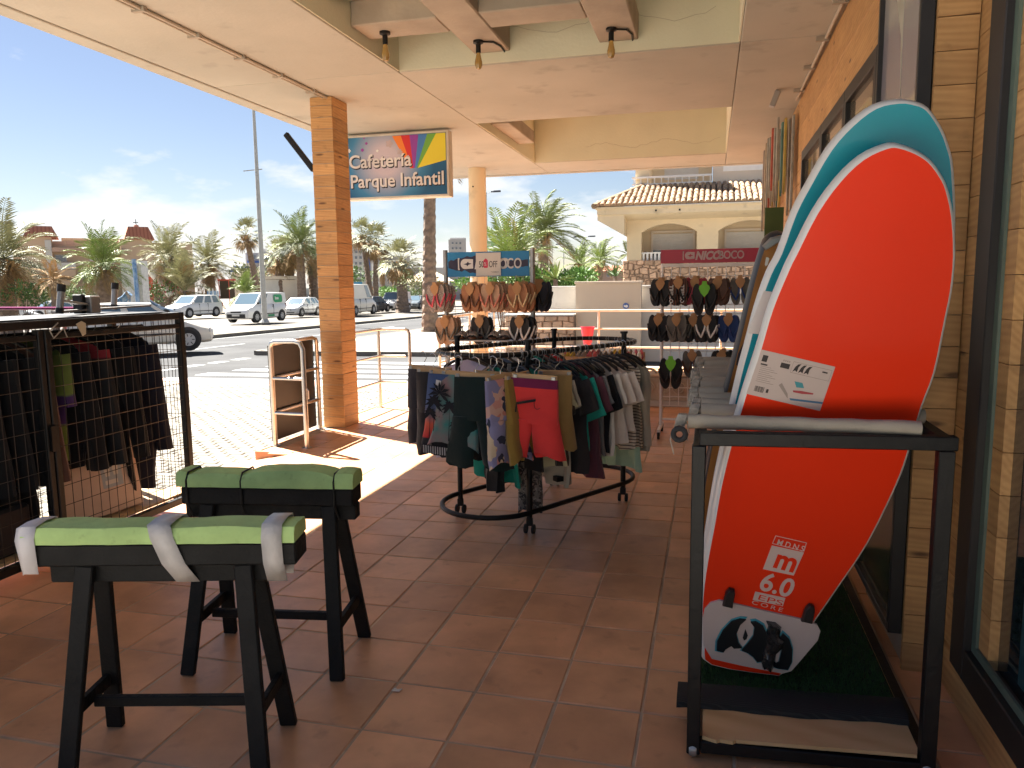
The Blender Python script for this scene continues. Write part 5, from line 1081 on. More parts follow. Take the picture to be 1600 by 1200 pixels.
for k in range(nb):
    y = (0.095, 0.295, 0.465, 0.625, 0.785, 0.955, 1.115, 1.275, 1.435, 1.625, 1.85, 2.05)[k]; jx = rnd.uniform(-0.012, 0.012) + (-0.02 if k == 0 else 0.012 + 0.0 * k); z = 1.136 + rnd.uniform(-0.004, 0.006)
    x1 = 0.635 if k == 0 else 0.655
    b = MB(); rr = []
    nseg = 14
    b.tube([(-0.045 + jx + (x1 + 0.045) * i / nseg, y + 0.002 * math.sin(i * 1.3 + k), z + 0.0015 * math.sin(i * 2.1 + k)) for i in range(nseg + 1)], 0.0235, 12)
    fo = b.build('padded_bar', FOAMGREY, sr, smooth=True)
    b = MB(); b.tube([(-0.115 + jx + 0.03, y, z), (-0.047 + jx, y, z)], 0.011, 8); 
    for w_ in range(4): b.tube([(-0.078 + jx + 0.007 * w_ + 0.006 * math.sin(t_), y + 0.021 * math.cos(t_), z + 0.021 * math.sin(t_)) for t_ in [2 * math.pi * i / 9 for i in range(9)]], 0.0055, 5, loop=True)
    b.tube([(-0.075 + jx, y, z - 0.02), (-0.085 + jx, y + 0.03, z - 0.035), (-0.07 + jx, y + 0.08, z - 0.03), (-0.08 + jx, y + 0.13, z - 0.02), (-0.07 + jx, y + 0.18, z - 0.01)], 0.006, 5)
    if k < 3: b.tube([(-0.085 + jx, y, z - 0.02), (-0.1 + jx, y - 0.01, z - 0.06), (-0.088 + jx, y, z - 0.11)], 0.002, 4)
    b.build('rope_tie', ROPE, fo)
b = MB(); b.tube([(-0.085 + 0.019 * math.cos(a_), 0.035, 1.103 + 0.019 * math.sin(a_)) for a_ in [2 * math.pi * i / 12 for i in range(12)]], 0.009, 8, loop=True); b.build('rubber_ring', RUBBER, sr)
# artificial grass on the base, its front edge turned over
mt = thing('artificial_grass', 'dark artificial grass mat on the surfboard rack, front edge folded over', 'mat', (0, 2.405, 0.0785))
b = MB(); b.slab([(-0.02, 0.22), (0.66, 0.28), (0.65, 2.05), (-0.03, 2.05)], 0.006, Matrix.Translation((0, 0, 0.0008))); b.build('backing', mat('grass_backing', (0.02, 0.028, 0.012), 0.95), mt)
b = MB(); rr = []
for i in range(25):
    t = i / 24; x = -0.085 + 0.755 * t; y0 = 0.165 + 0.06 * t; w_ = 0.006 * math.sin(9 * t) + 0.003 * math.sin(31 * t)
    rr.append([Vector((x, y0 + w_, 0.0)), Vector((x, y0 + 0.006 + w_, 0.017)), Vector((x, y0 + 0.03 + w_, 0.026 + 0.002 * math.sin(20 * t))), Vector((x, y0 + 0.07, 0.027)), Vector((x, y0 + 0.13 + w_, 0.024)), Vector((x, y0 + 0.16, 0.012))])
b.loft(rr, closed=False); b.build('folded_edge', stripe_mat('rubber_backing', (0.010, 0.010, 0.010), (0.022, 0.022, 0.02), 130, 'Y', 0.35), mt, smooth=True)
GR = mat('grass_blade', (0.035, 0.085, 0.018), 0.7, var=0.3, scale=40)
b = MB()
for q in range(26000):
    x = rnd.uniform(-0.02, 0.65); y = 0.28 + 1.72 * rnd.random() ** 1.5
    a = rnd.uniform(0, 6.28); w_ = 0.0016; h = rnd.uniform(0.012, 0.024); dx, dy = math.cos(a) * w_, math.sin(a) * w_; lx, ly = rnd.uniform(-.009, .009), rnd.uniform(-.009, .009)
    i = len(b.v); b.v += [(x - dx, y - dy, 0.007), (x + dx, y + dy, 0.007), (x + lx, y + ly, 0.007 + h)]; b.f.append((i, i + 1, i + 2)); b.m.append(0)
o = b.build('blades', GR, mt, clean=False); o['kind'] = 'stuff'

# ------------------------------------------------------------------ surfboards
def board_plane(tail, nose, yaw):
    n_up = (nose - tail).normalized(); u = Vector((math.cos(yaw), math.sin(yaw), 0)); u = (u - n_up * u.dot(n_up)).normalized(); n = u.cross(n_up); return u, n_up, n
def trace(px, P0, n): return [onplane(x, y, P0, n) for x, y in px]
OUT = [(1101, 1010), (1098, 960), (1101, 915), (1108, 869), (1118, 816), (1127, 764), (1142, 701), (1164, 625), (1190, 545), (1208, 484), (1234, 421), (1246, 397), (1278, 334), (1314, 284), (1350, 250), (1386, 233), (1404, 232), (1430, 241), (1451, 255), (1467, 276), (1477, 297), (1486, 339), (1489, 400), (1484, 455), (1475, 500), (1458, 582), (1438, 636), (1417, 707), (1398, 759), (1354, 848), (1306, 920), (1258, 990), (1222, 1048), (1208, 1054), (1112, 1038)]
tail = onz(1165, 1046, 0.118); nose = ony(1386, 231, 2.43); YAW = R(5)
U, V, N = board_plane(tail, nose, YAW)
def mk_board(name, label, px, P0, basis, th, r, mf, mr, ext=0.0, cat='surfboard'):
    u, v, n = basis; T = Matrix(((u.x, v.x, n.x, P0.x), (u.y, v.y, n.y, P0.y), (u.z, v.z, n.z, P0.z), (0, 0, 0, 1)))
    pts = [(p - P0) for p in trace(px, P0, n)]; p2 = [(p.dot(u), p.dot(v)) for p in pts]
    p2 = [(p.x, p.y) for p in cat_pts([Vector((a, c)) for a, c in p2], 3, True)]
    area = sum(p2[i - 1][0] * p2[i][1] - p2[i][0] * p2[i - 1][1] for i in range(len(p2)))
    if area < 0: p2.reverse()
    # grow by the rail radius
    nn = len(p2); gr = []
    for i in range(nn):
        e = Vector(p2[(i + 1) % nn]) - Vector(p2[i - 1]); q = Vector((e.y, -e.x)).normalized(); gr.append((p2[i][0] + q.x * r, p2[i][1] + q.y * r))
    b = MB(); b.slab(gr, th, Matrix.Translation((0, 0, -th)), r, 4, 0, 1)
    o = b.build(name, [mf, mr], None, smooth=True); o.matrix_world = T; tag(o, label, cat, 'boards in the rack'); return o, T
ORANGE = mat('orange_gloss', (0.74, 0.034, 0.007), 0.28, var=0.03, scale=2, coat=0.08, spec=0.2); TEALB = mat('teal_gloss', (0.010, 0.26, 0.33), 0.25, var=0.05, scale=2, coat=0.2, spec=0.35)
RAILM = mat('white_rail', (0.66, 0.63, 0.58), 0.35, var=0.05, scale=5, tint=(0.60, 0.58, 0.56))
ob, TB = mk_board('surfboard', 'glossy orange surfboard with white rails, front of the rack', OUT, tail, (U, V, N), 0.062, 0.013, ORANGE, RAILM)
tail2 = ony(1175, 1020, 2.96); nose2 = ony(1405, 160, 2.58)
OUT2 = [(1405, 162), (1430, 165), (1447, 173), (1462, 193), (1473, 214), (1480, 235), (1485, 256), (1488, 300), (1489, 345), (1486, 400), (1470, 500), (1440, 620), (1400, 740), (1350, 840), (1290, 930), (1225, 1010), (1190, 1028), (1115, 1005), (1102, 950), (1104, 870), (1119, 770), (1133, 701), (1158, 590), (1170, 545), (1186, 484), (1205, 430), (1222, 397), (1245, 334), (1268, 290), (1300, 235), (1335, 196), (1370, 170)][::-1]
tb_, TB2 = mk_board('surfboard', 'teal surfboard with white rails, right behind the orange one', OUT2, tail2, board_plane(tail2, nose2, YAW), 0.062, 0.014, TEALB, RAILM)
BROWN = wood('board_veneer', (0.36, 0.145, 0.035), (0.26, 0.095, 0.022), (10, 1.2, 10), rough=0.35, rand=0, knots=False)
OUT3 = [(1150, 985), (1105, 930), (1094, 880), (1096, 810), (1112, 705), (1140, 600), (1158, 530), (1176, 455), (1192, 398), (1203, 374), (1226, 370), (1262, 410), (1300, 480), (1330, 580), (1330, 700), (1290, 860), (1230, 960)]
tail3 = onz(1170, 985, 0.15) + Vector((0, 0.25, 0)); tail3 = ony(1170, 960, 3.36); nose3 = ony(1214, 372, 3.05)
bb, TB3 = mk_board('paddle_board', 'tall wood grained paddle board with a dark band, behind the surfboards', OUT3, tail3, board_plane(tail3, nose3, R(5)), 0.08, 0.012, BROWN, mat('dark_rail', (0.03, 0.025, 0.028), 0.4), cat='paddle board')
def onboard(TB, px, lift): 
    P0 = TB.translation; n = Vector((TB[0][2], TB[1][2], TB[2][2])); inv = TB.inverted(); r = []
    for x, y in px: p = inv @ onplane(x, y, P0, n); r.append((p.x, p.y))
    area = sum(r[i - 1][0] * r[i][1] - r[i][0] * r[i - 1][1] for i in range(len(r)))
    if area < 0: r.reverse()
    return r
def decal(name, px, m, parent, TB, lift=0.0006, th=0.0006): b = MB(); b.slab(onboard(TB, px, 0), th, Matrix.Translation((0, 0, lift))); return b.build(name, m, parent)
decal('dark_band', [(1153, 553), (1176, 506), (1215, 500), (1260, 505), (1250, 560), (1175, 585), (1150, 570)], mat('dark_violet_print', (0.035, 0.025, 0.035), 0.35), bb, TB3)
decal('handle', [(1197, 402), (1200, 402), (1202, 404), (1199, 414), (1196, 416), (1195, 413)], LABELW, bb, TB3)
b = MB(); b.slab(onboard(TB3, [(1190, 384), (1203, 371), (1226, 366), (1235, 374), (1215, 380), (1196, 391)], 0), 0.03, Matrix.Translation((0, 0, -0.01)), 0.006, 1); b.build('nose_guard', GREYM, bb)
decal('white_panel', [(1193, 454), (1226, 459), (1204, 524), (1168, 520)], RAILM, tb_, TB2)
# print on the orange board
PR = mat('board_print', (0.62, 0.47, 0.42), 0.3, var=0.02)
AXp = Vector((0.245, -0.97)).normalized()
def bp(x, y): return onboard(TB, [(x, y), (x + 1, y), (x, y + 1)], 0)
inv = TB.inverted()
def b2(x, y): p = inv @ onplane(x, y, TB.translation, N); return Vector((p.x, p.y))
uu = (b2(1252, 863) - b2(1203, 850)).normalized(); vv = Vector((-uu.y, uu.x))
def btext(s, x, y, hpx, wpx, bold=0.01, space=1.0):
    o = b2(x, y); hh = (b2(x, y - hpx) - o).length; ww = (b2(x + wpx, y + wpx * 0.25) - o).length
    T = Matrix(((uu.x, vv.x, 0, o.x), (uu.y, vv.y, 0, o.y), (0, 0, 1, 0.0012), (0, 0, 0, 1)))
    t = textpart('lettering', s, 1.0, PR, ob, Matrix.Identity(4), bold=bold, space=space, ext=0.0002)
    xs = [v.co.x for v in t.data.vertices]; ys = [v.co.y for v in t.data.vertices]; mnx, mny = min(xs), min(ys); sx = ww / (max(xs) - mnx); sy = hh / (max(ys) - mny)
    t.data.transform(T @ Matrix.Diagonal((sx, sy, 1, 1)) @ Matrix.Translation((-mnx, -mny, 0))); return t
btext('MDNS', 1213, 851, 9, 42, space=1.5)
fr4 = [(1212, 837), (1260, 848), (1256, 861), (1207, 849)]
def outline(px, w_px, m=PR): 
    b = MB(); P = [b2(*p) for p in px]
    for i in range(4): a, c = P[i], P[(i + 1) % 4]; b.beam((a.x, a.y, 0.0010), (c.x, c.y, 0.0010), w_px, 0.0006)
    b.build('print_frame', m, ob)
outline(fr4, 0.0022)
decal('print_block', [(1206, 852), (1256, 863), (1240, 899), (1192, 889)], PR, ob, TB)
o_ = btext('m', 1207, 886, 22, 32, bold=0.03); o_.name = 'logo'; o_.data.materials.clear(); o_.data.materials.append(ORANGE); o_.location.z = 0.0008
btext('6.0', 1184, 921, 30, 50, bold=0.02)
decal('print_block', [(1180, 924), (1227, 934), (1223, 947), (1176, 937)], PR, ob, TB)
e = btext('EPS', 1184, 936, 8, 38, bold=-0.004); e.data.materials.clear(); e.data.materials.append(ORANGE); e.location.z = 0.0008
btext('CORE', 1174, 943, 6, 48, bold=-0.004, space=1.4)
# sticker
sk = decal('label_sheet', [(1190, 546), (1305, 573), (1281, 642), (1166, 615)], mat('label_paper', (0.50, 0.40, 0.36), 0.45, var=0.02), ob, TB, 0.0006)
INK = mat('label_ink', (0.03, 0.022, 0.022), 0.6); INKG = mat('label_grey_ink', (0.30, 0.24, 0.21), 0.6); INKT = mat('label_teal_ink', (0.05, 0.25, 0.28), 0.6); INKR = mat('label_red_ink', (0.35, 0.04, 0.05), 0.6); INKB = mat('label_blue_ink', (0.05, 0.14, 0.25), 0.6)
def sk2(a, c): return (1190 + 115 * a - 24 * c, 546 + 27 * a + 69 * c)     # a along, c down, both 0..1
def sq(name, a0, a1, c0, c1, m, lift=0.0014): return decal(name, [sk2(a0, c0), sk2(a1, c0), sk2(a1, c1), sk2(a0, c1)], m, sk, TB, lift)
sq('printed_logo', 0.045, 0.115, 0.10, 0.24, INK)
for k in range(9): sq('printed_line', 0.06, 0.06 + 0.14 + 0.05 * ((k * 7) % 3), 0.34 + 0.042 * k, 0.348 + 0.042 * k, INKG)
sq('printed_line', 0.05, 0.14, 0.285, 0.315, INK)
for k in range(11): sq('barcode', 0.08 + 0.0115 * k, 0.08 + 0.0115 * k + (0.007 if k % 3 else 0.004), 0.78, 0.90, INK)
sq('printed_mark', 0.235, 0.265, 0.80, 0.88, INK); sq('printed_block', 0.305, 0.425, 0.17, 0.28, INK)
for k in range(4): sq('printed_line', 0.32 + 0.026 * k, 0.335 + 0.026 * k, 0.10, 0.135, INKG)
for k in range(3):
    a = 0.48 + 0.075 * k; decal('fin_drawing', [sk2(a, 0.31), sk2(a + 0.02, 0.19), sk2(a + 0.045, 0.13), sk2(a + 0.085, 0.11), sk2(a + 0.06, 0.19), sk2(a + 0.06, 0.30), sk2(a + 0.03, 0.27)], INK, sk, TB, 0.0014)
for (a0, c0, a1, c1) in ((0.455, 0.09, 0.975, 0.09), (0.455, 0.33, 0.975, 0.33), (0.455, 0.09, 0.455, 0.33), (0.975, 0.09, 0.975, 0.33)):
    sq('print_frame', min(a0, a1), max(a0, a1) + 0.004, min(c0, c1), max(c0, c1) + 0.008, INKG, 0.0012)
sq('printed_line', 0.86, 0.93, 0.155, 0.185, INK)
decal('teal_drawing', [sk2(0.55, 0.50), sk2(0.66, 0.50), sk2(0.70, 0.60), sk2(0.60, 0.62)], INKT, sk, TB, 0.0014)
decal('red_drawing', [sk2(0.57, 0.70), sk2(0.68, 0.67), sk2(0.84, 0.66), sk2(0.84, 0.69), sk2(0.70, 0.73), sk2(0.58, 0.735)], INKR, sk, TB, 0.0014)
decal('blue_drawing', [sk2(0.56, 0.88), sk2(1.0, 0.80), sk2(1.0, 0.84), sk2(0.58, 0.92)], INKB, sk, TB, 0.0014)
decal('roll_drawing', [sk2(0.37, 0.66), sk2(0.40, 0.60), sk2(0.52, 0.80), sk2(0.54, 0.90)], INKG, sk, TB, 0.0014)
# tail: foam card with fins in a bag, fin plugs
PLUG = mat('plug_black', (0.02, 0.016, 0.016), 0.4)
for px in ([(1128, 942), (1133, 922), (1139, 916), (1147, 918), (1148, 924), (1144, 946)], [(1250, 966), (1257, 946), (1264, 940), (1271, 943), (1272, 950), (1268, 970)]):
    b = MB(); b.slab(onboard(TB, px, 0), 0.024, Matrix.Translation((0, 0, 0.0004)), 0.006, 2); b.build('fin_plug', PLUG, ob, smooth=True)
cpx = [(1099, 1006), (1098, 965), (1101, 950), (1110, 940), (1124, 936), (1192, 952), (1258, 967), (1276, 974), (1281, 984), (1277, 998), (1250, 1030), (1236, 1046), (1222, 1050), (1160, 1038), (1112, 1027)]
fc = decal('fin_card', cpx, mat('foam_card', (0.52, 0.43, 0.40), 0.7, var=0.04), ob, TB, 0.0008, 0.008)
FINM = mat('fin_black', (0.010, 0.012, 0.014), 0.35); FTE = mat('fin_teal', (0.06, 0.30, 0.38), 0.4)
def finp(px, grow=0): return px
fins = [[(1119, 1012), (1120, 998), (1128, 982), (1142, 967), (1155, 963), (1165, 964), (1156, 972), (1150, 986), (1153, 1000), (1159, 1008), (1146, 1009), (1142, 1005), (1133, 1010), (1130, 1015)],
        [(1158, 1012), (1166, 1003), (1176, 990), (1178, 976), (1172, 968), (1180, 967), (1192, 974), (1198, 988), (1200, 1010), (1194, 1028), (1182, 1030), (1176, 1022), (1168, 1016)],
        [(1204, 1036), (1216, 1030), (1220, 1012), (1218, 992), (1222, 985), (1232, 994), (1237, 1010), (1236, 1030), (1230, 1042), (1215, 1040)]]
for px in fins:
    cx_ = sum(p[0] for p in px) / len(px); cy_ = sum(p[1] for p in px) / len(px)
    decal('fin_edge', [(cx_ + (x - cx_) * 1.12, cy_ + (y - cy_) * 1.10) for x, y in px], FTE, fc, TB, 0.0092, 0.0015)
    decal('fin', px, FINM, fc, TB, 0.0112, 0.006)
decal('drop_logo', [(1160, 994), (1164, 980), (1168, 990), (1166, 996), (1162, 998)], FINM, fc, TB, 0.0092, 0.001)
bag = MB(); q0 = b2(1206, 1000); r_ = random.Random(3)
rings = []
for i in range(9):
    t = i / 8; c = b2(1204 + 6 * math.sin(5 * t), 968 + 72 * t); wd = (0.018 + 0.012 * math.sin(math.pi * t) + r_.uniform(-.004, .004)); rings.append([Vector((c.x + wd * math.cos(a) * (1 + 0.25 * math.sin(3 * a + i * 2)), c.y + 0.008 * math.sin(i * 2.3), 0.010 + max(0.0, 0.034 * math.sin(a) * (0.7 + 0.5 * math.sin(i * 1.7 + 2 * a))))) for a in [math.pi * k / 9 for k in range(10)]])
bag.loft(rings); bag.build('plastic_bag', mat('dark_plastic_bag', (0.03, 0.027, 0.027), 0.12, var=0.3, scale=30, bump=0.4, bscale=30, coat=0.6), fc, smooth=True)
# clear sleeve smudges on the rail of the board
# ------------------------------------------------------------------ shoe table, carved planter
stt = thing('shoe_table', 'low wooden crate table of shoes behind the clothes rail', 'table', (-1.15, 8.1, 0))
MB().box(-0.45, 0.48, -0.3, 0.3, 0.70, 0.74).build('tray', HWOOD, stt, bevel=0.004)
for y in (-0.31, 0.29): MB().box(-0.45, 0.48, y, y + 0.02, 0.742, 0.80).build('tray_side', HWOOD, stt, bevel=0.003)
MB().box(-0.40, 0.46, -0.26, 0.26, 0.50, 0.698).build('crate', mat('driftwood', (0.33, 0.26, 0.18), 0.9, var=0.2), stt, bevel=0.01)
for sx in (-0.38, 0.40): MB().box(sx, sx + 0.05, -0.24, 0.24, 0, 0.498).build('leg', mat('driftwood_leg', (0.30, 0.24, 0.17), 0.9), stt, bevel=0.005)
shc = [('white', WHITEP), ('black', SOLES['black']), ('pink', STR['pink']), ('yellow', mat('yellow_shoe', (0.55, 0.38, 0.04), 0.6)), ('red', SOLES['red']), ('navy', SOLES['navy']), ('grey', SLM)]
for i in range(8):
    for j in range(2):
        nm, m = shc[(i * 3 + j * 2) % 7]
        sl_ = slide(stt.location + Vector((-0.38 + i * 0.115, -0.14 + 0.28 * j, 0.742)), R(rnd.uniform(-8, 8)), '%s shoe pair on the crate table, %s row, number %s from the road side' % (nm, ('front', 'back')[j], ('one', 'two', 'three', 'four', 'five', 'six', 'seven', 'eight')[i]), m, shc[(i + j * 3 + 1) % 7][1], 'shoes on the crate table')
        sl_.scale = (0.48, 0.95, 1.3)
pl = thing('carved_planter', 'long carved stone planter with scrolling leaf relief', 'planter', (-1.02, 9.70, 0))
MB().box(0, 1.35, 0.02, 0.40, 0.075, 0.37).build('body', CARVED, pl, bevel=0.01); MB().box(-0.02, 1.37, -0.02, 0.42, 0.0, 0.073).build('plinth', GWHITE, pl, bevel=0.008)
MB().box(-0.015, 1.365, -0.005, 0.415, 0.372, 0.405).build('rim', CARVED, pl, bevel=0.01); MB().box(-0.005, 1.355, -0.004, 0.02, 0.077, 0.105).build('lower_moulding', CARVED, pl, bevel=0.005)
for i in range(7):
    cxs = 0.10 + i * 0.19
    for s in (-1, 1):
        b = MB(); pts = []
        for k in range(22):
            a = k * 0.42; rr = 0.085 * (1 - k / 25); pts.append((cxs + s * (rr * math.cos(a)) * 0.9, 0.012 - 0.008 * (k / 22), 0.24 + s * rr * math.sin(a) * (1 if i % 2 else -1)))
        b.tube(pts, [0.014 * (1 - k / 40) for k in range(22)], 6); b.build('scroll_relief', CARVED, pl, smooth=True)
    for k in range(4):
        a = R(45 + 90 * k); b = MB(); b.slab([(0, 0), (0.03, 0.014), (0.055, 0.0), (0.03, -0.014)], 0.014, Matrix(((1, 0, 0, cxs + 0.095), (0, 0, -1, 0.022), (0, 1, 0, 0.24), (0, 0, 0, 1))) @ Matrix.Rotation(a, 4, 'Z'), 0.004, 1); b.build('leaf_relief', CARVED, pl)
b = MB(); b.tube([(0.28 + 0.10 * math.cos(a), 0.1, 0.405 + 0.06 * math.sin(a)) for a in [math.pi * k / 10 for k in range(11)]], 0.016, 8); b.build('handle_arch', CARVED, pl, smooth=True)
bk = MB(); P = Vector((ony(920, 520, 14.25).x, 14.27, 0)); bk.lathe([(0.001, 0.42), (0.075, 0.42), (0.125, 0.73), (0.135, 0.73), (0.135, 0.75), (0.11, 0.75), (0.105, 0.70), (0.001, 0.70)], 18, T=Matrix.Translation(P + Vector((0, -0.165, 0)))); tag(bk.build('red_bucket', mat('red_plastic', (0.55, 0.03, 0.07), 0.4), smooth=True), 'red plastic bucket hanging on the far white railing', 'bucket')
# ------------------------------------------------------------------ walls beyond the side street
def stones(parent, fx, y, z0, z1, x0, x1, hrow, wmin, wmax, jitter, seed, depth=0.06, mort=True):
    r_ = random.Random(seed); z = z0
    if True:
        nrow = max(1, int(round((z1 - z0) / hrow))); edges = []
        nseg = int((x1 - x0) / 0.2) + 2
        def edge(k, x):
            if k == 0 or k == nrow: return z0 + (z1 - z0) * k / nrow
            return z0 + (z1 - z0) * k / nrow + jitter * math.sin(x * 5.1 + k * 2.3) + jitter * 0.6 * math.sin(x * 11.7 + k * 5)
        for k in range(nrow):
            x = x0
            while x < x1 - 0.02:
                w_ = min(r_.uniform(wmin, wmax), x1 - x)
                if x1 - (x + w_) < wmin * 0.6: w_ = x1 - x
                g_ = 0.012; a, c = x + g_ / 2, x + w_ - g_ / 2
                P = [(a + r_.uniform(0, jitter), edge(k, a) + g_ / 2), ((a + c) / 2, edge(k, (a + c) / 2) + g_ / 2 - 0.0), (c - r_.uniform(0, jitter), edge(k, c) + g_ / 2), (c - r_.uniform(0, jitter * .6), edge(k + 1, c) - g_ / 2), ((a + c) / 2, edge(k + 1, (a + c) / 2) - g_ / 2), (a + r_.uniform(0, jitter * .6), edge(k + 1, a) - g_ / 2)]
                b = MB(); d = depth * r_.uniform(0.7, 1.15); cxx = sum(p[0] for p in P) / 6; czz = sum(p[1] for p in P) / 6
                o1 = [Vector((p[0], y, p[1])) for p in P]; o2 = [Vector((p[0], y - d * 0.6, p[1])) for p in P]; o3 = [Vector((cxx + (p[0] - cxx) * 0.86, y - d, czz + (p[1] - czz) * 0.86)) for p in P]
                b.loft([o1, o2, o3]); b.build('stone', STONE, parent); x += w_
def wall_thing(name, label, x0, x1, y0, y1, z1, m, cope=None):
    t = thing(name, label, 'wall', (0, 0, 0)); MB().box(x0, x1, y0, y1, -0.6, z1).build('masonry', m, t)
    if cope: MB().box(x0 - 0.02, x1 + 0.02, y0 - 0.03, y1 + 0.02, z1 + 0.001, z1 + 0.06).build('coping', cope, t, bevel=0.006)
    return t
wall_thing('garden_wall', 'long white rendered garden wall beyond the side street', -4.6, 6.0, 19.35, 19.6, 1.42, GWHITE, GWHITE)
wall_thing('tan_wall', 'tan rendered wall block with a small round blue disc', -3.22, -1.62, 18.9, 19.2, 1.53, TANW, TANW)
d_ = MB(); P = ony(978, 478, 18.89); d_.lathe([(0.001, 0), (0.075, 0), (0.075, 0.012), (0.001, 0.012)], 20, T=Matrix.Translation(P) @ Matrix.Rotation(R(90), 4, 'X')); ds = d_.build('blue_disc', mat('blue_sign', (0.06, 0.14, 0.40), 0.5)); tag(ds, 'small round blue and white disc fixed to the tan wall', 'sign')
b = MB(); b.slab([(-0.05, -0.02), (0.03, -0.045), (0.055, 0.0), (0.02, 0.03), (-0.02, 0.01), (-0.05, 0.025)], 0.001, frame(P + Vector((0, -0.0125, 0)), (1, 0, 0), (0, 0, 1))); b.build('symbol', WHITEP, ds)
sw = thing('stone_wall', 'low rough stone wall beside the tan wall', 'wall', (0, 0, 0)); MB().box(-5.0, -3.23, 18.75, 19.1, -0.6, 0.75).build('core', MORTAR, sw); stones(sw, 0, 18.75, -0.25, 0.755, -5.0, -3.23, 0.14, 0.16, 0.36, 0.02, 4)
MB().box(-5.02, -3.23, 18.7, 19.12, 0.757, 0.80).build('coping', GWHITE, sw)

# ------------------------------------------------------------------ villa
vl = thing('villa', 'cream villa with arched porch and a barrel tiled roof edge', 'house', (0, 24, 0))
def vbox(n, m, *a, bevel=0): return MB().box(a[0], a[1], a[2], a[3], a[4], a[5]).build(n, m, vl, bevel=bevel)
VX0, VX1 = -2.5, 4.2
MB().box(-2.62, VX1, 0.0, 3.0, -0.6, 2.2).build('base', MORTAR, vl); 
sv0 = len(bpy.data.objects); stones(vl, 0, 0.0, 1.30, 2.22, -2.62, 2.7, 0.13, 0.13, 0.32, 0.035, 9)
vbox('base_wall', STONE, VX0 - 0.1, VX0 - .05, 0.02, 3, -0.6, 2.19)
# arcade wall with two arched openings
def arch_wall(z0, z1, y0, y1, x0, x1, opens):
    b = MB(); xs = [x0]
    pts = []
    for (a, c, sp, cr) in opens:
        n = 10
        pts.append([(a, z0)] + [(a + (c - a) * k / n, sp + (cr - sp) * math.sin(math.pi * k / n) ** 0.8) for k in range(n + 1)] + [(c, z0)])
    prev = x0
    for (a, c, sp, cr), pp in zip(opens, pts):
        b.box(prev, a, y0, y1, z0, z1)
        arc = pp[1:-1]
        for k in range(len(arc) - 1):
            (xa_, za_), (xb_, zb__) = arc[k], arc[k + 1]
            b.add([(xa_, y0, za_), (xb_, y0, zb__), (xb_, y0, z1), (xa_, y0, z1), (xa_, y1, za_), (xb_, y1, zb__), (xb_, y1, z1), (xa_, y1, z1)], [(0, 1, 2, 3), (7, 6, 5, 4), (0, 4, 5, 1), (3, 2, 6, 7)])
        prev = c
    b.box(prev, x1, y0, y1, z0, z1); return b
arch_wall(2.2, 3.47, 0.0, 0.28, VX0, VX1, [(-2.06, -0.42, 3.05, 3.30), (0.20, 2.02, 3.05, 3.33), (2.7, 4.0, 3.05, 3.33)]).build('arcade_wall', CREAM, vl)
vbox('back_wall', CREAM, VX0, VX1, 1.0, 1.3, 2.2, 3.47); vbox('end_wall', CREAM, VX0, VX0 + 0.25, 0.281, 0.999, 2.2, 3.47)
for a, c in ((-1.78, -0.55), (0.45, 1.78)):
    s = MB()
    for k in range(9): s.box(a, c, 0.955 - 0.006 * (k % 2), 0.99, 2.55 + 0.056 * k, 2.603 + 0.056 * k)
    s.build('roller_shutter', SHUT, vl); vbox('window', GLASSD, a, c, 0.97, 0.995, 2.2, 2.545); f = MB(); f.box(a - 0.06, a - 0.001, 0.93, 0.995, 2.2, 3.09); f.box(c + 0.001, c + 0.06, 0.93, 0.995, 2.2, 3.09); f.box(a - 0.06, c + 0.06, 0.93, 0.995, 3.091, 3.15); f.build('window_frame', CREAM2, vl)
for a, c in ((-2.06, -0.42), (0.20, 2.02)):
    n = 14; f = MB(); f.box(a, c, 0.10, 0.16, 2.42, 2.46)
    for k in range(n): x = a + (c - a) * (k + 0.5) / n; f.box(x - 0.03, x + 0.03, 0.11, 0.15, 2.2, 2.419)
    f.build('balustrade', WHITEP, vl)
# flared eave
ev = MB(); prof = [(0.28, 3.475), (-0.005, 3.42), (-0.62, 3.50), (-0.80, 3.55), (-0.80, 3.72), (-0.86, 3.72), (-0.86, 3.77), (0.28, 3.77)]
ev.loft([[Vector((VX0 + (-0.005 + p[0]) * (1 if p[0] < 0 else 0) * 1.0, p[0], p[1])) for p in prof], [Vector((VX1, p[0], p[1])) for p in prof]]); ev.build('eave', CREAM, vl)
el = MB(); el.loft([[Vector((VX0 + q[0], q2, q[1])) for q in ((-0.004, 2.94), (-0.80, 3.40), (-0.80, 3.72), (-0.86, 3.72), (-0.86, 3.768), (-0.004, 3.768))] for q2 in (-0.75, 2.6)]); el.build('eave', CREAM, vl)
# the two dark drain holes
for px in (1025, 1062): P = ony(px, 325, 24 - 0.81); MB().box(P.x - 0.025, P.x + 0.025, -0.815, -0.79, 3.60, 3.65).build('drain_hole', BLACK, vl)
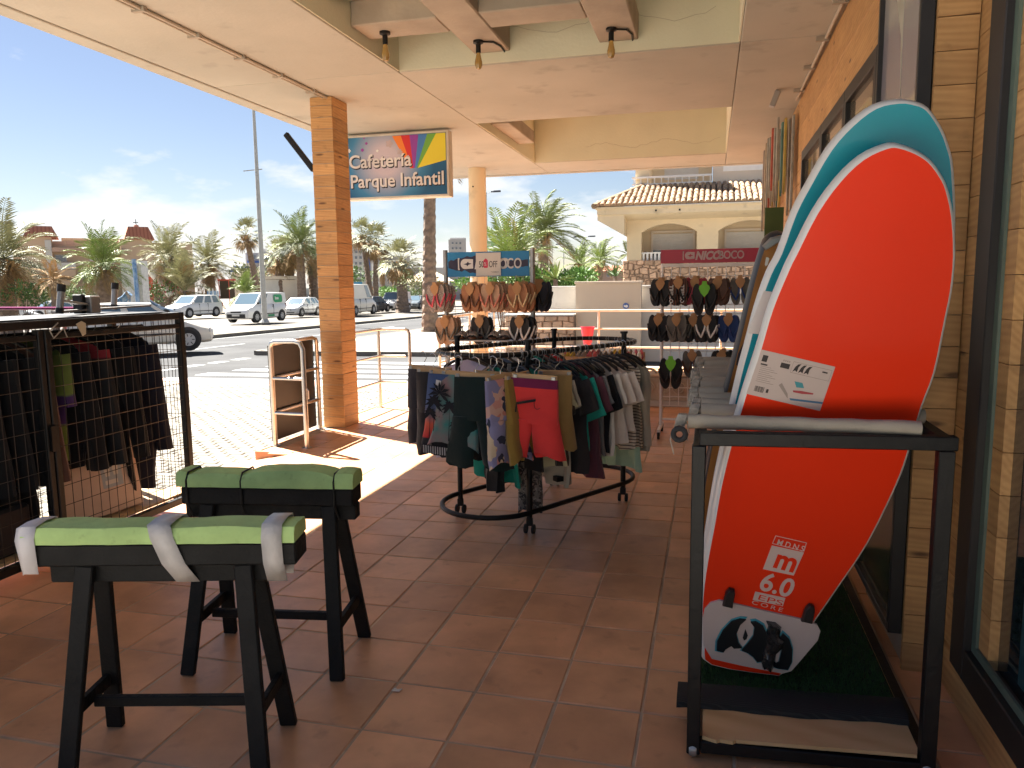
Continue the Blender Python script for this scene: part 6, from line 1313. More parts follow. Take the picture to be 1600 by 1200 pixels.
# barrel tiles
def barrel(L_, r_):
    b = MB(); rr = []
    for i in range(2): rr.append([Vector((r_ * (1 - 0.15 * i) * math.cos(a), i * L_, r_ * (1 - 0.15 * i) * math.sin(a) * 1.15)) for a in [math.pi * k / 6 for k in range(7)]])
    b.loft(rr, closed=False); b.add([(p.x, p.y, p.z) for p in rr[0]] + [(0, 0, -0.0)], [(k, k + 1, 7) for k in range(6)]); return b
slope = math.atan2(0.78, 2.3); npitch = 0.168; nrow = 6; Lr = 2.5 / nrow
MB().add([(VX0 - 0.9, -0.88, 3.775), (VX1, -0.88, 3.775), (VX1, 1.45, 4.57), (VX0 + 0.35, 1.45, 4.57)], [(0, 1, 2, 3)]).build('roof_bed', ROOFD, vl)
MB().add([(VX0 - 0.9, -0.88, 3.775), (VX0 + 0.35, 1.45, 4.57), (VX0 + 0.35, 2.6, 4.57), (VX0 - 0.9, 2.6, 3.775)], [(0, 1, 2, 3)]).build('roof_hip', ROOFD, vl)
t0 = None; n = 0
for i in range(int((VX1 - VX0 + 0.8) / npitch)):
    x = VX0 - 0.82 + i * npitch
    for j in range(nrow):
        y = -0.90 + j * Lr * math.cos(slope); z = 3.785 + j * Lr * math.sin(slope)
        if x < VX0 - 0.86 + 1.25 * (j / nrow) or x > 3.1: continue
        if t0 is None: t0 = barrel(Lr * 1.06, 0.078).build('roof_tile', ROOFT, vl, smooth=True)
        o = t0 if n == 0 else share('roof_tile', t0, vl, (0, 0, 0))
        o.location = (x + rnd.uniform(-.006, .006), y, z + rnd.uniform(0, .008)); o.rotation_euler = (slope, 0, rnd.uniform(-.03, .03)); n += 1
hp = MB(); hp.tube([(VX0 - 0.9, -0.9, 3.80), (VX0 + 0.35, 1.45, 4.61)], 0.085, 8); hp.build('hip_ridge', ROOFT, vl, smooth=True)
# upper storey
vbox('upper_wall', CREAM, VX0 + 0.1, -0.02, 2.6, 2.9, 4.3, 8.0); vbox('upper_wall', CREAM2, 0.0, VX1, 1.7, 2.9, 4.3, 8.0)
vbox('upper_pier', CREAM, VX0 + 0.1, VX0 + 0.55, 1.5, 2.599, 4.3, 8.0)
vbox('roller_shutter', SHUT, -1.55, -0.45, 2.56, 2.598, 4.9, 6.2); vbox('window_recess', WHITEP, 0.32, 2.4, 1.69, 1.699, 4.98, 6.2)
b = MB(); b.box(VX0 + 0.0, -0.02, 1.42, 1.48, 4.84, 4.90); b.box(VX0, -0.02, 1.43, 1.47, 4.64, 4.68)
for k in range(12): x = VX0 + 0.05 + k * 0.215; b.box(x, x + 0.03, 1.435, 1.465, 4.681, 4.839)
b.build('balcony_rail', WHITEP, vl)
for x in (-1.78, -0.2): c = MB(); c.lathe([(0.001, 0), (0.09, 0), (0.07, 0.06), (0.001, 0.08)], 12, T=Matrix.Translation((x, 2.598, 5.6)) @ Matrix.Rotation(R(90), 4, 'X')); c.build('wall_lamp', CREAM2, vl, smooth=True)

# ------------------------------------------------------------------ palms
LEAF = mat('palm_leaf', (0.17, 0.205, 0.07), 0.6, var=0.3, scale=1.5, rand=0.25); LEAFG = mat('palm_leaf_bright', (0.21, 0.265, 0.075), 0.6, var=0.25, scale=2, rand=0.2)
LEAFD = mat('palm_leaf_dusty', (0.27, 0.265, 0.145), 0.65, var=0.3, scale=1.5, rand=0.25); DRY = mat('palm_leaf_dry', (0.34, 0.22, 0.10), 0.85, var=0.25, scale=2, rand=0.2)
BARK = mat('palm_bark', (0.22, 0.16, 0.12), 0.95, var=0.3, scale=6, bump=0.5, bscale=12, rand=0.12)
def frond(base, az, el, L, kind, wind, droop, r_):
    b = MB(); P = [Vector(base)]; d = Vector((math.cos(az) * math.cos(el), math.sin(az) * math.cos(el), math.sin(el))); n = 12; dirs = []
    for i in range(n):
        t = (i + 1) / n; d = (d + Vector((0, 0, -droop * t * 2.2 / n * 2)) + wind * (t * 1.6 / n)).normalized(); dirs.append(d.copy()); P.append(P[-1] + d * (L / n))
    wb_ = 0.02 * L / 2.2 + 0.006
    b.tube(P[::2] if kind == 'feather' else P[:8:2], [wb_ * (1 - 0.12 * k) for k in range(len(P[::2] if kind == 'feather' else P[:8:2]))], 4, caps=False)
    if kind == 'feather':
        m = 22
        for s in (-1, 1):
            for k in range(m):
                t = 0.14 + 0.86 * k / m; f_ = t * n; i = min(n - 1, int(f_)); p = P[i].lerp(P[i + 1], f_ - i); dd = dirs[i]
                side = dd.cross(Vector((0, 0, 1))); 
                if side.length < 0.05: side = Vector((1, 0, 0))
                side.normalize(); up = side.cross(dd)
                ll = L * 0.27 * (math.sin(math.pi * min(1, 0.18 + t * 0.82)) ** 0.7 + 0.12) * r_.uniform(0.8, 1.1)
                ld = (side * s * 0.8 + dd * 0.65 + up * r_.uniform(0.05, 0.30) + Vector((0, 0, -0.14 * t)) + wind * 0.5).normalized(); ww = dd * (0.013 * L + 0.006)
                tip = p + ld * ll + Vector((0, 0, -0.10 * ll)); mid = p + ld * ll * 0.5
                b.add([p, mid + ww, tip, mid - ww], [(0, 1, 2, 3)])
    else:
        c = P[7]; dd = dirs[7]; side = dd.cross(Vector((0, 0, 1)))
        if side.length < 0.05: side = Vector((1, 0, 0))
        side.normalize(); up = side.cross(dd); m = 17; rad = L * 0.55
        for k in range(m):
            a = R(-115 + 230 * k / (m - 1)); ld = (dd * math.cos(a) + side * math.sin(a) + up * (0.10 + 0.22 * abs(math.sin(a)) + r_.uniform(-.12, .12)) + wind * 0.35).normalized()
            ll = rad * (0.75 + 0.25 * math.cos(a)) * r_.uniform(0.88, 1.05); pw = (side * math.cos(a) - dd * math.sin(a)) * (rad * 0.045)
            mid = c + ld * ll * 0.55; tip = c + ld * ll + Vector((0, 0, -0.20 * ll)) + wind * 0.1 * ll
            b.add([c, mid + pw, tip, mid - pw], [(0, 1, 2, 3)])
    return b
def palm(label, px, py, dep, rad, kind='feather', tr=0.2, nf=24, wind=(0.25, 0.1, -0.05), lean=(0.0, 0.0), dry=8, seed=1, leaf=None, ground=None, upright=0.0, name='palm_tree', elmin=-25):
    r_ = random.Random(seed); C = ondepth(px, py, dep) if ground is None else Vector(ground); top = C.copy()
    bx, by = top.x - lean[0], top.y - lean[1]; bz = gz(bx, by) - 0.1
    t = thing(name, label, 'palm', (bx, by, bz), 0, 'palms along the road and promenade'); o0 = Vector((bx, by, bz)); top = top - o0
    tr_ = MB(); rings = []; H_ = max(0.2, top.z); nseg = max(6, int(H_ / 0.16)); 
    wob = [r_.uniform(-.12, .12) for _ in range(10)]; jit = [[r_.uniform(-.09, .09) for _ in range(10)] for _ in range(7)]
    for i in range(nseg + 1):
        u = i / nseg; p = Vector((top.x * u ** 1.5, top.y * u ** 1.5, H_ * u)); r0 = tr * (1.18 - 0.3 * u + 0.35 * math.exp(-u * 9)) * (1.0 + (0.05 if i % 2 else -0.03) + r_.uniform(-.04, .04))
        rings.append([p + Vector((r0 * math.cos(2 * math.pi * k / 10 + wob[k]), r0 * (1 + jit[i % 7][k]) * math.sin(2 * math.pi * k / 10 + wob[k]), r_.uniform(-.02, .02))) for k in range(10)])
    tr_.loft(rings); tr_.build('trunk', BARK, t)
    if dry:
        b = MB()
        for k in range(26):
            a = r_.uniform(0, 6.28); b.beam(top + Vector((tr * 0.8 * math.cos(a), tr * 0.8 * math.sin(a), -0.25 - r_.random() * rad * 0.25)), top + Vector((tr * 1.9 * math.cos(a), tr * 1.9 * math.sin(a), 0.05 - r_.random() * rad * 0.1)), 0.05 * rad, 0.02)
        b.build('leaf_bases', DRY, t)
    wv = Vector(wind); lf = leaf or (LEAF if kind == 'feather' else LEAFD)
    for k in range(nf + dry):
        isd = k >= nf; az = k * 2.39996 + r_.uniform(-.3, .3); u = k / nf
        el = R((85 - (85 - elmin) * u ** 0.8) + r_.uniform(-8, 8)) if not isd else R(r_.uniform(-70, -35))
        if upright: el = R(35 + 55 * r_.random()) if r_.random() < upright else el
        L = 1.2 * rad * r_.uniform(0.9, 1.15) * (0.85 if isd else 1)
        frond(top, az, el, L, kind, wv, 0.42 if kind == 'feather' else 0.3, r_).build('frond', DRY if isd else lf, t, clean=False)
    return t
W1 = (0.35, -0.1, -0.05); W2 = (0.7, -0.25, -0.08)
palm('big shaggy palm at the far left edge with dry hanging fronds', 6, 405, 36, 2.2, 'feather', 0.36, 34, W1, dry=16, seed=1, leaf=LEAFD)
palm('small pale palm with a bent trunk next to the leftmost big palm', 84, 438, 34, 0.85, 'feather', 0.13, 16, W1, lean=(0.0, 0.1), dry=4, seed=2, leaf=DRY)
palm('stout trunked palm standing in front of the peach apartments', 160, 415, 44, 2.0, 'feather', 0.40, 34, W1, dry=6, seed=3, leaf=LEAFG, elmin=-30)
palm('left crown of the big palm cluster behind the white four wheel drive', 262, 402, 84, 3.5, 'feather', 0.52, 32, W1, dry=10, seed=4, leaf=LEAFD)
palm('right crown of the big palm cluster, over the thick short trunk', 326, 412, 86, 3.4, 'feather', 0.56, 30, W2, dry=10, seed=5, leaf=LEAFD)
palm('low wide palm sprouting from the ground below the palm cluster', 288, 455, 80, 3.5, 'feather', 0.36, 26, W1, dry=3, seed=6, leaf=LEAFD, upright=0.5)
palm('small bright palm growing low behind the delivery van', 384, 460, 64, 1.6, 'feather', 0.19, 24, W1, dry=0, seed=7, leaf=LEAFG, upright=0.5)
palm('slim lone fan palm left of the tall street lamp', 384, 368, 84, 1.75, 'fan', 0.32, 20, W2, dry=12, seed=8, lean=(-1.2, 0))
palm('tallest palm of the clump just left of the wooden column', 468, 380, 70, 2.8, 'feather', 0.37, 34, W2, dry=10, seed=9)
palm('left palm of the clump beside the wooden column', 436, 402, 72, 1.75, 'fan', 0.40, 22, W1, dry=14, seed=10)
palm('middle palm of the clump beside the wooden column', 452, 398, 73, 1.85, 'fan', 0.40, 22, W1, dry=14, seed=11)
palm('right palm of the clump, partly behind the wooden column', 488, 405, 75, 2.1, 'feather', 0.42, 24, W1, dry=12, seed=12, leaf=LEAFD)
palm('left of the two tall slender fan palms right of the wooden column', 566, 368, 78, 1.75, 'fan', 0.27, 22, W2, dry=8, seed=13, lean=(-0.7, 0))
palm('right of the two tall slender fan palms, leaning fronds', 587, 381, 76, 1.9, 'fan', 0.25, 20, W2, dry=10, seed=14, lean=(0.2, 0))
palm('squat fan palm with a thick trunk above the white van', 627, 408, 72, 2.1, 'fan', 0.48, 26, W1, dry=16, seed=15)
palm('grey distant palm between the slender pair and the squat one', 598, 425, 100, 1.6, 'feather', 0.25, 20, W1, dry=4, seed=16)
gb = ong(672, 518); palm('foreground palm with a rough trunk rising behind the sign', 0, 0, 0, 2.6, 'feather', 0.265, 26, W1, dry=8, seed=17, ground=(gb.x + 0.25, gb.y + 0.1, 8.6), lean=(0.25, 0.1))
palm('spiky palm with upright fronds right of the round column', 800, 415, 24, 1.55, 'feather', 0.16, 24, (0.30, -0.1, -0.1), dry=3, seed=18, upright=0.55, leaf=LEAFG)
palm('wind swept palm bending to the right, middle of the view', 850, 362, 40, 1.95, 'feather', 0.23, 40, (1.05, -0.3, -0.05), dry=4, seed=19, lean=(0.0, 0.0))
palm('left of the two small wind blown palms near the villa', 905, 412, 48, 1.35, 'feather', 0.18, 24, (0.8, -0.25, 0.02), dry=3, seed=20, leaf=LEAFG)
palm('right of the two small wind blown palms near the villa', 938, 408, 46, 1.35, 'feather', 0.17, 24, (0.8, -0.25, 0.02), dry=3, seed=21, leaf=LEAFG)
palm('sparse thin palm growing against the villa corner', 982, 398, 26, 0.5, 'feather', 0.05, 10, (-0.3, 0, 0.1), dry=0, seed=22)
# scars on the near trunk are its rings
# ------------------------------------------------------------------ shrubs
def shrub(label, px, py, dep, rx, rz_, m, n=420, ls=0.10, seed=1, flowers=None, base=None, cat='shrub', name='shrub'):
    r_ = random.Random(seed); P = ondepth(px, py, dep); zb_ = gz(P.x, P.y) if base is None else base
    t = thing(name, label, cat, (P.x, P.y, zb_)); 
    b = MB(); fl = MB(); hgt = P.z + rz_ - zb_
    for s in range(6): b.tube([(0, 0, 0), (r_.uniform(-.5, .5) * rx * .6, r_.uniform(-.4, .4) * rx * .6, hgt * 0.6)], 0.02, 4)
    b.build('stems', BARK, t); b = MB()
    lumps = [(Vector((r_.uniform(-.75, .75) * rx, r_.uniform(-.6, .6) * rx, P.z - zb_ + r_.uniform(-.6, .55) * rz_)), r_.uniform(0.35, 0.6)) for _ in range(14)]
    for k in range(n):
        c, rr = lumps[k % 14]; v = Vector((r_.gauss(0, 1), r_.gauss(0, 1), r_.gauss(0, 1))).normalized() * (r_.random() ** 0.4) * rr
        p = c + Vector((v.x * rx, v.y * rx, v.z * rz_))
        if p.z < 0.02: p.z = 0.02 + r_.random() * 0.1
        d = (v.normalized() + Vector((r_.uniform(-.7, .7), r_.uniform(-.7, .7), r_.uniform(0, .8)))).normalized(); s_ = d.cross(Vector((r_.uniform(-1, 1), r_.uniform(-1, 1), r_.uniform(-1, 1)))).normalized(); l = ls * r_.uniform(.7, 1.3)
        (fl if flowers and r_.random() < 0.16 else b).add([p - d * l * .5, p + s_ * l * .22, p + d * l * .5, p - s_ * l * .22], [(0, 1, 2, 3)])
    b.build('foliage', m, t, clean=False)
    if flowers: fl.build('blossom', flowers, t, clean=False)
    return t
SHG = mat('shrub_leaf', (0.08, 0.15, 0.03), 0.6, var=0.4, scale=2); SHB = mat('bright_shrub_leaf', (0.13, 0.26, 0.05), 0.6, var=0.35, scale=3); SHY = mat('olive_leaf', (0.17, 0.19, 0.08), 0.7, var=0.3, scale=2)
OLF = mat('oleander_flower', (0.50, 0.07, 0.11), 0.7, var=0.2)
shrub('round green hedge left of the stout palm', 118, 458, 52, 1.1, 0.55, SHG, 700, 0.13, 1)
shrub('dusty green bush at the foot of the leftmost palm', 38, 462, 35, 1.3, 0.85, SHG, 800, 0.16, 2)
shrub('small olive bush at the far left behind the cars', 70, 462, 50, 0.8, 0.6, SHY, 400, 0.14, 3)
shrub('oleander bush full of red blossom near the blue pole', 240, 455, 80, 2.4, 1.4, SHG, 900, 0.28, 4, OLF)
shrub('yellowish shrub left of the red oleander', 212, 452, 81, 0.95, 0.95, SHY, 300, 0.12, 5)
shrub('rounded green bush behind the white van', 612, 458, 84, 2.0, 1.0, SHB, 800, 0.25, 6); shrub('green bush right of the slender palms', 645, 462, 86, 2.0, 0.9, SHG, 700, 0.25, 7); shrub('loose yellow green tree behind the foreground palm trunk', 660, 432, 58, 1.6, 1.4, SHY, 700, 0.2, 8)
shrub('grey green tree crown near the slim fan palm', 400, 430, 100, 3.0, 2.2, SHY, 800, 0.4, 9); shrub('dark green trees left of the slender fan palms', 553, 435, 105, 2.4, 2.6, SHG, 700, 0.4, 10)
for q, (px, py, l) in enumerate(((745, 432, 'leafy green shrub behind the blue stand header'), (785, 437, 'bright leafy shrub at the foot of the spiky palm'), (838, 438, 'bright green shrub at the left end of the garden wall'), (872, 437, 'bright green shrub in the middle behind the garden wall'), (903, 436, 'bright green shrub nearest the tan wall'))):
    shrub(l, px, py, 22.5 + 0.3 * q, 0.72, 0.42, SHB, 800, 0.13, 20 + q)
def agave(label, px, py, dep, rad, seed, m):
    r_ = random.Random(seed); P = ondepth(px, py, dep); z = gz(P.x, P.y); t = thing('yucca', label, 'plant', (P.x, P.y, z)); c = Vector((0, 0, P.z - z)); MB().tube([(0, 0, 0), c], 0.07, 8).build('stem', BARK, t)
    for k in range(34):
        a = k * 2.4; el = R(r_.uniform(-5, 85)); d = Vector((math.cos(a) * math.cos(el), math.sin(a) * math.cos(el), math.sin(el))); s_ = d.cross(Vector((0, 0, 1))).normalized(); l = rad * r_.uniform(.8, 1.1)
        b = MB(); b.add([c - s_ * 0.02, c + s_ * 0.02, c + d * l * .5 + s_ * 0.028, c + d * l + Vector((0, 0, -.08 * l)), c + d * l * .5 - s_ * 0.028], [(0, 1, 2, 3, 4)]); b.build('leaf', m, t, clean=False)
agave('spiky green yucca above the garden wall', 868, 436, 22.2, 0.62, 1, LEAFG); agave('small yucca left of the bright shrubs on the garden wall', 838, 432, 24, 0.5, 2, LEAFG); agave('grey green spiky plant in front of the red roofed house', 962, 432, 30, 0.6, 3, SHG)

# ------------------------------------------------------------------ vehicles
TYRE = mat('tyre', (0.016, 0.016, 0.017), 0.8); RIM = mat('wheel_rim', (0.45, 0.45, 0.45), 0.4, metal=0.1); LAMPC = glass_mat('headlamp', (0.55, 0.56, 0.56), 0.1); LAMPR = glass_mat('tail_lamp', (0.35, 0.01, 0.01), 0.15); TRIM = mat('black_trim', (0.02, 0.02, 0.022), 0.6); PLATE = mat('number_plate', (0.65, 0.65, 0.63), 0.5)
def paint(name, c): return mat(name, c, 0.28, var=0.02, coat=0.6)
PW = paint('white_car_paint', (0.72, 0.72, 0.71)); PC = paint('cream_car_paint', (0.66, 0.63, 0.55)); PG = paint('grey_car_paint', (0.42, 0.44, 0.46)); PD = paint('dark_car_paint', (0.035, 0.04, 0.05)); PB = paint('pale_blue_car_paint', (0.34, 0.42, 0.52)); PS = paint('slate_car_paint', (0.12, 0.14, 0.15))
SPEC = {  # length, width, height, hood z, belt z, cowl x, windscreen top x, roof rear x, rear base x, wheelbase start/end, wheel r
 'hatch': (4.0, 1.70, 1.45, 0.80, 0.92, 0.24, 0.42, 0.84, 0.975, 0.185, 0.81, 0.31), 'suv': (4.75, 1.9, 1.74, 1.02, 1.10, 0.24, 0.40, 0.88, 0.985, 0.185, 0.80, 0.36),
 'van': (4.25, 1.83, 1.82, 0.98, 1.10, 0.20, 0.36, 0.985, 0.995, 0.19, 0.83, 0.32), 'boxvan': (5.4, 2.0, 2.45, 1.15, 1.3, 0.16, 0.28, 0.99, 0.997, 0.16, 0.78, 0.35), 'sedan': (4.45, 1.74, 1.43, 0.85, 0.95, 0.25, 0.42, 0.72, 0.88, 0.18, 0.80, 0.31)}
def car(name, label, cat, P, heading, kind, pm, dark_bumper=False, group='cars along the road'):
    L, Wd, Hh_, hz, bz_, xc, xw, xr_, xb_, w0, w1, wr = SPEC[kind]; w = Wd / 2
    t = thing(name, label, cat, (P.x, P.y, P.z + 0.045), heading, group)           # +x is forward, origin at the middle
    X = lambda u: L / 2 - u * L
    b = MB(); rings = []
    st = [(0.0, 0.74, 0.30, hz * 0.72, 0), (0.02, 0.90, 0.22, hz * 0.80, 0), (0.07, 0.97, 0.20, hz * 0.90, 0), (0.15, 1.0, 0.20, hz * 0.965, 0), (xc, 1.0, 0.20, bz_ * 0.985, 0), (0.5, 1.0, 0.19, bz_, 0), (0.8, 1.0, 0.20, bz_ * 1.02, 0), (0.955, 0.97, 0.22, bz_ * 1.02, 0), (0.99, 0.90, 0.28, bz_ * 0.98, 0), (1.0, 0.80, 0.34, bz_ * 0.86, 0)]
    for u, wf, zb_, zt, _ in st:
        y = w * wf; x = X(u); rings.append([Vector((x, a * y, z)) for a, z in ((-0.86, zb_), (-0.97, zb_ + 0.08), (-1.0, zb_ + (zt - zb_) * 0.55), (-0.965, zb_ + (zt - zb_) * 0.86), (-0.86, zt), (0.86, zt), (0.965, zb_ + (zt - zb_) * 0.86), (1.0, zb_ + (zt - zb_) * 0.55), (0.97, zb_ + 0.08), (0.86, zb_))])
    b.loft(rings); b.build('body', pm, t, smooth=True, bevel=0)
    wt = w * (0.74 if kind in ('hatch', 'sedan') else 0.83); wb2 = w * 0.90; z0_ = bz_ - 0.02; z1_ = Hh_ - 0.02
    B = [Vector((X(xc), -wb2, z0_)), Vector((X(xb_), -wb2, z0_)), Vector((X(xb_), wb2, z0_)), Vector((X(xc), wb2, z0_))]; Tt = [Vector((X(xw), -wt, z1_ - 0.03)), Vector((X(xr_), -wt, z1_ - 0.02)), Vector((X(xr_), wt, z1_ - 0.02)), Vector((X(xw), wt, z1_ - 0.03))]
    xm = (X(xw) + X(xr_)) / 2
    g_ = MB(); g_.loft([B, Tt], c0=False, c1=False); n = 8
    rr = []
    for i in range(7):
        u = i / 6; x = Tt[0].x + (Tt[1].x - Tt[0].x) * u; zz = z1_ - 0.03 + 0.045 * math.sin(math.pi * (0.15 + 0.7 * u)); rr.append([Vector((x, wt * c, z1_ - 0.028 + (zz - z1_ + 0.03) * (1 - c * c) ** 0.5 * 1.1)) for c in (-1, -0.8, -0.4, 0, 0.4, 0.8, 1)])
    g_.loft(rr, closed=False); g_.build('cabin', pm, t, smooth=True, bevel=0.0)
    def win(q, ins, name='window'):
        c = sum(q, Vector()) / 4; nn = (q[1] - q[0]).cross(q[3] - q[0]).normalized()
        out = nn if nn.dot(c - Vector((xm, 0, z0_))) > 0 else -nn
        qq = [p + ((c - p) * ins[0]) for p in q]; bb_ = MB(); bb_.add([p + out * 0.012 for p in qq] + [p - out * 0.01 for p in qq], [(0, 1, 2, 3), (7, 6, 5, 4), (0, 4, 5, 1), (1, 5, 6, 2), (2, 6, 7, 3), (3, 7, 4, 0)]); bb_.build(name, GLASSC, t)
    win([B[0], B[3], Tt[3], Tt[0]], (0.09,), 'windscreen'); 
    if kind not in ('boxvan',): win([B[1], B[2], Tt[2], Tt[1]], (0.16,), 'rear_window')
    for s in (0, 1):
        a0, a1, c1, c0 = (B[0], B[1], Tt[1], Tt[0]) if s == 0 else (B[3], B[2], Tt[2], Tt[3])
        cuts = {'hatch': [(0.05, 0.45), (0.49, 0.76), (0.79, 0.93)], 'suv': [(0.05, 0.36), (0.40, 0.66), (0.70, 0.92)], 'sedan': [(0.06, 0.46), (0.5, 0.92)], 'van': [(0.05, 0.30)], 'boxvan': [(0.05, 0.22)]}[kind]
        for u0, u1 in cuts: win([a0.lerp(a1, u0), a0.lerp(a1, u1), c0.lerp(c1, u1), c0.lerp(c1, u0)], (0.13,))
        y = (-1 if s == 0 else 1)
        MB().box(X(xc + 0.05) - 0.06, X(xc + 0.05) + 0.06, y * w * 0.93 - 0.08, y * w * 0.93 + 0.08, z0_ + 0.03, z0_ + 0.16).build('mirror', TRIM if dark_bumper else pm, t, bevel=0.02)
        for u in ((0.42, 0.62) if kind != 'sedan' else (0.45, 0.66)): MB().box(X(u) - 0.006, X(u) + 0.006, y * w * 0.955 - 0.045, y * w * 0.955 + 0.047, 0.35, z0_ - 0.02).build('door_gap', TRIM, t)
        for u in (0.40, 0.60): MB().box(X(u) - 0.09, X(u) + 0.05, y * w * 0.97 - 0.02, y * w * 0.97 + 0.035, z0_ - 0.16, z0_ - 0.125).build('door_handle', pm if not dark_bumper else TRIM, t)
        MB().box(X(w1 - 0.02 - (wr / L)), X(w0 + wr / L + 0.02), y * w * 0.985 - 0.03, y * w * 0.985 + 0.028, 0.47, 0.52).build('side_strip', TRIM, t)
    for u in (w0, w1):
        for s in (-1, 1):
            T = Matrix.Translation((X(u), s * (w - 0.085), wr)) @ Matrix.Rotation(R(90), 4, 'X')
            ar = MB(); ar.lathe([(0.001, -0.104), (wr + 0.055, -0.104), (wr + 0.055, 0.104), (0.001, 0.104)], 22, T=Matrix.Translation((X(u), s * (w - 0.09), wr + 0.02)) @ Matrix.Rotation(R(90), 4, 'X')); ar.build('wheel_arch', TRIM, t)
            wh = MB(); wh.lathe([(wr * 0.62, -0.11), (wr * 0.94, -0.11), (wr, -0.08), (wr, 0.08), (wr * 0.94, 0.11), (wr * 0.62, 0.11)], 22, T=T, loop=True); whl = wh.build('wheel', TYRE, t, smooth=True)
            rm = MB(); rm.lathe([(0.001, -0.115), (0.05, -0.115), (0.06, -0.10), (wr * 0.63, -0.105), (wr * 0.63, 0.105), (0.06, 0.10), (0.05, 0.115), (0.001, 0.115)], 20, T=T)
            rm.build('rim', RIM, whl, smooth=True)
            sp_ = MB()
            for k in range(7):
                a = 2 * math.pi * k / 7; sp_.box(wr * 0.30, wr * 0.54, -0.012, 0.012, -0.1175, 0.1175, T=T @ Matrix.Rotation(a, 4, 'Z'))
            sp_.build('rim_openings', TRIM, whl)
    for s in (-1, 1):
        b = MB(); y = s * w * 0.72; b.slab(rrect(0.36, 0.17, 0.06), 0.05, frame((X(0.028), y, hz * 0.73), (-0.28 * s, s * 1.0, 0) if s > 0 else (0.28 * s * -1, 1, 0), (0, 0, 1)) if False else Matrix(((0, 0, 1, X(0.035)), (1, 0, 0, y), (0, 1, 0, hz * 0.73), (0, 0, 0, 1))), 0.015, 1); b.build('headlight', LAMPC, t)
        MB().box(X(0.999), X(0.975), s * w * 0.84 - 0.09, s * w * 0.84 + 0.075, bz_ * 0.72, bz_ * 0.98).build('tail_light', LAMPR, t, bevel=0.02)
    MB().box(X(0.03), X(-0.004), -w * 0.72, w * 0.72, 0.28, 0.36 if not dark_bumper else 0.54).build('front_bumper', TRIM, t, bevel=0.03); MB().box(X(0.03), X(-0.001), -w * 0.42, w * 0.42, hz * 0.60, hz * 0.70).build('grille', TRIM, t, bevel=0.01)
    MB().box(X(1.006), X(0.98), -w * 0.74, w * 0.74, 0.34, 0.44).build('rear_bumper', TRIM, t, bevel=0.02)
    MB().box(X(-0.004), X(-0.010), -0.26, 0.26, 0.40, 0.51).build('number_plate', PLATE, t); MB().box(X(1.010), X(1.004), -0.26, 0.26, 0.62 if kind != 'boxvan' else 0.5, 0.73 if kind != 'boxvan' else 0.61).build('number_plate', PLATE, t)
    return t
TOCAM = R(-90)
near = ong(222, 549); near = car('parked_car', 'cream hatchback driving past right behind the wire cage', 'car', near, R(42), 'hatch', PC)
def pk(name, label, cat, px, py, kind, pm, head=TOCAM, **k): return car(name, label, cat, ong(px, py), head, kind, pm, **k)
suv = pk('parked_car', 'white four wheel drive parked behind the wire cage corner', 'car', 304, 496, 'suv', PW, R(-96))
kg = pk('delivery_van', 'small white delivery van with a green patch and a dark bumper', 'van', 402, 503, 'van', PW, R(-92), dark_bumper=True)
GP = mat('green_sticker', (0.02, 0.30, 0.12), 0.5)
b = MB(); b.slab(rrect(0.95, 0.50, 0.16), 0.004, Matrix(((-1, 0, 0, -1.15), (0, 0, 1, 0.822), (0, 1, 0, 1.42), (0, 0, 0, 1)))); b.v = [(x, 0.80 + (1.40 - z) * 0.075 + 0.03 + (y - 0.822), z) for x, y, z in b.v]; b.build('green_patch', GP, kg)
textpart('lettering', 'bon', 0.26, WHITEP, kg, Matrix(((-1, 0, 0, -0.82), (0, -0.075, 1, 0.842), (0, 1, 0, 1.36), (0, 0, 0, 1))), bold=0.04)
b = MB(); b.box(-0.55, 0.12, 0.915, 0.925, 0.30, 0.44); b.build('green_strip', GP, kg)
pk('parked_car', 'silver grey hatchback parked right behind the delivery van', 'car', 470, 494, 'hatch', PG)
pk('parked_car', 'grey car half hidden by the wooden column', 'car', 492, 482, 'hatch', PS)
pk('box_van', 'tall pale box van seen beside the wooden column', 'van', 552, 492, 'boxvan', paint('pale_van_paint', (0.62, 0.60, 0.54)), R(90))
pk('parked_car', 'dark blue car between the box van and the white van', 'car', 584, 488, 'hatch', PD, R(88))
pk('delivery_van', 'plain white delivery van parked under the squat fan palm', 'van', 618, 486, 'van', PW, dark_bumper=True)
pk('parked_car', 'dark grey hatchback parked beside the foreground palm trunk', 'car', 652, 483, 'hatch', PS)
pk('parked_car', 'pale blue hatchback roof showing above the wire cage', 'car', 226, 499, 'hatch', PB, R(60))
pk('parked_car', 'white saloon behind the folding stand on the cage', 'car', 158, 489, 'sedan', PW, R(40))
pk('parked_car', 'white car at the far left above the cage', 'car', 6, 508, 'hatch', PW, R(50)); pk('parked_car', 'pale car parked below the stout palm', 'car', 108, 482, 'hatch', PG, R(30)); pk('parked_car', 'bluish car parked left of the green hedge', 'car', 62, 480, 'sedan', PB, R(20)); pk('parked_car', 'white car with its front in view behind the cage', 'car', 85, 499, 'hatch', PW, R(-120))

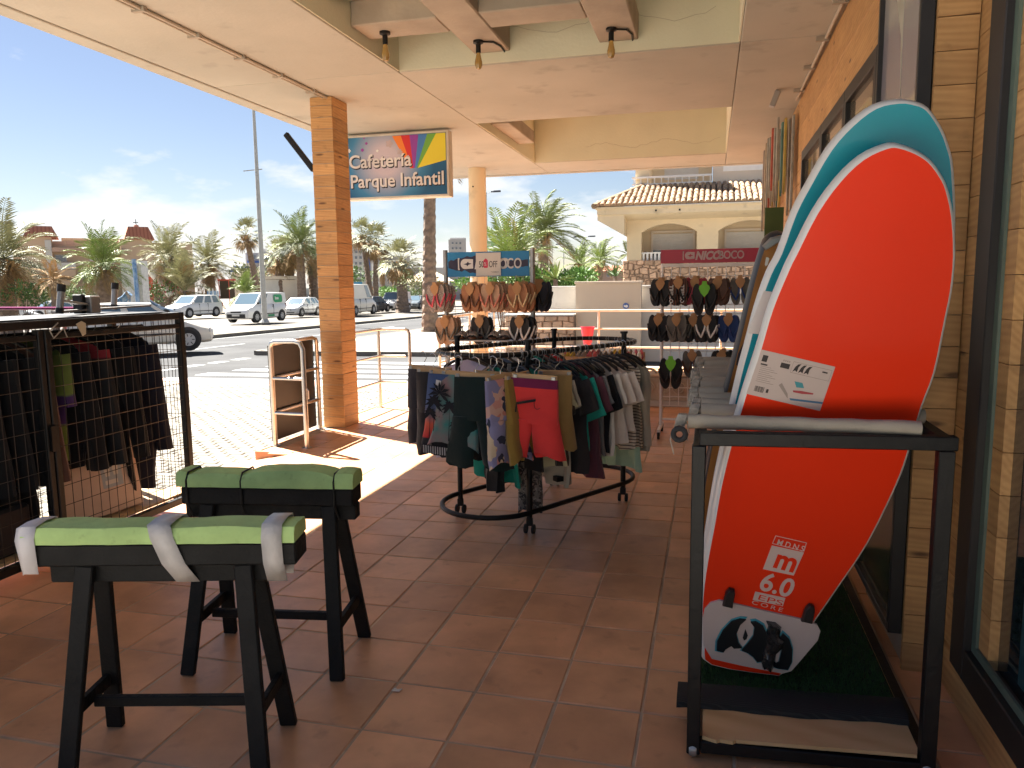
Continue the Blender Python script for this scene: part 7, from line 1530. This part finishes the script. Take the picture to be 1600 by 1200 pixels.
# ------------------------------------------------------------------ lamp posts and signs
LPM = mat('galvanised_pole', (0.42, 0.42, 0.40), 0.5, metal=0.3); LHD = mat('lamp_head_dark', (0.06, 0.07, 0.09), 0.5)
def lamp(label, px, pyb, pyt, dep, arms, r=0.07, name='street_lamp', cat='street lamp'):
    P = ondepth(px, pyb, dep); z0_ = gz(P.x, P.y); Tp_ = ondepth(px, pyt, dep); hgt = Tp_.z - z0_; t = thing(name, label, cat, (P.x, P.y, z0_), 0, 'lamp posts')
    MB().tube([(0, 0, 0), (0, 0, hgt * 0.5), (0, 0, hgt)], [r * 1.3, r, r * 0.6], 10).build('pole', LPM, t, smooth=True)
    MB().lathe([(0.001, 0), (r * 2.2, 0), (r * 2.2, 0.05), (r * 1.4, 0.25), (0.001, 0.25)], 10).build('base', LPM, t)
    for s in arms:
        MB().tube([(0, 0, hgt - 0.05), (s * 0.5, 0, hgt + 0.02)], r * 0.35, 6).build('arm', LPM, t)
        b = MB(); b.loft([[Vector((s * (0.4 + 0.75 * u), y * wv, hgt + 0.0 + zz)) for y, zz in ((-1, 0), (-0.8, 0.13), (0.8, 0.13), (1, 0))] for u, wv in ((0, 0.08), (0.3, 0.16), (0.8, 0.16), (1, 0.08))]); b.build('housing', LHD, t, bevel=0.01)
    return t
LG = ong(414, 503); 
t = lamp('tall grey street lamp on the median beside the delivery van', 414, 503, 150, 46.5, (-1,), 0.125)
MB().beam((-0.9, 0, 9.0), (0.35, 0, 9.05), 0.05, 0.05).build('bracket', LPM, t)
lamp('thick pale pole carrying the fish shaped sign', 749, 420, 240, 26, (), 0.085, 'sign_pole', 'pole')
lamp('twin armed street lamp behind the fish sign pole', 762, 440, 303, 60, (-1, 1), 0.06)
lamp('thin twin lamp left of the villa', 913, 440, 371, 80, (-1, 1), 0.07); lamp('slim bare mast right of the wind swept palm', 881, 440, 360, 70, (), 0.05, 'mast', 'mast'); lamp('short thin lamp right of the wind swept trunk', 863, 440, 383, 80, (1,), 0.05)
FISH = mat('pale_green_sign', (0.24, 0.38, 0.24), 0.6)
fp = ondepth(760, 382, 25.7); ft = thing('fish_sign', 'pale green fish shaped sign with white lettering on a pole', 'sign', fp)
b = MB(); q = [(-0.38, 0.02), (-0.40, 0.20), (-0.30, 0.10), (-0.1, 0.12), (0.02, 0.16), (0.10, 0.11), (0.30, 0.08), (0.42, 0.03), (0.25, -0.07), (0.02, -0.12), (-0.02, -0.24), (-0.10, -0.25), (-0.10, -0.12), (-0.30, -0.08)]; b.slab([(x, z) for x, z in reversed(q)] if False else q[::-1], 0.03, frame((0, 0, 0), (1, 0, 0), (0, 0, 1))); b.build('board', FISH, ft)
textpart('lettering', 'Talassus', 0.13, WHITEP, ft, frame((-0.26, -0.032, -0.035), (1, 0, 0), (0, 0, 1)), bold=0.01)
# playground and billboards
PBL = mat('playground_blue', (0.04, 0.18, 0.42), 0.5, tint=(0.3, 0.4, 0.5)); PRD = mat('playground_red', (0.45, 0.07, 0.04), 0.5); PWH = mat('slide_white', (0.72, 0.72, 0.70), 0.3)
P0 = ondepth(213, 475, 30); P1 = ondepth(209, 405, 30); b = MB(); z = gz(P0.x, P0.y); b.tube([(P0.x + 0.12, P0.y, z), (P1.x, P1.y, P1.z)], 0.08, 10); tag(b.build('blue_pole', PBL, smooth=True), 'leaning blue painted pole in front of the grey panels', 'pole')
for q, (px, dep, lab) in enumerate(((202, 48, 'left grey white panel behind the blue pole'), (219, 48.6, 'right grey white panel behind the blue pole'))):
    a = ondepth(px, 427, dep); b = MB(); z = gz(a.x, a.y); b.box(-0.34, 0.34, -0.3, 0.3, 0, a.z + 0.78 - z); o = b.build('panel_cabinet', mat('pale_cabinet', (0.55, 0.54, 0.52), 0.6)); o.location = (a.x, a.y, z); tag(o, lab, 'cabinet')
sl = thing('tube_slide', 'white playground slide running down beside a red tower', 'slide', ong(252, 470)); dd = 84
a0 = ondepth(237, 425, dd) - sl.location; a1 = ondepth(268, 462, dd) - sl.location
MB().tube([a0, a0.lerp(a1, .5) + Vector((0, 0, .05)), a1], 0.42, 12).build('chute', PWH, sl, smooth=True)
c0 = ondepth(230, 440, dd + 1) - sl.location; MB().box(c0.x - 0.4, c0.x + 0.4, c0.y - 0.4, c0.y + 0.4, 0, c0.z + 0.5).build('tower', PRD, sl); b = MB(); b.add([(c0.x - .6, c0.y - .6, c0.z + .9), (c0.x + .6, c0.y - .6, c0.z + .9), (c0.x + .6, c0.y + .6, c0.z + .9), (c0.x - .6, c0.y + .6, c0.z + .9), (c0.x, c0.y, c0.z + 1.5)], [(0, 1, 4), (1, 2, 4), (2, 3, 4), (3, 0, 4), (3, 2, 1, 0)]); b.build('tower_roof', PWH, sl)
bs = thing('blue_slide', 'curving blue plastic slide right of the stout palm', 'slide', ong(190, 485)); a0 = ondepth(202, 458, 46) - bs.location; a1 = ondepth(182, 474, 46) - bs.location
MB().tube([a0, a0.lerp(a1, 0.4) + Vector((0, 0, -0.1)), a1], 0.22, 8).build('chute', PBL, bs, smooth=True); MB().tube([(a0.x, a0.y, 0), a0], 0.06, 8).build('support', PBL, bs)
ph = thing('playhouse', 'dark wooden playhouse with a coloured roof behind the low palm', 'playhouse', ong(355, 474)); a = ondepth(355, 450, 82) - ph.location
MB().box(a.x - 0.55, a.x + 0.55, a.y - 0.5, a.y + 0.5, a.z - 1.1, a.z + 0.75).build('walls', mat('dark_timber', (0.07, 0.05, 0.03), 0.8), ph); MB().box(a.x - 0.75, a.x + 0.7, a.y - 0.6, a.y + 0.6, a.z + 0.752, a.z + 0.95).build('roof', PRD, ph, bevel=0.02)
for s in (-0.6, 0.6): MB().tube([(a.x + s, a.y - 0.55, 0), (a.x + s, a.y - 0.55, a.z + 0.75)], 0.05, 6).build('post', PRD, ph)
cf = thing('climbing_frame', 'blue and white climbing frame left of the playhouse', 'climbing frame', ong(333, 475)); a = ondepth(333, 460, 78) - cf.location
MB().box(a.x - 0.7, a.x + 0.6, a.y, a.y + 0.06, a.z - 0.3, a.z + 0.35).build('panel', PBL, cf)
for s in (-0.7, 0.0, 0.7): MB().tube([(a.x + s, a.y, 0), (a.x + s * .6, a.y, a.z + 0.6)], 0.05, 6).build('post', PWH, cf)

# ------------------------------------------------------------------ far buildings
PEACH = mat('peach_render', (0.45, 0.335, 0.24), 0.9, var=0.06, scale=0.15); PEACH2 = mat('rose_render', (0.40, 0.27, 0.21), 0.9, var=0.06, scale=0.15); RTILE = stripe_mat('red_tile_roof', (0.44, 0.17, 0.10), (0.32, 0.11, 0.065), 2.2, 'X', 0.35); WGL = glass_mat('window_glass', (0.10, 0.12, 0.15), 0.1); BSH = mat('blue_shade', (0.05, 0.10, 0.28), 0.8); BWH = mat('far_white_render', (0.46, 0.45, 0.44), 0.9, var=0.05, scale=0.1)
def rectz(px0, px1, py0, py1, dep):
    a = ondepth(px0, py1, dep); c = ondepth(px1, py0, dep); return a, c
class Bld:
    """a building facing the camera at a given depth, its pieces given by where they stand on that facade"""
    def __init__(s, name, label, pxc, dep, cat='building'):
        s.dep = dep; P = ondepth(pxc, 445, dep); s.z0 = gz(P.x, P.y); d = Vector((P.x, P.y, 0)).normalized(); s.ang = math.atan2(d.y, d.x) - R(90); s.d0 = (P.x * d.x + P.y * d.y); s.d = d; s.r = Vector((d.y, -d.x, 0))
        s.t = thing(name, label, cat, (P.x, P.y, s.z0), s.ang); s.P = Vector((P.x, P.y, s.z0))
    def loc(s, px, py):
        q = ray(px, py); k = s.d0 / (q.x * s.d.x + q.y * s.d.y); p = ORG + q * k - s.P; return p.dot(s.r), p.z
    def box(s, name, m, px0, px1, py0, py1, f0, f1, parent=None, ground=False):
        x0, za = s.loc(px0, py1); x1, zb_ = s.loc(px1, py0)
        if ground: za = 0
        return MB().box(x0, x1, f0, f1, za, zb_).build(name, m, parent or s.t)
    def hip(s, name, m, px0, px1, py0, py1, f0, f1, ov=0.4, ridge=0.45):
        x0, za = s.loc(px0, py1); x1, zb_ = s.loc(px1, py0); x0 -= ov; x1 += ov; f0 -= ov; f1 += ov; cx_ = (x0 + x1) / 2; cf_ = (f0 + f1) / 2; hx = (x1 - x0) / 2 * ridge; hf_ = (f1 - f0) / 2 * ridge
        b = MB(); b.loft([[Vector(p) for p in ((x0, f0, za), (x1, f0, za), (x1, f1, za), (x0, f1, za))], [Vector(p) for p in ((cx_ - hx, cf_ - hf_, zb_), (cx_ + hx, cf_ - hf_, zb_), (cx_ + hx, cf_ + hf_, zb_), (cx_ - hx, cf_ + hf_, zb_))]]); return b.build(name, m, s.t)
    def win(s, px0, px1, py0, py1, m=None, shut=False):
        f = s.box('window', BWH, px0, px1, py0, py1, -0.10, -0.004); i = (px1 - px0) * 0.1; j = (py1 - py0) * 0.1
        s.box('pane', SHUT if shut else WGL, px0 + i, (px0 + px1) / 2 - i * 0.3, py0 + j, py1 - j, -0.13, -0.101, f); s.box('pane', SHUT if shut else WGL, (px0 + px1) / 2 + i * 0.3, px1 - i, py0 + j, py1 - j, -0.13, -0.101, f)
A = Bld('apartment_building', 'peach apartment block with two red capped towers', 120, 105)
A.box('wall', PEACH, 30, 300, 380, 500, 0, 14, ground=True); A.box('wall', PEACH, 96, 196, 372, 379.5, 2, 12)
A.box('tower', PEACH, 42, 80, 371, 500, -1.2, 5, ground=True); A.box('tower', PEACH, 196, 236, 375, 500, -1.2, 5, ground=True)
A.hip('tower_roof', RTILE, 42, 84, 354, 370.8, -1.2, 5, ridge=0.68); A.hip('tower_roof', RTILE, 198, 234, 355, 374.8, -1.2, 5, ridge=0.66)
x, z = A.loc(214, 355); b = MB(); b.tube([(x, 1.5, z), (x, 1.5, z + 1.2)], 0.05, 5); b.box(x - 0.35, x + 0.3, 1.46, 1.54, z + 0.7, z + 0.8); b.build('weather_vane', BLACK, A.t); b = MB(); b.lathe([(0.001, 0), (0.45, 0), (0.3, 0.5), (0.001, 0.6)], 8, T=Matrix.Translation((x, 1.5, z - 0.1))); b.build('chimney', PEACH2, A.t)
A.win(56, 64, 379, 386); A.win(211, 220, 380, 387)
for (a_, c_, y0, y1) in ((84, 100, 377, 383), (104, 116, 377, 383)): A.box('opening', PEACH2, a_, c_, y0, y1, -0.05, 0.0) 
A.box('balcony', PEACH2, 82, 136, 388, 394, -1.6, 0); A.box('balcony', BWH, 84, 118, 411, 421, -1.8, 0); A.box('balcony', PEACH, 86, 118, 421.5, 432, -1.8, 0); A.box('balcony', PEACH2, 160, 196, 390, 397, -1.5, 0); A.box('balcony', PEACH, 84, 120, 438, 446, -1.8, 0)
for (a_, c_, y0, y1) in ((86, 104, 398, 409), (108, 115, 424, 434), (122, 138, 426, 436), (178, 193, 434, 444), (100, 112, 440, 446), (140, 152, 398, 408), (165, 178, 402, 412), (244, 256, 396, 406), (262, 274, 396, 406), (244, 256, 420, 430), (60, 74, 402, 412), (60, 74, 424, 434)): A.win(a_, c_, y0, y1, shut=(a_ % 4 == 0))
A.box('downpipe', BWH, 78.5, 80, 376, 470, -1.35, -1.201)
B2 = Bld('apartment_building', 'pale stepped building with blue awnings behind the slim fan palm', 395, 135)
B2.box('wall', BWH, 388, 440, 395, 480, 0, 14, ground=True); B2.box('wall', CREAM2, 366, 408, 420, 480, -3, 0, ground=True); B2.box('wall', BWH, 405, 420, 388, 394.5, 2, 8)
B2.box('awning', BSH, 386, 405, 408, 411, -2, 0); B2.box('awning', BSH, 366, 400, 417, 420, -5, -3); B2.box('awning', BSH, 360, 372, 423, 426, -6, -3.01); B2.win(392, 400, 398, 405); B2.win(410, 418, 400, 407); B2.win(372, 380, 428, 436); 
C1 = Bld('tower_block', 'white tower block just right of the wooden column', 560, 170)
C1.box('wall', BWH, 540, 567, 378, 480, 0, 12, ground=True); C1.box('wall', BWH, 540, 563, 371, 377.5, 1, 9); C1.box('blue_panel', BSH, 572.5, 578, 400, 440, -0.4, 0); C1.box('wall', BWH, 567, 580, 400, 480, 0.01, 12, ground=True)
for j in range(7):
    for i in range(3): C1.win(547 + i * 7, 551.5 + i * 7, 382 + j * 9, 387 + j * 9)
C2 = Bld('apartment_building', 'wide pale building behind the slender fan palms', 600, 185)
C2.box('wall', BWH, 580, 640, 400, 480, 0, 12, ground=True); C2.box('wall', BWH, 640, 700, 418, 480, 0, 10, ground=True)
for j in range(5):
    for i in range(5): C2.win(585 + i * 11, 591 + i * 11, 404 + j * 10, 409 + j * 10, shut=(i + j) % 3 == 0)
C3 = Bld('tower_block', 'narrow grey tower block left of the round column', 710, 190)
C3.box('wall', mat('grey_render', (0.42, 0.40, 0.39), 0.9, var=0.05), 703, 728, 374, 480, 0, 10, ground=True); C3.box('parapet', BWH, 703, 728, 371, 373.8, 1, 9)
for j in range(6):
    for i in range(3): C3.win(705.5 + i * 6, 709 + i * 6, 378 + j * 8, 382 + j * 8)
D1 = Bld('low_pavilion', 'low beige pavilion with a pitched roof behind the squat palm', 660, 100)
D1.box('wall', CREAM2, 640, 700, 440, 475, 0, 8, ground=True); D1.hip('roof', mat('beige_roof', (0.52, 0.40, 0.27), 0.9), 640, 700, 424, 440, 0, 8, 0.8, 0.3); D1.box('garage', GREYM, 648, 666, 446, 452, -0.06, 0); D1.win(672, 680, 444, 450)
E1 = Bld('house', 'red roofed house seen right of the small wind blown palms', 945, 110)
E1.box('wall', PEACH2, 920, 990, 424, 470, 0, 10, ground=True); E1.hip('roof', RTILE, 918, 992, 414, 424, 0, 10, 0.5, 0.6); E1.win(921, 930, 426, 434); E1.win(948, 958, 426, 433); E1.box('porch_post', BWH, 963, 964, 424, 440, -1.5, -1.3)
F1 = Bld('utility_building', 'small white utility building behind the palm clump', 440, 72)
F1.box('wall', GWHITE, 412, 436, 437, 475, 0, 4, ground=True); F1.box('roof', CREAM2, 410, 470, 431, 436.8, -0.3, 4.3); F1.box('wall', CREAM2, 436.2, 470, 437, 475, 0.02, 4, ground=True)
G1 = Bld('boundary_wall', 'low pale wall behind the parked vans', 640, 82, 'wall'); G1.box('masonry', CREAM2, 560, 700, 468, 480, 0, 0.3, ground=True)
H1 = Bld('mural_wall', 'low wall with a blue and orange mural behind the box van', 560, 88, 'wall'); H1.box('masonry', BWH, 540, 583, 440, 480, 0, 0.4, ground=True); H1.box('mural', mat('mural_blue', (0.05, 0.25, 0.45), 0.7), 553, 566, 440.5, 447, -0.02, -0.002); H1.box('mural', mat('mural_orange', (0.5, 0.2, 0.05), 0.7), 578, 582.5, 448, 456, -0.02, -0.002)
hl = MB(); r_ = random.Random(12); pts = []
for i in range(60):
    a = R(150 - i * 2.6); d = 700; pts.append((d * math.cos(a), d * math.sin(a)))
rr = [[Vector((x, y, -20)) for x, y in pts], [Vector((x, y, -4 + 5 * math.sin(i * 0.6) + r_.uniform(0, 3))) for i, (x, y) in enumerate(pts)]]
hl.loft(rr, closed=False); o = hl.build('hills', mat('far_hill', (0.34, 0.36, 0.36), 0.95)); o['kind'] = 'structure'
o.modifiers.new('thick', 'SOLIDIFY').thickness = 40
